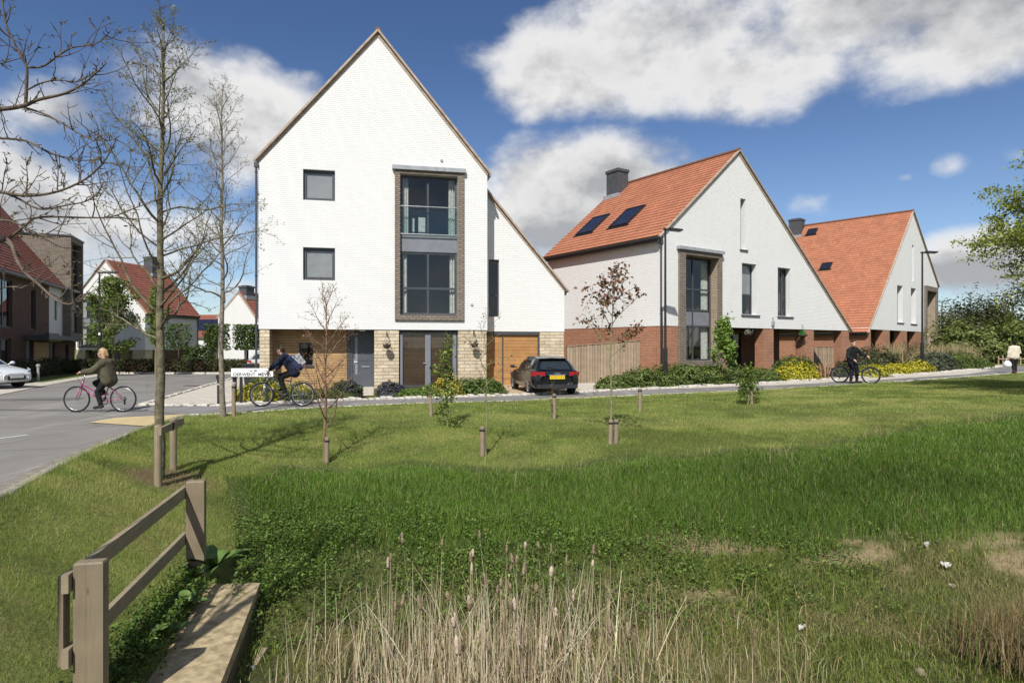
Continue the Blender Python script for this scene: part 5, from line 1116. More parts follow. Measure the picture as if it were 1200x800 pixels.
def crown_tree(name, label, x, y, H, r, z0, rad, cols, nleaf, lsize, seed, group=None, shape=.8, cx=0, nl=26, bark='bark', kids=(6,4,2), cat='tree', z=None, up=.02, elev=(5,60), cl=.10):
    """leafy tree: real limbs, leaves gathered at the twig ends"""
    random.seed(seed); t = thing(name, label, cat, (x,y,t1(x,y) if z is None else z), 0, group); pts = trunk_pts(H*.96, .05); n = len(pts); mb = MB(); mb.tube([Vector((0,0,-.2))]+pts, [r*1.3]+[r*(1-.9*(i/(n-1))) for i in range(n)], 10); mb.build('trunk', M[bark], t, True)
    br = MB(); tips = []; az = random.random()*6
    for k in range(nl):
        g = (k+random.random()*.5)/nl; f = (z0+(H-z0)*g*.95)/H; az += 2.4+random.gauss(0,.3); e = R(elev[0]+(elev[1]-elev[0])*g+random.gauss(0,7)); L = rad*(math.sin(PI*min(1,.18+.82*g))**shape*.95+.08)*random.uniform(.8,1.12)
        limb(br, at(pts,f), Vector((math.cos(az)*math.cos(e),math.sin(az)*math.cos(e),math.sin(e))), L, r*.34*(1-.6*g)+.004, 0, tips, up, .12, kids, .42, .004, 50)
    br.build('branches', M[bark], t, True)
    tp = np.array([tuple(p) for p,d,l in tips]); i = RNG.integers(0, len(tp), nleaf); c = tp[i] + RNG.normal(0, cl, (nleaf,3))*np.array([1,1,.55])
    cv = 1 + .25*RNG.normal(0,1,len(tp))[i][:,None]*.6
    leaves('crown', c, RNG.uniform(*lsize,nleaf), tint(nleaf, cols, [1]*len(cols))*cv.clip(.6,1.5), .7, parent=t); return t
crown_tree('leafy_tree', 'spreading light green tree leaning in from the right edge', 17.5, 17.0, 4.2, .16, 3.0, 4.4, [(.25,.29,.055),(.31,.34,.075),(.19,.22,.045)], 76000, (.04,.085), 8, nl=54, up=.02, elev=(3,20), cl=.13, kids=(9,5,2))
YT = 'young street trees across the road'
crown_tree('young_tree', 'wide young green tree in front of the far white gabled house', -22.4, 35.0, 5.9, .07, 1.3, 1.6, [(.13,.19,.04),(.18,.24,.06)], 7600, (.06,.13), 14, YT, nl=30, bark='twig_gr', up=.06, elev=(25,70), shape=1.1, cl=.14)
crown_tree('young_tree', 'narrow young green tree just left of the lichen covered trunk', -20.2, 35.3, 5.4, .05, 1.6, .75, [(.13,.19,.04),(.17,.23,.05)], 3600, (.06,.12), 15, YT, nl=24, bark='twig_gr', up=.1, elev=(35,75), shape=1.1, cl=.11)
crown_tree('young_tree', 'slim leafy young tree close to the far street lamp', -23.8, 36.4, 4.6, .05, 1.4, .8, [(.12,.17,.035),(.16,.21,.05)], 2600, (.06,.12), 16, YT, nl=22, bark='twig_gr', up=.1, elev=(35,75), shape=1.1, cl=.12)
# pleached box headed trees
def pleached(x, y, w, label, seed):
    k_ = seed != 50
    random.seed(seed); t = thing('pleached_tree', label, 'tree', (x,y,t1(x,y)), 0, 'box headed trees at the far kerb'); m_ = MB(); m_.tube([(0,0,-.1),(.01,0,1.2),(0,0,3.2)], [.05,.045,.03], 8)
    for k in range(4):
        for s in (-1,1): m_.tube([(0,0,1.7+.4*k),(s*w*.45,0,1.75+.4*k)], .015, 5)
    m_.build('trunk', M['twig'], t); n = 1700 if k_ else 800; c = RNG.uniform(-1,1,(n,3)); c = c*np.array([w/2,.35,.82])+np.array([0,0,2.35]); leaves('crown', c, RNG.uniform(.07,.14,n), tint(n,[(.07,.11,.03),(.10,.15,.035)],[1,1]), .4, parent=t)
for k, (x, w, l) in enumerate(((-21.2,1.5,'box headed clipped tree behind the lichen covered trunk'),(-18.9,1.5,'box headed clipped tree left of the slim grey trunk'),(-17.2,1.3,'box headed clipped tree right of the slim grey trunk'),(-16.1,1.2,'box headed clipped tree close to the corner of the tall house'),(-15.1,1.1,'box headed clipped tree nearest the corner of the tall house'))): pleached(x, 39.6+.25*k, w, l, 50+k)

def shrub(name, label, x, y, rx, ry, h_, cols, n, ls, cat='shrub', group=None, wt=None, up=.4, core=True, z=None, asp=1.5, lump=.35, rz=0):
    t = thing(name, label, cat, (x,y,(t1(x,y) if z is None else z)), rz, group)
    u = RNG.uniform(0,2*PI,n); q = RNG.uniform(0,1,n); ph = np.arcsin(q); rr = RNG.uniform(.55,1.,n)**.5
    lum = 1+lump*(fbm(u*1.6+x*3+20, ph*3+y*3+20)-.5)*2
    c = np.c_[np.cos(u)*np.cos(ph)*rx*rr*lum, np.sin(u)*np.cos(ph)*ry*rr*lum, np.sin(ph)*h_*rr*lum+.03]; nr = np.c_[np.cos(u)*np.cos(ph), np.sin(u)*np.cos(ph), np.sin(ph)]
    k = RNG.choice(len(cols), n, p=np.array(wt or [1]*len(cols))/sum(wt or [1]*len(cols))); col = np.array(cols)[k]*(1+RNG.normal(0,.2,(n,1))).clip(.4,1.7)
    leaves('foliage', c, RNG.uniform(*ls,n), col, up, parent=t, nrm=nr, asp=asp)
    m_ = MB()
    for k in range(12):
        a = RNG.uniform(0,2*PI); s = RNG.uniform(.3,.75); m_.tube([(0,0,-.05),(math.cos(a)*rx*s*.5,math.sin(a)*ry*s*.5,h_*.4),(math.cos(a)*rx*s,math.sin(a)*ry*s,h_*.72)], [.012,.009,.004], 5)
    m_.build('stems', M['twig'], t); return t
G1 = [(.12,.17,.042),(.165,.215,.06),(.085,.12,.03)]; G2 = [(.065,.09,.03),(.09,.12,.045)]; YE = [(.55,.46,.035),(.46,.42,.05),(.17,.22,.04)]; LAV = [(.10,.10,.12),(.075,.085,.065),(.12,.11,.17)]
BD = 'shrubs in the beds along the houses'
# beds in front of the tall house
shrub('spurge', 'yellow flowering spurge clump below the street name plate', -7.75, 19.1, .85, .5, .55, YE, 2200, (.03,.07), group=BD, wt=[4,3,3])
shrub('spurge', 'smaller yellow spurge clump at the corner stone pier', -6.95, 19.9, .55, .4, .5, YE, 1000, (.03,.07), group=BD, wt=[3,3,4])
shrub('shrub', 'green shrub between the wheelie bin and the sign posts', -8.3, 20.9, .5, .4, .9, G1, 900, (.04,.08), group=BD)
shrub('ground_cover', 'low green ground cover behind the second rider', -6.7, 19.2, 1.1, .45, .28, G1+[(.30,.30,.20)], 2200, (.025,.06), group=BD, wt=[3,3,3,1])
shrub('ground_cover', 'low green planting below the cedar wall', -5.8, 19.9, .9, .4, .3, G1, 1700, (.025,.06), group=BD)
shrub('lavender', 'grey blue lavender left of the front door step', -5.35, 20.2, .55, .45, .55, LAV+G2, 1900, (.025,.07), group=BD, asp=3., up=1.)
shrub('lavender', 'dark blue lavender right of the front door step', -4.05, 20.75, .5, .45, .5, LAV, 1700, (.025,.07), group=BD, asp=3., up=1.)
shrub('ground_cover', 'low bright green mat under the french windows', -3.2, 20.55, .8, .42, .28, [(.11,.18,.03),(.15,.22,.045)], 2200, (.025,.05), group=BD)
shrub('shrub', 'green shrub with white flecks below the french windows', -2.5, 21.2, .8, .5, .42, G1+[(.6,.6,.55)], 2400, (.03,.06), group=BD, wt=[3,3,3,.5])
shrub('broom', 'yellow flowering shrub behind the bushy green sapling', -2.15, 20.9, .55, .4, .72, [(.62,.45,.05),(.60,.48,.12),(.15,.2,.04)], 1100, (.03,.07), group=BD, wt=[2,2,2])
shrub('grass_clump', 'feathery green mound beside the garage drive', -.95, 21.6, .75, .55, .55, [(.10,.16,.035),(.13,.19,.05)], 3000, (.03,.08), group=BD, asp=4., up=1.2)
shrub('shrub', 'rounded green shrub at the stone pier left of the garage wing', -1.6, 22.1, .7, .5, .55, G1, 1900, (.03,.07), group=BD)
# bed in front of the arcade house
i_ = 0
for x, y, rx, hh, n, cols, lab in ((4.0,23.5,.9,.55,2400,G1,'green shrub at the left end of the bed by the board fence'),(5.0,24.2,.95,.75,2800,G1,'bushy green shrub below the brick base left of the lamp'),(6.0,24.6,.8,.8,2400,G1,'green shrub directly behind the tall corner street lamp'),(7.0,24.9,.95,.85,2800,G1+[(.14,.2,.06)],'taller green shrub below the brick frame window'),(8.0,25.1,.9,.75,2400,G1,'green shrub right of the brick frame window'),(9.2,25.2,.9,.6,2200,G2+G1,'grassy green shrub before the second brick pier'),(10.3,25.7,.8,.5,1900,G1,'low green shrub before the arcade opening')):
    shrub('shrub', lab, x, y, rx, .7, hh, cols, n, (.035,.09), group=BD)
shrub('spurge', 'broad yellow spurge clump between the arcade piers', 11.9, 25.95, 1.0, .6, .75, YE, 2800, (.04,.09), group=BD, wt=[5,4,3])
shrub('shrub', 'dark green shrub behind the pink leaved flax', 12.9, 28.4, 1.2, .7, .95, G2+G1, 2600, (.05,.1), group=BD)
def spiky(label, x, y, n, L, cols, name='flax', cat='plant', w=.05, lean=.6):
    t = thing(name, label, cat, (x,y,t1(x,y)), 0, BD); xx = RNG.normal(0,.12,n); yy = RNG.normal(0,.12,n); o = blades('foliage', xx, yy, RNG.uniform(.6,1.1,n)*L, np.full(n,w), tint(n, cols, [1]*len(cols)), lean, True, M['leaf'], z=np.zeros(n)); o.parent = t; del o['kind']; return t
spiky('pink leaved flax clump beside the standing boy', 13.3, 26.6, 46, .9, [(.48,.26,.17),(.55,.36,.26),(.34,.15,.10),(.25,.22,.10)], w=.075)
shrub('shrub', 'dark shrub right of the standing boy', 15.6, 28.2, 1.1, .7, .8, G2+[(.10,.09,.05)], 2200, (.05,.1), group=BD); shrub('shrub', 'dark bushy shrub before the piers of the farthest house', 18.6, 31.9, 1.5, .9, 1.25, [(.075,.085,.04),(.11,.10,.05),(.06,.075,.03)], 3200, (.05,.11), group=BD)
shrub('spurge', 'yellow spurge clump just right of the front bicycle wheel', 15.9, 27.4, .75, .5, .55, YE, 1500, (.04,.09), group=BD, wt=[4,3,4]); shrub('spurge', 'low yellow spurge clump left of the second tall lamp', 18.4, 29.7, .8, .5, .5, YE, 1500, (.04,.09), group=BD, wt=[4,3,3]); shrub('spurge', 'yellow spurge clump at the foot of the second tall lamp', 19.7, 30.3, .9, .5, .62, YE, 1800, (.04,.09), group=BD, wt=[4,3,3])
def plume(label, x, y, r, hh, n, cols=((.42,.34,.19),(.5,.42,.26),(.3,.26,.12))):
    t = thing('ornamental_grass', label, 'grass clump', (x,y,t1(x,y)), 0, 'pale ornamental grasses by the path'); xx = RNG.normal(0,r*.35,n); yy = RNG.normal(0,r*.3,n); o = blades('foliage', xx, yy, RNG.uniform(.5,1.05,n)*hh, np.full(n,.022), tint(n, list(cols), [1]*len(cols)), .42, True, M['straw'], z=np.zeros(n)); o.parent = t; del o['kind']
plume('pale straw ornamental grass before the third pier of the farthest house', 20.3, 33.5, .9, 1.75, 900); plume('pale straw ornamental grass right of the second tall lamp', 23.7, 35.3, .9, 1.5, 700); plume('big pale straw ornamental grass at the end of the bed', 26.2, 37.2, 1.7, 1.7, 1500)
shrub('shrub', 'grey green shrub right of the second tall lamp', 22.3, 33.0, 1.5, .9, 1.0, [(.085,.105,.07),(.11,.13,.085)], 3200, (.05,.1), group=BD); shrub('shrub', 'green shrub in the curve of the path below the straw grass', 24.9, 35.0, 1.5, 1.0, .95, G1, 3000, (.05,.1), group=BD); shrub('shrub', 'outermost green shrub at the tip of the bed', 26.7, 36.4, 1.3, .9, .8, G1, 2400, (.05,.1), group=BD)
shrub('shrub', 'shrub with dry stems beneath the framed window of the farthest house', 24.3, 37.6, 1.5, 1.0, 1.5, [(.10,.11,.05),(.2,.16,.08)], 2400, (.05,.1), group=BD)
# hedge and planting across the street
for k, (x0, l) in enumerate(((-26.2,'clipped dark hedge length behind the pink bicycle rider'),(-22.8,'clipped dark hedge length left of the lichen covered trunk'),(-19.4,'clipped dark hedge length between the two bare trunks'),(-16.6,'clipped dark hedge length beside the street name plate'))):
    t = thing('hedge', l, 'hedge', (x0,38.6,t1(x0,38.6)), 0, 'hedge lengths at the far kerb'); n = 2600; c = RNG.uniform(-1,1,(n,3))*np.array([1.65,.45,.42])+np.array([0,0,.5]); leaves('foliage', c, RNG.uniform(.05,.11,n), tint(n,[(.055,.075,.025),(.08,.10,.035),(.05,.05,.02)],[1,1,1]), .6, parent=t)
for k, (x, y, l) in enumerate(((-25.7,51.0,'dark green clipped bush before the long low house'),)): shrub('shrub', l, x, y, 1.7, 1.0, 2.3, [(.05,.08,.025),(.07,.10,.03)], 4200, (.09,.18), lump=.2)
for x, y, l in ((-25.2,32.4,'low dark planting atop the garden wall near the white car'),(-26.3,36,'low dark planting atop the garden wall before the brick tower')): shrub('shrub', l, x-.5, y, .8, 2.0, .95, [(.05,.06,.025),(.07,.09,.035)], 2600, (.05,.1), lump=.5)
# thicket at the right
TK = 'bushes of the thicket beyond the road'
for k, (x, y, rx, ry, hh, cols, n, l) in enumerate(((35,47,4,2.5,3.0,[(.12,.15,.04),(.16,.19,.055)],6500,'mid green bush of the thicket nearest the straw grasses'),(40,46,4.5,2.5,3.3,[(.12,.155,.04),(.16,.20,.055)],7500,'leafy green bush of the thicket left of the walking woman'),(46,47,5,3,3.4,[(.13,.165,.045),(.18,.215,.06)],8000,'green bush of the thicket behind the walking woman'),(53,50,5,3,4.2,[(.12,.14,.045),(.15,.18,.055)],7000,'tall green bush of the thicket at the right edge'),
   (42,56,6,3,5.6,[(.065,.07,.035),(.085,.09,.04)],8500,'darker brownish bush rising behind the green thicket'),(50,60,7,3,6.6,[(.075,.075,.04),(.10,.10,.045)],9000,'brown twiggy bush behind the thicket under the leaning tree'),(62,64,8,3,7.5,[(.07,.085,.035),(.09,.10,.04)],9000,'high dark bush at the far right of the thicket'),(56,75,5,3,6.2,[(.07,.09,.035),(.09,.11,.04)],6500,'distant bush beside the far small street lamp'))):
    shrub('bush', l, x, y, rx, ry, hh, cols, n, (.12,.26), 'bush', TK, lump=.65, up=.5)
t = thing('low_fence', 'low pale slatted fence along the foot of the thicket', 'fence', (33,42.3,t1(33,42.3)), R(4)); m_ = MB()
for k in range(60): m_.box(k*.32,0,-.1,k*.32+.09,.03,.62+.06*math.sin(k*2.3))
m_.build('slats', M['fence'], t); m_ = MB(); m_.box(0,-.03,.38,19.2,-.003,.46); m_.build('rail', M['fence'], t)
# far woodland on the skyline
n = 60000; x = RNG.uniform(-420,520,n); y = 190+RNG.uniform(0,60,n); hh = 4.5+5*fbm(x*.035+9,y*.02); z = RNG.random(n)**.7*hh
leaves('far_woodland', np.c_[x,y,z], RNG.uniform(.7,1.7,n), tint(n,[(.06,.08,.035),(.085,.10,.045)],[1,1]), .5, stuff=True)
# plants by the headwall
def broad(label, x, y, n, L, W_, z=None, name='dock_plant', lean=.75):
    t = thing(name, label, 'plant', (x,y,t1(x,y) if z is None else z)); m_ = MB()
    for k in range(n):
        a = 2*PI*k/n+random.gauss(0,.3); l = L*random.uniform(.65,1.1); e = R(random.uniform(35,70)); d = Vector((math.cos(a),math.sin(a),0)); s = Vector((-d.y,d.x,0)); row = []
        for q in range(7):
            f = q/6; w = W_*math.sin(PI*min(.97,.08+.9*f))**.8*.5; c = d*(l*f*math.cos(e)*(1+.35*f)) + Vector((0,0,l*(f*math.sin(e)-.42*f*f)))
            row.append((c-s*w+Vector((0,0,w*.35)), c, c+s*w+Vector((0,0,w*.35))))
        b = len(m_.v); m_.v += [tuple(p) for r3 in row for p in r3]
        for q in range(6):
            for j in range(2): m_.f.append((b+q*3+j,b+q*3+j+1,b+q*3+j+4,b+q*3+j+3)); m_.m.append(0)
    m_.build('leaves', M['dock'], t, True)
M['dock'] = plain('dock_leaf', (.10,.165,.035), (.065,.115,.025), 9, .5, .35, .5, .01)
broad('broad leaved dock plant by the far post of the timber barrier', -3.42, 7.15, 9, .42, .15, -.86); broad('broad leaved dock plant at the back left of the headwall', -3.3, 6.3, 8, .30, .12, -.95, lean=.8); broad('broad leaved dock plant halfway along the headwall', -3.1, 5.6, 7, .26, .11, -.92)
n = 7500; f = RNG.random(n); x = -3.60+.62*f+RNG.normal(0,.10,n); y = 7.2-2.7*f+RNG.normal(0,.12,n); k = RNG.random(n) < .3+.7*fbm(x*3,y*3); x, y, f = x[k], y[k], f[k]; leaves('weeds', np.c_[x-.03, y, np.maximum(T(x,y),-1.0)+.02+.16*RNG.random(len(x))], RNG.uniform(.014,.040,len(x)), tint(len(x), [(.10,.16,.03),(.14,.21,.045),(.06,.10,.02)], [2,1,2]), .8, stuff=True)
# rush tussock, lower right
t = thing('rush_tussock', 'brown and green rush tussock at the lower right corner', 'grass clump', (4.95,5.95,-1.27)); n = 1900; a = RNG.normal(0,.30,n); b = RNG.normal(0,.22,n)
o = blades('foliage', a, b, RNG.uniform(.3,.72,n), np.full(n,.006), tint(n,[(.24,.17,.09),(.33,.25,.14),(.14,.17,.05)],[3,2,2]), .42, True, M['straw'], z=np.zeros(n)); o.parent = t; del o['kind']
# stones and litter on the ditch floor
M['litter'] = plain('white_litter', (.52,.50,.45), (.36,.34,.3), 20, .7); M['stone_lump'] = plain('field_stone', (.32,.26,.19), (.2,.16,.11), 14, .95, .1, 1., .01)
def lump(name, label, cat, x, y, r, mat, flat=.6, group=None):
    random.seed(int(x*100+y*17)); bm = bmesh.new(); bmesh.ops.create_icosphere(bm, subdivisions=2, radius=r)
    for v in bm.verts: v.co *= random.uniform(.75,1.2); v.co.z *= flat
    me = bpy.data.meshes.new(name); bm.to_mesh(me); bm.free(); me.materials.append(mat); o = link(name, me); o.location = (x,y,t1(x,y)+r*flat*.6); tag(o, label, cat, group)
lump('stone','tan field stone left of the rush tussock','stone',3.9,5.95,.055,M['stone_lump']); lump('stone','pale stone among the right edge of the reeds','stone',1.45,5.75,.06,M['stone_lump']); lump('stone','small stone half way up the bare bank','stone',5.15,7.3,.05,M['stone_lump'])
def scrap(label, x, y, s, seed):
    random.seed(seed); m_ = MB(); n = 5; z = t1(x,y)+.05; vs_ = [(x+s*(i/n-.5)+random.gauss(0,.01), y+s*(j/n-.5)*.7, z+random.uniform(0,.07)+.25*s*abs(i/n-.5)) for i in range(n+1) for j in range(n+1)]
    m_.add(vs_, [(i*(n+1)+j,(i+1)*(n+1)+j,(i+1)*(n+1)+j+1,i*(n+1)+j+1) for i in range(n) for j in range(n) if random.random() > .15]); tag(m_.build('litter', M['litter']), label, 'litter', 'scraps of litter on the bank')
scrap('largest white scrap of litter on the bare bank at the right', 5.25, 7.55, .10, 1); scrap('white scrap of litter at the top right of the bank', 5.3, 7.95, .05, 2); scrap('small white scrap of litter in the middle of the ditch floor', 3.05, 6.55, .07, 3); 
# ---------------------------------------------------------------- cars
def car(name, label, loc, rz, pm, light_front=True, seed=0, plate=None, emblem=False, scale=1.):
    """hatchback; local x forward, y left, z up"""
    t = thing(name, label, 'car', loc, rz, None, scale)
    ST = [(-2.10,.60,.36,.52,.70,.74),(-2.08,.74,.28,.52,.80,.86),(-1.98,.845,.23,.54,.90,.95),(-1.7,.875,.20,.55,.95,.985),(-1.3,.885,.19,.55,.955,.985),(-.6,.885,.18,.55,.935,.97),(.2,.885,.18,.55,.915,.955),(.75,.88,.18,.55,.90,.955),(1.0,.878,.18,.55,.875,.945),(1.35,.87,.19,.54,.82,.90),(1.7,.845,.21,.53,.75,.83),(1.95,.78,.24,.50,.67,.74),(2.08,.66,.28,.48,.60,.655),(2.13,.50,.33,.46,.55,.58)]
    mb = MB(); K = None
    for (x,w,zb,zm,zt,zc) in ST:
        half = [(0,zb),(w*.80,zb),(w*.95,zb+.06),(w*.99,zm-.12),(w,zm),(w*.985,zm+(zt-zm)*.5),(w*.955,zt-.03),(w*.90,zt),(w*.6,zt+(zc-zt)*.7),(0,zc)]
        ring = [(x,-y,z) for y,z in half] + [(x,y,z) for y,z in half[::-1][1:-1]]
        b = len(mb.v); mb.v += ring; k = len(ring)
        if K is not None:
            for i in range(k): mb.f.append((K+i,K+(i+1)%k,b+(i+1)%k,b+i)); mb.m.append(0)
        else: mb.f.append(tuple(range(b,b+k))); mb.m.append(0)
        K = b
    mb.f.append(tuple(range(K,K+k))[::-1]); mb.m.append(0)
    o = mb.build('body', pm, t, True); s = o.modifiers.new('s','SUBSURF'); s.levels = s.render_levels = 2
    # cabin
    bot = [(-1.93,.60),(-1.80,.755),(-1.3,.80),(-.4,.805),(.5,.79),(.92,.74),(1.12,.50)]; top = [(-1.52,.42),(-1.42,.53),(-1.05,.565),(-.5,.575),(.0,.565),(.20,.525),(.30,.36)]
    zb_ = [.90,.92,.945,.93,.915,.91,.915]; zt_ = [1.30,1.335,1.395,1.42,1.40,1.37,1.345]
    def P(i, j, f):      # i station, side j, f height fraction (bowed)
        (xb,yb),(xt,yt) = bot[i],top[i]; bow = .035*math.sin(PI*f); return Vector((xb+(xt-xb)*f, j*(yb+(yt-yb)*f+bow), zb_[i]+(zt_[i]-zb_[i])*f))
    cb = MB(); N = 5
    ringf = lambda f: [P(i,-1,f) for i in range(7)] + [P(i,1,f) for i in range(6,-1,-1)]
    prev = None
    for q in range(N+1):
        r = ringf(q/N); b = len(cb.v); cb.v += [tuple(p) for p in r]
        if prev is not None:
            for i in range(14): cb.f.append((prev+i,prev+(i+1)%14,b+(i+1)%14,b+i)); cb.m.append(0)
        prev = b
    # crowned roof
    for i in range(6):
        a0, a1 = P(i,-1,1), P(i+1,-1,1); c0, c1 = P(i,1,1), P(i+1,1,1); m0 = (a0+c0)/2+Vector((0,0,.035)); m1 = (a1+c1)/2+Vector((0,0,.035))
        cb.quad(a0,a1,m1,m0); cb.quad(m0,m1,c1,c0)
    cb.build('cabin', pm, t, True)
    def pane(nm, i0, i1, j, f0, f1, off=.006, u0=0, u1=1):
        g = MB(); n = 6
        def S(u, f):
            a = i0+(i1-i0)*u; i = min(int(a), 5); fr = a-i; return P(i,j,f).lerp(P(i+1,j,f), fr)
        for p in range(n):
            for q in range(4):
                U = lambda k: u0+(u1-u0)*k/n; Fq = lambda k: f0+(f1-f0)*k/4
                vs_ = [S(U(p),Fq(q)),S(U(p+1),Fq(q)),S(U(p+1),Fq(q+1)),S(U(p),Fq(q+1))]; nn = (vs_[1]-vs_[0]).cross(vs_[3]-vs_[0]).normalized()
                if nn.y*j < 0: nn = -nn
                g.quad(*[v+nn*off for v in vs_])
        return g.build(nm, M['carglass'], t, True)
    for j in (-1,1):
        pane('side_window', 2.0, 3.15, j, .10, .88, u0=.04, u1=.97); pane('side_window', 3.2, 5.2, j, .08, .88, u0=.03, u1=.86); pane('side_window', 1.25, 2.0, j, .25, .84, u0=.2, u1=.92)
    def endpane(nm, i, f0, f1, off):
        g = MB()
        for q in range(5):
            fa, fb = f0+(f1-f0)*q/5, f0+(f1-f0)*(q+1)/5; o = Vector((off,0,abs(off)*.6)); s = .93
            def lr(f): a, c = P(i,-1,f), P(i,1,f); m = (a+c)/2; return m+(a-m)*s+o, m+(c-m)*s+o
            a0,c0 = lr(fa); a1,c1 = lr(fb); g.quad(a0,c0,c1,a1)
        return g.build(nm, M['carglass'], t, True)
    endpane('rear_window', 0, .10, .86, -.012); endpane('windscreen', 6, .05, .95, .012)
    # wheels
    for x in (-1.29,1.29):
        for j in (-1,1):
            wl = MB(); y = j*.765; ax = (x,y,.315); R_ = .315
            wl.lathe([(.20,-.10),(.28,-.105),(.308,-.085),(R_,-.05),(R_,.05),(.308,.085),(.28,.105),(.20,.10)], 28, 'y', ax); w = wl.build('wheel', M['rubber'], t, True)
            rm_ = MB(); yy = j*.085; rm_.lathe([(.205,yy-j*.04),(.215,yy+j*.01),(.20,yy+j*.018),(.185,yy)], 28, 'y', ax)
            for k in range(7):
                a = 2*PI*k/7; d = Vector((math.cos(a),0,math.sin(a))); c0 = Vector(ax)+Vector((0,yy+j*.005,0)); rm_.bar(c0+d*.03, c0+d*.20, .028, .05, (0,1,0))
            rm_.lathe([(.0,yy+j*.02),(.045,yy+j*.018),(.05,yy-j*.02)], 14, 'y', ax); rm_.build('rim', M['alloy'], w)
            dk = MB(); dk.lathe([(0,yy-j*.055),(.2,yy-j*.055)], 20, 'y', ax); dk.build('brake_disc', M['plastic'], w)
            ar = MB(); n = 20; yo = j*(.872)
            pr = [(x+.365*math.cos(a), .315+.365*math.sin(a)) for a in np.linspace(-.22, PI+.22, n)]
            ar.add([(p[0],yo,p[1]) for p in pr]+[(p[0],yo-j*.3,p[1]) for p in pr], [tuple(range(n)), tuple(range(n,2*n))]+[(i,i+1,n+i+1,n+i) for i in range(n-1)]); ar.build('wheel_arch', M['plastic'], t)
            pass
    # rear
    for j in (-1,1):
        l = MB(); n = 6; pr = [(-2.075,.44),(-2.06,.62),(-2.01,.77),(-1.90,.86),(-1.78,.885)]
        for (xa,ya),(xb,yb) in zip(pr, pr[1:]):
            za = .80 if ya < .7 else .78; l.quad((xa-.028,j*ya,.70),(xb-.028,j*yb,.715),(xb-.028,j*(yb+.004),.865),(xa-.028,j*ya,.86))
        l.build('tail_light', M['taillight'], t, False)
        h_ = MB(); pr = [(2.03,.52),(1.96,.70),(1.84,.82),(1.62,.872)]
        for k, ((xa,ya),(xb,yb)) in enumerate(zip(pr, pr[1:])):
            z0 = .52+.03*k; h_.quad((xa+.035,j*ya,z0),(xb+.035,j*(yb+.01),z0+.03),(xb+.0,j*(yb+.008),.69+.04*(k+1)),(xa+.02,j*ya,.665+.035*k))
        h_.build('headlight', M['headlight'], t)
        mi_ = MB(); mi_.ball((.78,j*.98,.985), (.08,.10,.07)); mi_.bar((.80,j*.80,.93),(.78,j*.92,.96),.05,.04); mi_.build('wing_mirror', pm if seed else M['plastic'], t, True)
        hn = MB()
        for x in (-.62,.30): hn.box(x-.10, j*.893-.012, .80, x+.10, j*.893+.012, .825)
        hn.build('door_handle', M['alloy'] if not seed else pm, t)
        ln = MB()
        for x in (-.72,.26,.95): ln.box(x-.004, j*.8895-.0015, .30, x+.004, j*.8895+.0015, .90)
        ln.build('door_gap', M['plastic'], t)
    b_ = MB(); b_.box(-2.14,-.74,.26,-2.09,.74,.40); b_.build('bumper_insert', M['plastic'], t)
    pl = MB(); pl.box(-2.128,-.27,.60,-2.115,.27,.72); npl = pl.build('number_plate', plate or M['plate_y'], t); ch = MB()
    for k in range(7):
        yk = .215-.067*k-(.03 if k > 3 else 0); ch.box(-2.1305,yk-.022,.632,-2.1285,yk-.012,.69); ch.box(-2.1305,yk+.006,.632,-2.1285,yk+.016,.69); ch.box(-2.1305,yk-.0119,.655,-2.1285,yk+.0059,.667)
    ch.build('plate_characters', M['rubber'], npl)
    cr = MB(); cr.box(-2.115,-.30,.735,-2.09,.30,.765); cr.build('boot_handle', M['alloy'] if emblem else pm, t)
    gr = MB(); gr.box(2.10,-.36,.36,2.152,.36,.50); gr.box(2.06,-.30,.54,2.118,.30,.60); gr.build('grille', M['plastic'], t)
    fp = MB(); fp.box(2.15,-.26,.42,2.165,.26,.53); fp.build('number_plate', M['whitep'], t)
    for j in (-1,1):
        fg = MB(); fg.ball((2.02,j*.60,.38), (.05,.07,.04)); fg.build('fog_light', M['headlight'], t)
    if emblem:
        e = MB()
        for k in range(4):
            c = Vector((-2.112,.075-.05*k,.80)); e.tube([c+Vector((0,.032*math.cos(a),.032*math.sin(a))) for a in np.linspace(0,2*PI,13)], .005, 5, cap=False)
        e.build('badge', M['alloy'], t)
        wp = MB(); wp.bar((-1.90,0,1.0),(-1.84,.34,1.04),.02,.02); wp.build('wiper', M['plastic'], t); sp_ = MB(); sp_.box(-1.66,-.50,1.32,-1.42,.50,1.352); sp_.build('spoiler', pm, t)
    return t
M['carglass'] = paint('car_glass', (.022,.03,.033), .04, 1.); M['alloy'] = plain('alloy_rim', (.50,.51,.52), (.4,.41,.42), 6, .3, .5, .05, metal=.7)
M['taillight'] = paint('red_lens', (.33,.012,.018), .15); M['headlight'] = paint('clear_lens', (.42,.45,.48), .1); M['plate_y'] = plain('yellow_plate', (.80,.55,.03), (.72,.48,.03), 30, .4, .4, 0)
p_blk = paint('black_car_paint', (.005,.006,.008), .22, .35); p_wht = paint('white_car_paint', (.70,.72,.73), .22); p_slv = paint('silver_car_paint', (.55,.56,.57), .22, metal=.2)
A = math.atan2(.978,-.21)
car('hatchback_car', 'black hatchback parked on the drive with its yellow rear plate showing', (1.10,23.0,.026), A, p_blk, emblem=True, scale=.965).scale.z = .92
car('hatchback_car', 'white car at the left edge showing its front wing and headlight', (-21.45,24.75,.02), R(-11), p_wht, seed=1)
car('hatchback_car', 'silver car glimpsed above the street name plate', (-14.9,39.5,-.05), R(80), p_slv, seed=1)

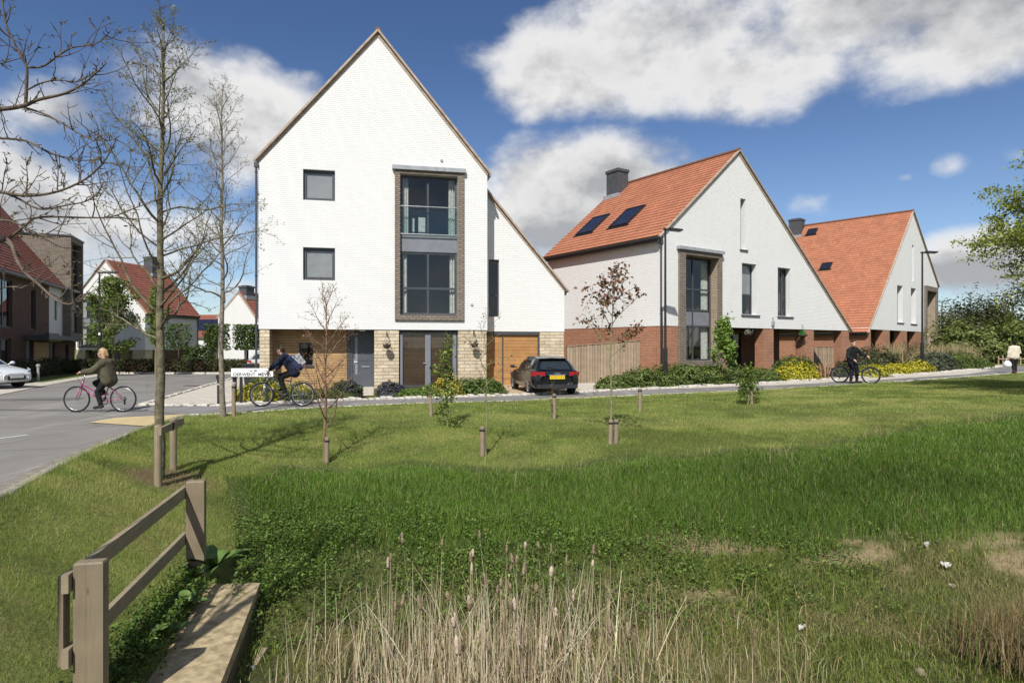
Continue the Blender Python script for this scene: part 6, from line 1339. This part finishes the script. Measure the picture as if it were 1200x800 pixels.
# ---------------------------------------------------------------- bicycles
def bicycle(label, loc, rz, frame_c, r=.335, wb=1.08, group='bicycles', step=False, guard=False, steer=0, pedal=0., tyre=.021, scale=1., hb=.92, sad=.88, bars=.26, fork_c=None, rack=False):
    t = thing('bicycle', label, 'bicycle', loc, rz, None, scale); xr, xf = -wb*.43, wb*.57; bb = Vector((0,0,.28))
    fm_ = frame_c; fk = fork_c or frame_c
    hub_f = Vector((xf,0,r)); hd_top = Vector((xf-.17,0,.80)); hd_bot = Vector((xf-.105,0,.62)); st_top = Vector((-.17,0,.74))
    for x in (xr,xf):
        w = MB(); n = 40; w.tube([(x+math.cos(a)*(r-.02),0,r+math.sin(a)*(r-.02)) for a in np.linspace(0,2*PI,n+1)], tyre, 8, cap=False); W_ = w.build('wheel', M['rubber'], t, True)
        q = MB(); q.tube([(x+math.cos(a)*(r-.05),0,r+math.sin(a)*(r-.05)) for a in np.linspace(0,2*PI,n+1)], .010, 6, cap=False); q.build('rim', M['alloy'], W_, True)
        s = MB()
        for k in range(24):
            a = 2*PI*k/24; s.tube([(x+.02*math.cos(a+1.2),(.028 if k%2 else -.028),r+.02*math.sin(a+1.2)),(x+math.cos(a)*(r-.055),0,r+math.sin(a)*(r-.055))], .0014, 3, cap=False)
        s.lathe([(.0,-.05),(.018,-.05),(.018,.05),(0,.05)], 10, 'y', (x,0,r)); s.build('spokes', M['alloy'], W_)
    f = MB()
    if step: f.tube([hd_bot+Vector((-.02,0,.08)), Vector((.02,0,.44)), Vector((-.09,0,.50))], .017, 8); f.tube([hd_bot, bb], .019, 8)
    else: f.tube([hd_top, Vector((-.16,0,.70))], .017, 8); f.tube([hd_bot, bb], .020, 8)
    f.tube([bb, st_top], .016, 8); f.tube([hd_top, hd_bot], .021, 8)
    for j in (-1,1): f.tube([bb+Vector((0,j*.03,0)), Vector((xr,j*.055,r))], .010, 6); f.tube([Vector((-.145,j*.02,.66)), Vector((xr,j*.055,r))], .009, 6)
    f.build('frame', fm_, t, True)
    k = MB()
    for j in (-1,1): k.tube([hd_bot+Vector((.005,j*.045,-.01)), Vector((xf-.06,j*.05,.45)), hub_f+Vector((0,j*.055,0))], [.014,.013,.009], 8)
    k.bar(hd_bot+Vector((0,-.05,-.005)), hd_bot+Vector((0,.05,-.005)), .03, .03); k.build('fork', fk, t, True)
    h = MB(); hx = xf-.20; h.tube([hd_top, Vector((hx,0,hb-.02))], .013, 8); h.tube([(hx,0,hb-.02),(hx+.06,0,hb)], .013, 8); h.tube([(hx-.10,-bars-.02,hb+.01),(hx+.02,-bars*.6,hb+.01),(hx+.06,0,hb),(hx+.02,bars*.6,hb+.01),(hx-.10,bars+.02,hb+.01)], .011, 8); hb_o = h.build('handlebar', M['alloy'] if step else M['black'], t, True)
    g = MB()
    for j in (-1,1): g.tube([(hx-.11,j*(bars+.025),hb+.01),(hx-.03,j*(bars*.80),hb+.01)], .017, 8)
    g.build('grips', M['rubber'], hb_o); c = MB(); c.tube([(hx-.02,bars*.7,hb),(hx+.16,.12,hb+.02),(hx+.13,.03,hb-.16),(hx+.03,.02,.62)], .0035, 4, cap=False); c.tube([(hx-.02,-bars*.7,hb),(hx+.15,-.10,hb+.01),(hx+.05,-.02,.66)], .0035, 4, cap=False); c.build('cables', M['rubber'], hb_o)
    s = MB(); s.tube([st_top, Vector((-.19,0,sad-.03))], .0135, 8); s.build('seat_post', M['alloy'], t)
    s = MB(); rw = []
    for x, w, z in ((-.33,.075,.0),(-.29,.085,.012),(-.22,.075,.006),(-.12,.035,-.002),(-.04,.02,-.012)): rw.append([(x,-w,sad+z-.035),(x,-w*.6,sad+z),(x,0,sad+z+.004),(x,w*.6,sad+z),(x,w,sad+z-.035)])
    b = len(s.v); s.v += [p for r3 in rw for p in r3]
    for i in range(4):
        for j in range(4): s.f.append((b+i*5+j,b+i*5+j+1,b+i*5+j+6,b+i*5+j+5)); s.m.append(0)
    s.box(-.30,-.04,sad-.045,-.10,.04,sad-.03); s.build('saddle', M['rubber'], t, True)
    c = MB(); c.lathe([(.085,-.062),(.09,-.058),(.085,-.054),(.07,-.058)], 22, 'y', (0,0,.28)); a = pedal
    for j, a in ((1,pedal),(-1,pedal+PI)):
        e = Vector((math.cos(a)*.165, j*.10, .28+math.sin(a)*.165)); c.bar((0,j*.075,.28), (e.x,j*.075,e.z), .014, .022, (0,1,0)); c.box(e.x-.045, e.y-.04 if j < 0 else e.y-.01, e.z-.011, e.x+.045, e.y+.01 if j < 0 else e.y+.04, e.z+.011)
    c.build('crankset', M['plastic'], t)
    ch_ = MB(); ch_.tube([(0,-.058,.365),(xr,-.058,r+.04)], .004, 4); ch_.tube([(0,-.058,.195),(xr,-.058,r-.05)], .004, 4); ch_.lathe([(.02,-.05),(.05,-.052),(.05,-.06),(.02,-.062)], 14, 'y', (xr,0,r)); ch_.box(xr-.02,-.07,r-.15,xr+.02,-.05,r-.03); ch_.build('chain', M['plastic'], t)
    if guard:
        for x, a0, a1 in ((xr,.35,2.9),(xf,.6,2.6)) if guard == 2 else ((xr,.5,2.3),):
            m_ = MB(); m_.tube([(x+math.cos(a)*(r+.035),0,r+math.sin(a)*(r+.035)) for a in np.linspace(a0,a1,14)], .014, 6); m_.build('mudguard', M['plastic'], t, True)
    return t
def tip(t, J):     # bicycle-local to world
    return t.matrix_world @ Vector(J)

# ---------------------------------------------------------------- people
def capsule(mb, a, b, ra, rb, n=12):
    a = Vector(a); b = Vector(b); d = (b-a).normalized() if (b-a).length > 1e-5 else Vector((0,0,1)); pts = []; rad = []
    for k in range(4): f = PI/2*(1-k/4); pts.append(a-d*ra*math.sin(f)); rad.append(max(.002,ra*math.cos(f)))
    pts.append(a); rad.append(ra); pts.append(a.lerp(b,.5)); rad.append((ra+rb)/2); pts.append(b); rad.append(rb)
    for k in range(1,5): f = PI/2*k/4; pts.append(b+d*rb*math.sin(f)); rad.append(max(.002,rb*math.cos(f)))
    mb.tube(pts, rad, n)
def fuse(name, mb, mat, parent, vox=.014, smooth=3, extra=None):
    """merge the pieces into one continuous skin"""
    o = mb.build('tmp_fuse', mat, None); m = o.modifiers.new('r','REMESH'); m.mode = 'VOXEL'; m.voxel_size = vox
    s = o.modifiers.new('s','SMOOTH'); s.iterations = smooth; s.factor = .5
    bpy.context.view_layer.update(); me = bpy.data.meshes.new_from_object(o.evaluated_get(bpy.context.evaluated_depsgraph_get())); bpy.data.objects.remove(o)
    if extra:
        bm = bmesh.new(); bm.from_mesh(me); em = bpy.data.meshes.new('tmp'); em.from_pydata(extra.v, [], extra.f); bm.from_mesh(em); bm.to_mesh(me); bm.free(); bpy.data.meshes.remove(em)
    me.name = name; me.materials.clear(); me.materials.append(mat); me.polygons.foreach_set('use_smooth', [True]*len(me.polygons)); me.polygons.foreach_set('material_index', [0]*len(me.polygons)); me.update()
    return link(name, me, parent)
M['skin'] = plain('skin', (.55,.33,.24), (.48,.27,.19), 12, .55, .35, .05); M['skin_dk'] = plain('tanned_skin', (.30,.17,.11), (.25,.14,.09), 12, .55, .35, .05); M['eye'] = plain('eye', (.03,.025,.02), None, 5, .2)
def cloth(name, c, c2=None, rough=.85): return plain(name, c, c2, 9, rough, .15, .5, .012)
def person(label, loc, rz, J, mats, scale=1., hair=None, coat=0., female=False, hood=False, look=(1,0,0), hand_dir=None, skirt=0):
    """J: joints in the person's own frame (x forward, y left). neck, head, shoulders sL/sR, elbows eL/eR, wrists wL/wR, hips hL/hR, knees kL/kR, ankles aL/aR, toes tL/tR"""
    t = thing('person', label, 'person', loc, rz, None, scale); V = {k: Vector(v) for k, v in J.items()}; bd = MB(); ex = MB()
    chest = (V['sL']+V['sR'])/2; pel = (V['hL']+V['hR'])/2; lk = Vector(look).normalized(); side = Vector((0,0,1)).cross(lk).normalized()
    H = V['head']; capsule(bd, chest+Vector((0,0,.02)), H+Vector((0,0,-.07))-lk*.015, .058, .052)
    bd.ball(tuple(H+Vector((0,0,.02))), (.086,.080,.108), 16, 10); capsule(bd, H+lk*.03+Vector((0,0,-.04)), H+lk*.045+Vector((0,0,-.085)), .058, .038)
    capsule(bd, H+lk*.085+Vector((0,0,.02)), H+lk*.108+Vector((0,0,-.018)), .010, .016)                               # nose
    for s in (-1,1): bd.ball(tuple(H+side*s*.085+Vector((0,0,.0))), (.018,.014,.03), 8, 6)
    capsule(bd, H+lk*.088+side*.02+Vector((0,0,-.056)), H+lk*.088-side*.02+Vector((0,0,-.056)), .009, .009)              # lips
    capsule(bd, V['sL'], V['sR'], .068, .068); capsule(bd, chest, pel, .118, .12)
    capsule(bd, V['sL'].lerp(V['sR'],.22), V['hL'], .082, .105); capsule(bd, V['sR'].lerp(V['sL'],.22), V['hR'], .082, .105)
    for s in 'LR':
        capsule(bd, V['s'+s], V['e'+s], .052, .042); capsule(bd, V['e'+s], V['w'+s], .042, .029)
        capsule(bd, V['h'+s], V['k'+s], .090, .058); capsule(bd, V['k'+s], V['a'+s], .058, .038); capsule(bd, V['a'+s]+Vector((0,0,-.03)), V['t'+s], .040, .030)
        # hand: palm, four unequal curled fingers, thumb
        w = V['w'+s]; fd = Vector((hand_dir or {}).get(s, tuple((w-V['e'+s]).normalized()))).normalized(); up = Vector((0,0,1)) if abs(fd.z) < .8 else Vector((1,0,0)); acr = fd.cross(up).normalized(); dn = acr.cross(fd); dn = dn if dn.z < 0 else -dn
        capsule(bd, w+fd*.02, w+fd*.075, .030, .034)
        for k, L in enumerate((.060,.072,.068,.052)):
            b = w+fd*.085+acr*(k-1.5)*.019; m1 = b+fd*L*.55+dn*.010; m2 = m1+dn*L*.50+fd*.006
            capsule(ex, b-fd*.02, m1, .0095, .009, 7); capsule(ex, m1, m2, .009, .0075, 7)
        th = w+fd*.045+acr*(.032 if s == 'L' else -.032)
        m1 = th+(acr if s == 'L' else -acr)*.022+fd*.025+dn*.006; capsule(ex, th, m1, .012, .010, 7); capsule(ex, m1, m1+fd*.028+dn*.016, .010, .008, 7)
    fuse('body', bd, mats['skin'], t, .015, 2, ex)
    ey = MB()
    for s in (-1,1): ey.ball(tuple(H+lk*.078+side*s*.034+Vector((0,0,.022))), .012, 8, 6)
    ey.build('eyes', M['eye'], t, True)
    e = .020+coat
    jk = MB(); capsule(jk, V['sL'], V['sR'], .068+e, .068+e); capsule(jk, chest+Vector((0,0,-.03)), pel+Vector((0,0,-.02-coat*2)), .125+e, .130+e)
    capsule(jk, V['sL'].lerp(V['sR'],.22), V['hL']+Vector((0,0,-.02-coat*2)), .085+e, .105+e); capsule(jk, V['sR'].lerp(V['sL'],.22), V['hR']+Vector((0,0,-.02-coat*2)), .085+e, .105+e)
    for s in 'LR': capsule(jk, V['s'+s], V['e'+s], .056+e, .048+e); capsule(jk, V['e'+s], V['e'+s].lerp(V['w'+s],.90), .048+e, .036+e)
    capsule(jk, chest+Vector((0,0,.05)), chest.lerp(H,.42), .074+coat, .066+coat); fuse('jacket', jk, mats['jacket'], t, .015, 3)
    tr = MB(); capsule(tr, V['hL'], V['hR'], .112, .112)
    for s in 'LR': capsule(tr, V['h'+s], V['k'+s], .102, .072); capsule(tr, V['k'+s], V['a'+s]+(V['k'+s]-V['a'+s])*.10, .072, .056)
    fuse('trousers', tr, mats['trousers'], t, .015, 2)
    for s in 'LR':
        sh = MB(); a = V['a'+s]+Vector((0,0,-.035)); capsule(sh, a, V['t'+s], .050, .040); capsule(sh, a+(a-V['t'+s]).normalized()*.035, a, .045, .048); fuse('shoe', sh, mats['shoes'], t, .014, 2)
    if hair:
        hr = MB(); kind = hair; hr.ball(tuple(H-lk*.018+Vector((0,0,.042))), (.097,.095,.100), 16, 10)
        if kind == 'long':
            for q in (-1,0,1): capsule(hr, H-lk*.05+side*q*.045+Vector((0,0,.02)), H-lk*(.08)+side*q*.055+Vector((0,0,-.13)), .058, .045)
            capsule(hr, H-lk*.08+Vector((0,0,.06)), H-lk*.13+Vector((0,0,-.05)), .055, .035)
        elif kind == 'bun': hr.ball(tuple(H-lk*.09+Vector((0,0,.05))), .052); capsule(hr, H-lk*.05+Vector((0,0,.0)), H-lk*.06+Vector((0,0,-.06)), .070, .055)
        else: capsule(hr, H-lk*.055+Vector((0,0,.03)), H-lk*.06+Vector((0,0,-.03)), .068, .055); capsule(hr, H+lk*.05+side*.03+Vector((0,0,.095)), H+lk*.06-side*.04+Vector((0,0,.092)), .026, .022)
        fuse('hair', hr, mats['hair'], t, .013, 2)
    if hood:
        hd_ = MB(); n = 16
        for k in range(n+1):
            a = 2*PI*k/n
            if k: hd_.tube([q, Vector((chest.x-.01+.115*math.cos(a)-.02, chest.y+.115*math.sin(a), chest.z+.075+.035*math.cos(a)))], .052, 8)
            q = Vector((chest.x-.01+.115*math.cos(a)-.02, chest.y+.115*math.sin(a), chest.z+.075+.035*math.cos(a)))
        capsule(hd_, chest+Vector((-.13,.05,.06)), chest+Vector((-.17,0,-.10)), .075, .05); capsule(hd_, chest+Vector((-.13,-.05,.06)), chest+Vector((-.17,0,-.10)), .075, .05)
        fuse('hood', hd_, mats['hood'], t, .015, 2)
    return t
pink = paint('pink_bicycle_paint', (.30,.025,.14), .3); dkg = paint('dark_bicycle_paint', (.02,.022,.022), .35); lime = paint('lime_bicycle_paint', (.30,.36,.06), .35); grey_b = paint('grey_bicycle_paint', (.12,.13,.14), .3)
# first rider, street; faces the left
Y = 15.9; X = (122-600)/F*Y
bicycle('pink step through bicycle ridden along the street', (X-.02,Y,.006), PI+R(2), pink, .335, 1.16, step=True, pedal=-1.45, sad=.83, hb=.98, guard=False)
person('person in an olive hooded coat and dark trousers riding the pink bicycle', (X-.02,Y,.006), PI+R(2),
    dict(head=(.03,0,1.50), sL=(-.06,.175,1.235), sR=(-.06,-.175,1.235), eL=(.12,.24,1.06), eR=(.12,-.24,1.06), wL=(.335,.27,1.03), wR=(.335,-.27,1.03),
         hL=(-.15,.085,.87), hR=(-.15,-.085,.87), kL=(.09,.09,.52), kR=(.26,-.10,.74), aL=(.0,.10,.19), aR=(.05,-.11,.51), tL=(.15,.11,.125), tR=(.18,-.12,.44)),
    dict(skin=M['skin'], jacket=cloth('olive_coat', (.095,.088,.055), (.065,.06,.04)), trousers=cloth('black_trousers', (.018,.018,.02)), shoes=M['rubber'], hair=cloth('fair_hair', (.46,.31,.18), (.32,.20,.11), .5), hood=cloth('dark_fur_trim', (.055,.045,.035), (.10,.07,.05))), hair='long', coat=.022, hood=True)
# second rider, footway; faces the left, leaning low over the bars
Y = 17.3; X = (334-600)/F*Y
bk = bicycle('dark mountain bicycle with lime details ridden past the street name plate', (X-.0,Y,.014), PI+R(3), grey_b, .335, 1.12, pedal=-1.9, sad=.90, hb=.98, guard=1, tyre=.026, fork_c=M['alloy'])
fl_ = MB(); fl_.bar((.30,0,.70),(.14,0,.50),.06,.05); fl_.build('lime_panel', lime, bk)
bs = person('person in a navy jacket leaning over the bars of the dark mountain bicycle', (X,Y,.014), PI+R(3),
    dict(head=(.12,0,1.555), sL=(.0,.175,1.37), sR=(.0,-.175,1.37), eL=(.20,.25,1.17), eR=(.20,-.25,1.17), wL=(.325,.27,1.03), wR=(.325,-.27,1.03),
         hL=(-.27,.085,.965), hR=(-.27,-.085,.965), kL=(.10,.10,.80), kR=(.17,-.10,.84), aL=(-.04,.11,.36), aR=(.06,-.12,.52), tL=(.11,.12,.22), tR=(.2,-.13,.45)),
    dict(skin=M['skin'], jacket=cloth('navy_jacket', (.022,.026,.05), (.015,.018,.035)), trousers=cloth('charcoal_trousers', (.016,.016,.018)), shoes=M['rubber'], hair=cloth('brown_hair', (.06,.035,.025), (.04,.025,.018), .5)), hair='short')
t = thing('backpack', 'blue and pale backpack worn by the rider of the dark mountain bicycle', 'backpack', (X,Y,.014), PI+R(3)); m_ = MB(); capsule(m_, (-.20,.06,1.33), (-.37,.05,1.10), .10, .12); capsule(m_, (-.20,-.06,1.33), (-.37,-.05,1.10), .10, .12); fuse('bag', m_, cloth('blue_backpack', (.035,.055,.13), (.02,.03,.07)), t, .015, 3)
m_ = MB(); m_.bar((-.245,.17,1.40),(-.45,.15,1.20),.02,.035); m_.bar((-.245,-.17,1.40),(-.45,-.15,1.20),.02,.035); m_.bar((-.30,.0,1.43),(-.49,0,1.17),.2,.02,(0,1,0)); m_.build('pale_trim', cloth('pale_trim', (.42,.44,.46)), t)
# boy astride his bicycle
Y = 23.6; X = (999.5-600)/F*Y; zg = t1(X,Y)+.014
bicycle('black bicycle straddled by the standing boy on the path', (X,Y,zg), R(-38), dkg, .315, 1.05, pedal=.3, sad=.84, hb=.94, steer=.2, tyre=.030)
person('boy in a dark school blazer standing astride the black bicycle', (X,Y,zg), R(-64),
    dict(head=(.16,-.20,1.52), sL=(.06,.09,1.30), sR=(.02,-.26,1.24), eL=(.11,.31,1.12), eR=(.05,-.38,1.0), wL=(.30,.36,1.03), wR=(.26,-.34,.90),
         hL=(-.04,.09,.87), hR=(-.04,-.09,.87), kL=(.05,.15,.49), kR=(.04,-.13,.48), aL=(.02,.20,.09), aR=(.02,-.15,.08), tL=(.17,.23,.04), tR=(.17,-.15,.04)),
    dict(skin=M['skin'], jacket=cloth('black_blazer', (.016,.017,.02)), trousers=cloth('dark_school_trousers', (.015,.016,.022)), shoes=M['rubber'], hair=cloth('dark_brown_hair', (.05,.025,.02), (.035,.02,.015), .5)), hair='short', look=(.8,-.35,-.35))
# walking woman, seen from behind
Y = 29.9; X = (1188.5-600)/F*Y; zg = t1(X,Y)+.014
person('person in a cream jacket and dark trousers walking away carrying a white bag', (X,Y,zg), R(78),
    dict(head=(.02,0,1.44), sL=(0,.165,1.22), sR=(0,-.165,1.22), eL=(-.03,.24,.96), eR=(.02,-.24,.98), wL=(.0,.26,.74), wR=(.20,-.26,.92), hL=(0,.09,.80), hR=(0,-.09,.80), kL=(-.02,.08,.44), kR=(.06,-.08,.44), aL=(-.12,.08,.12), aR=(.04,-.08,.08), tL=(-.02,.09,.03), tR=(.16,-.09,.035)),
    dict(skin=M['skin_dk'], jacket=cloth('cream_jacket', (.62,.56,.46), (.52,.46,.37)), trousers=cloth('black_leggings', (.017,.017,.02)), shoes=cloth('red_brown_shoes', (.16,.05,.045)), hair=cloth('black_hair', (.015,.012,.012), None, .5)), hair='bun', female=True, hand_dir={'L': (0,0,-1)})
ca, sa = math.cos(R(78)), math.sin(R(78)); bx_, by_ = X+ca*.0-sa*.29, Y+sa*.0+ca*.29
t = thing('carrier_bag', 'full white plastic bag hanging from the hand of the walking woman', 'bag', (bx_,by_,zg)); m_ = MB(); m_.lathe([(.0,.27),(.10,.275),(.165,.33),(.175,.42),(.14,.52),(.075,.585),(.05,.60)], 16); o = m_.build('sack', plain('white_plastic_bag', (.78,.80,.82), (.68,.71,.74), 7, .4, .4, .8, .03), t, True)
m_ = MB()
for s in (-1,1): m_.tube([(s*.05,.03,.58),(s*.03,.0,.66),(0,-.01,.69)], .012, 6)
m_.build('handles', M['whitep'], t)
# parked bicycle in the arcade
bicycle('bicycle parked under the farthest house seen over the dark shrub', (24.6,39.8,t1(24.6,39.8)), R(40), grey_b, .335, 1.06)
bx = thing('arcade_bench', 'low dark bench with a pink edge in the arcade between two piers', 'bench', (*h2(9.3,1.5),.3), A2); m_ = MB(); m_.box(-.9,-.2,.38,.9,.2,.42); m_.build('seat', paint('magenta_paint', (.36,.05,.18), .4), bx)
for s in (-.75,.75):
    m_ = MB(); m_.box(s-.03,-.18,-.1,s+.03,.18,.378); m_.build('leg', M['black'], bx)
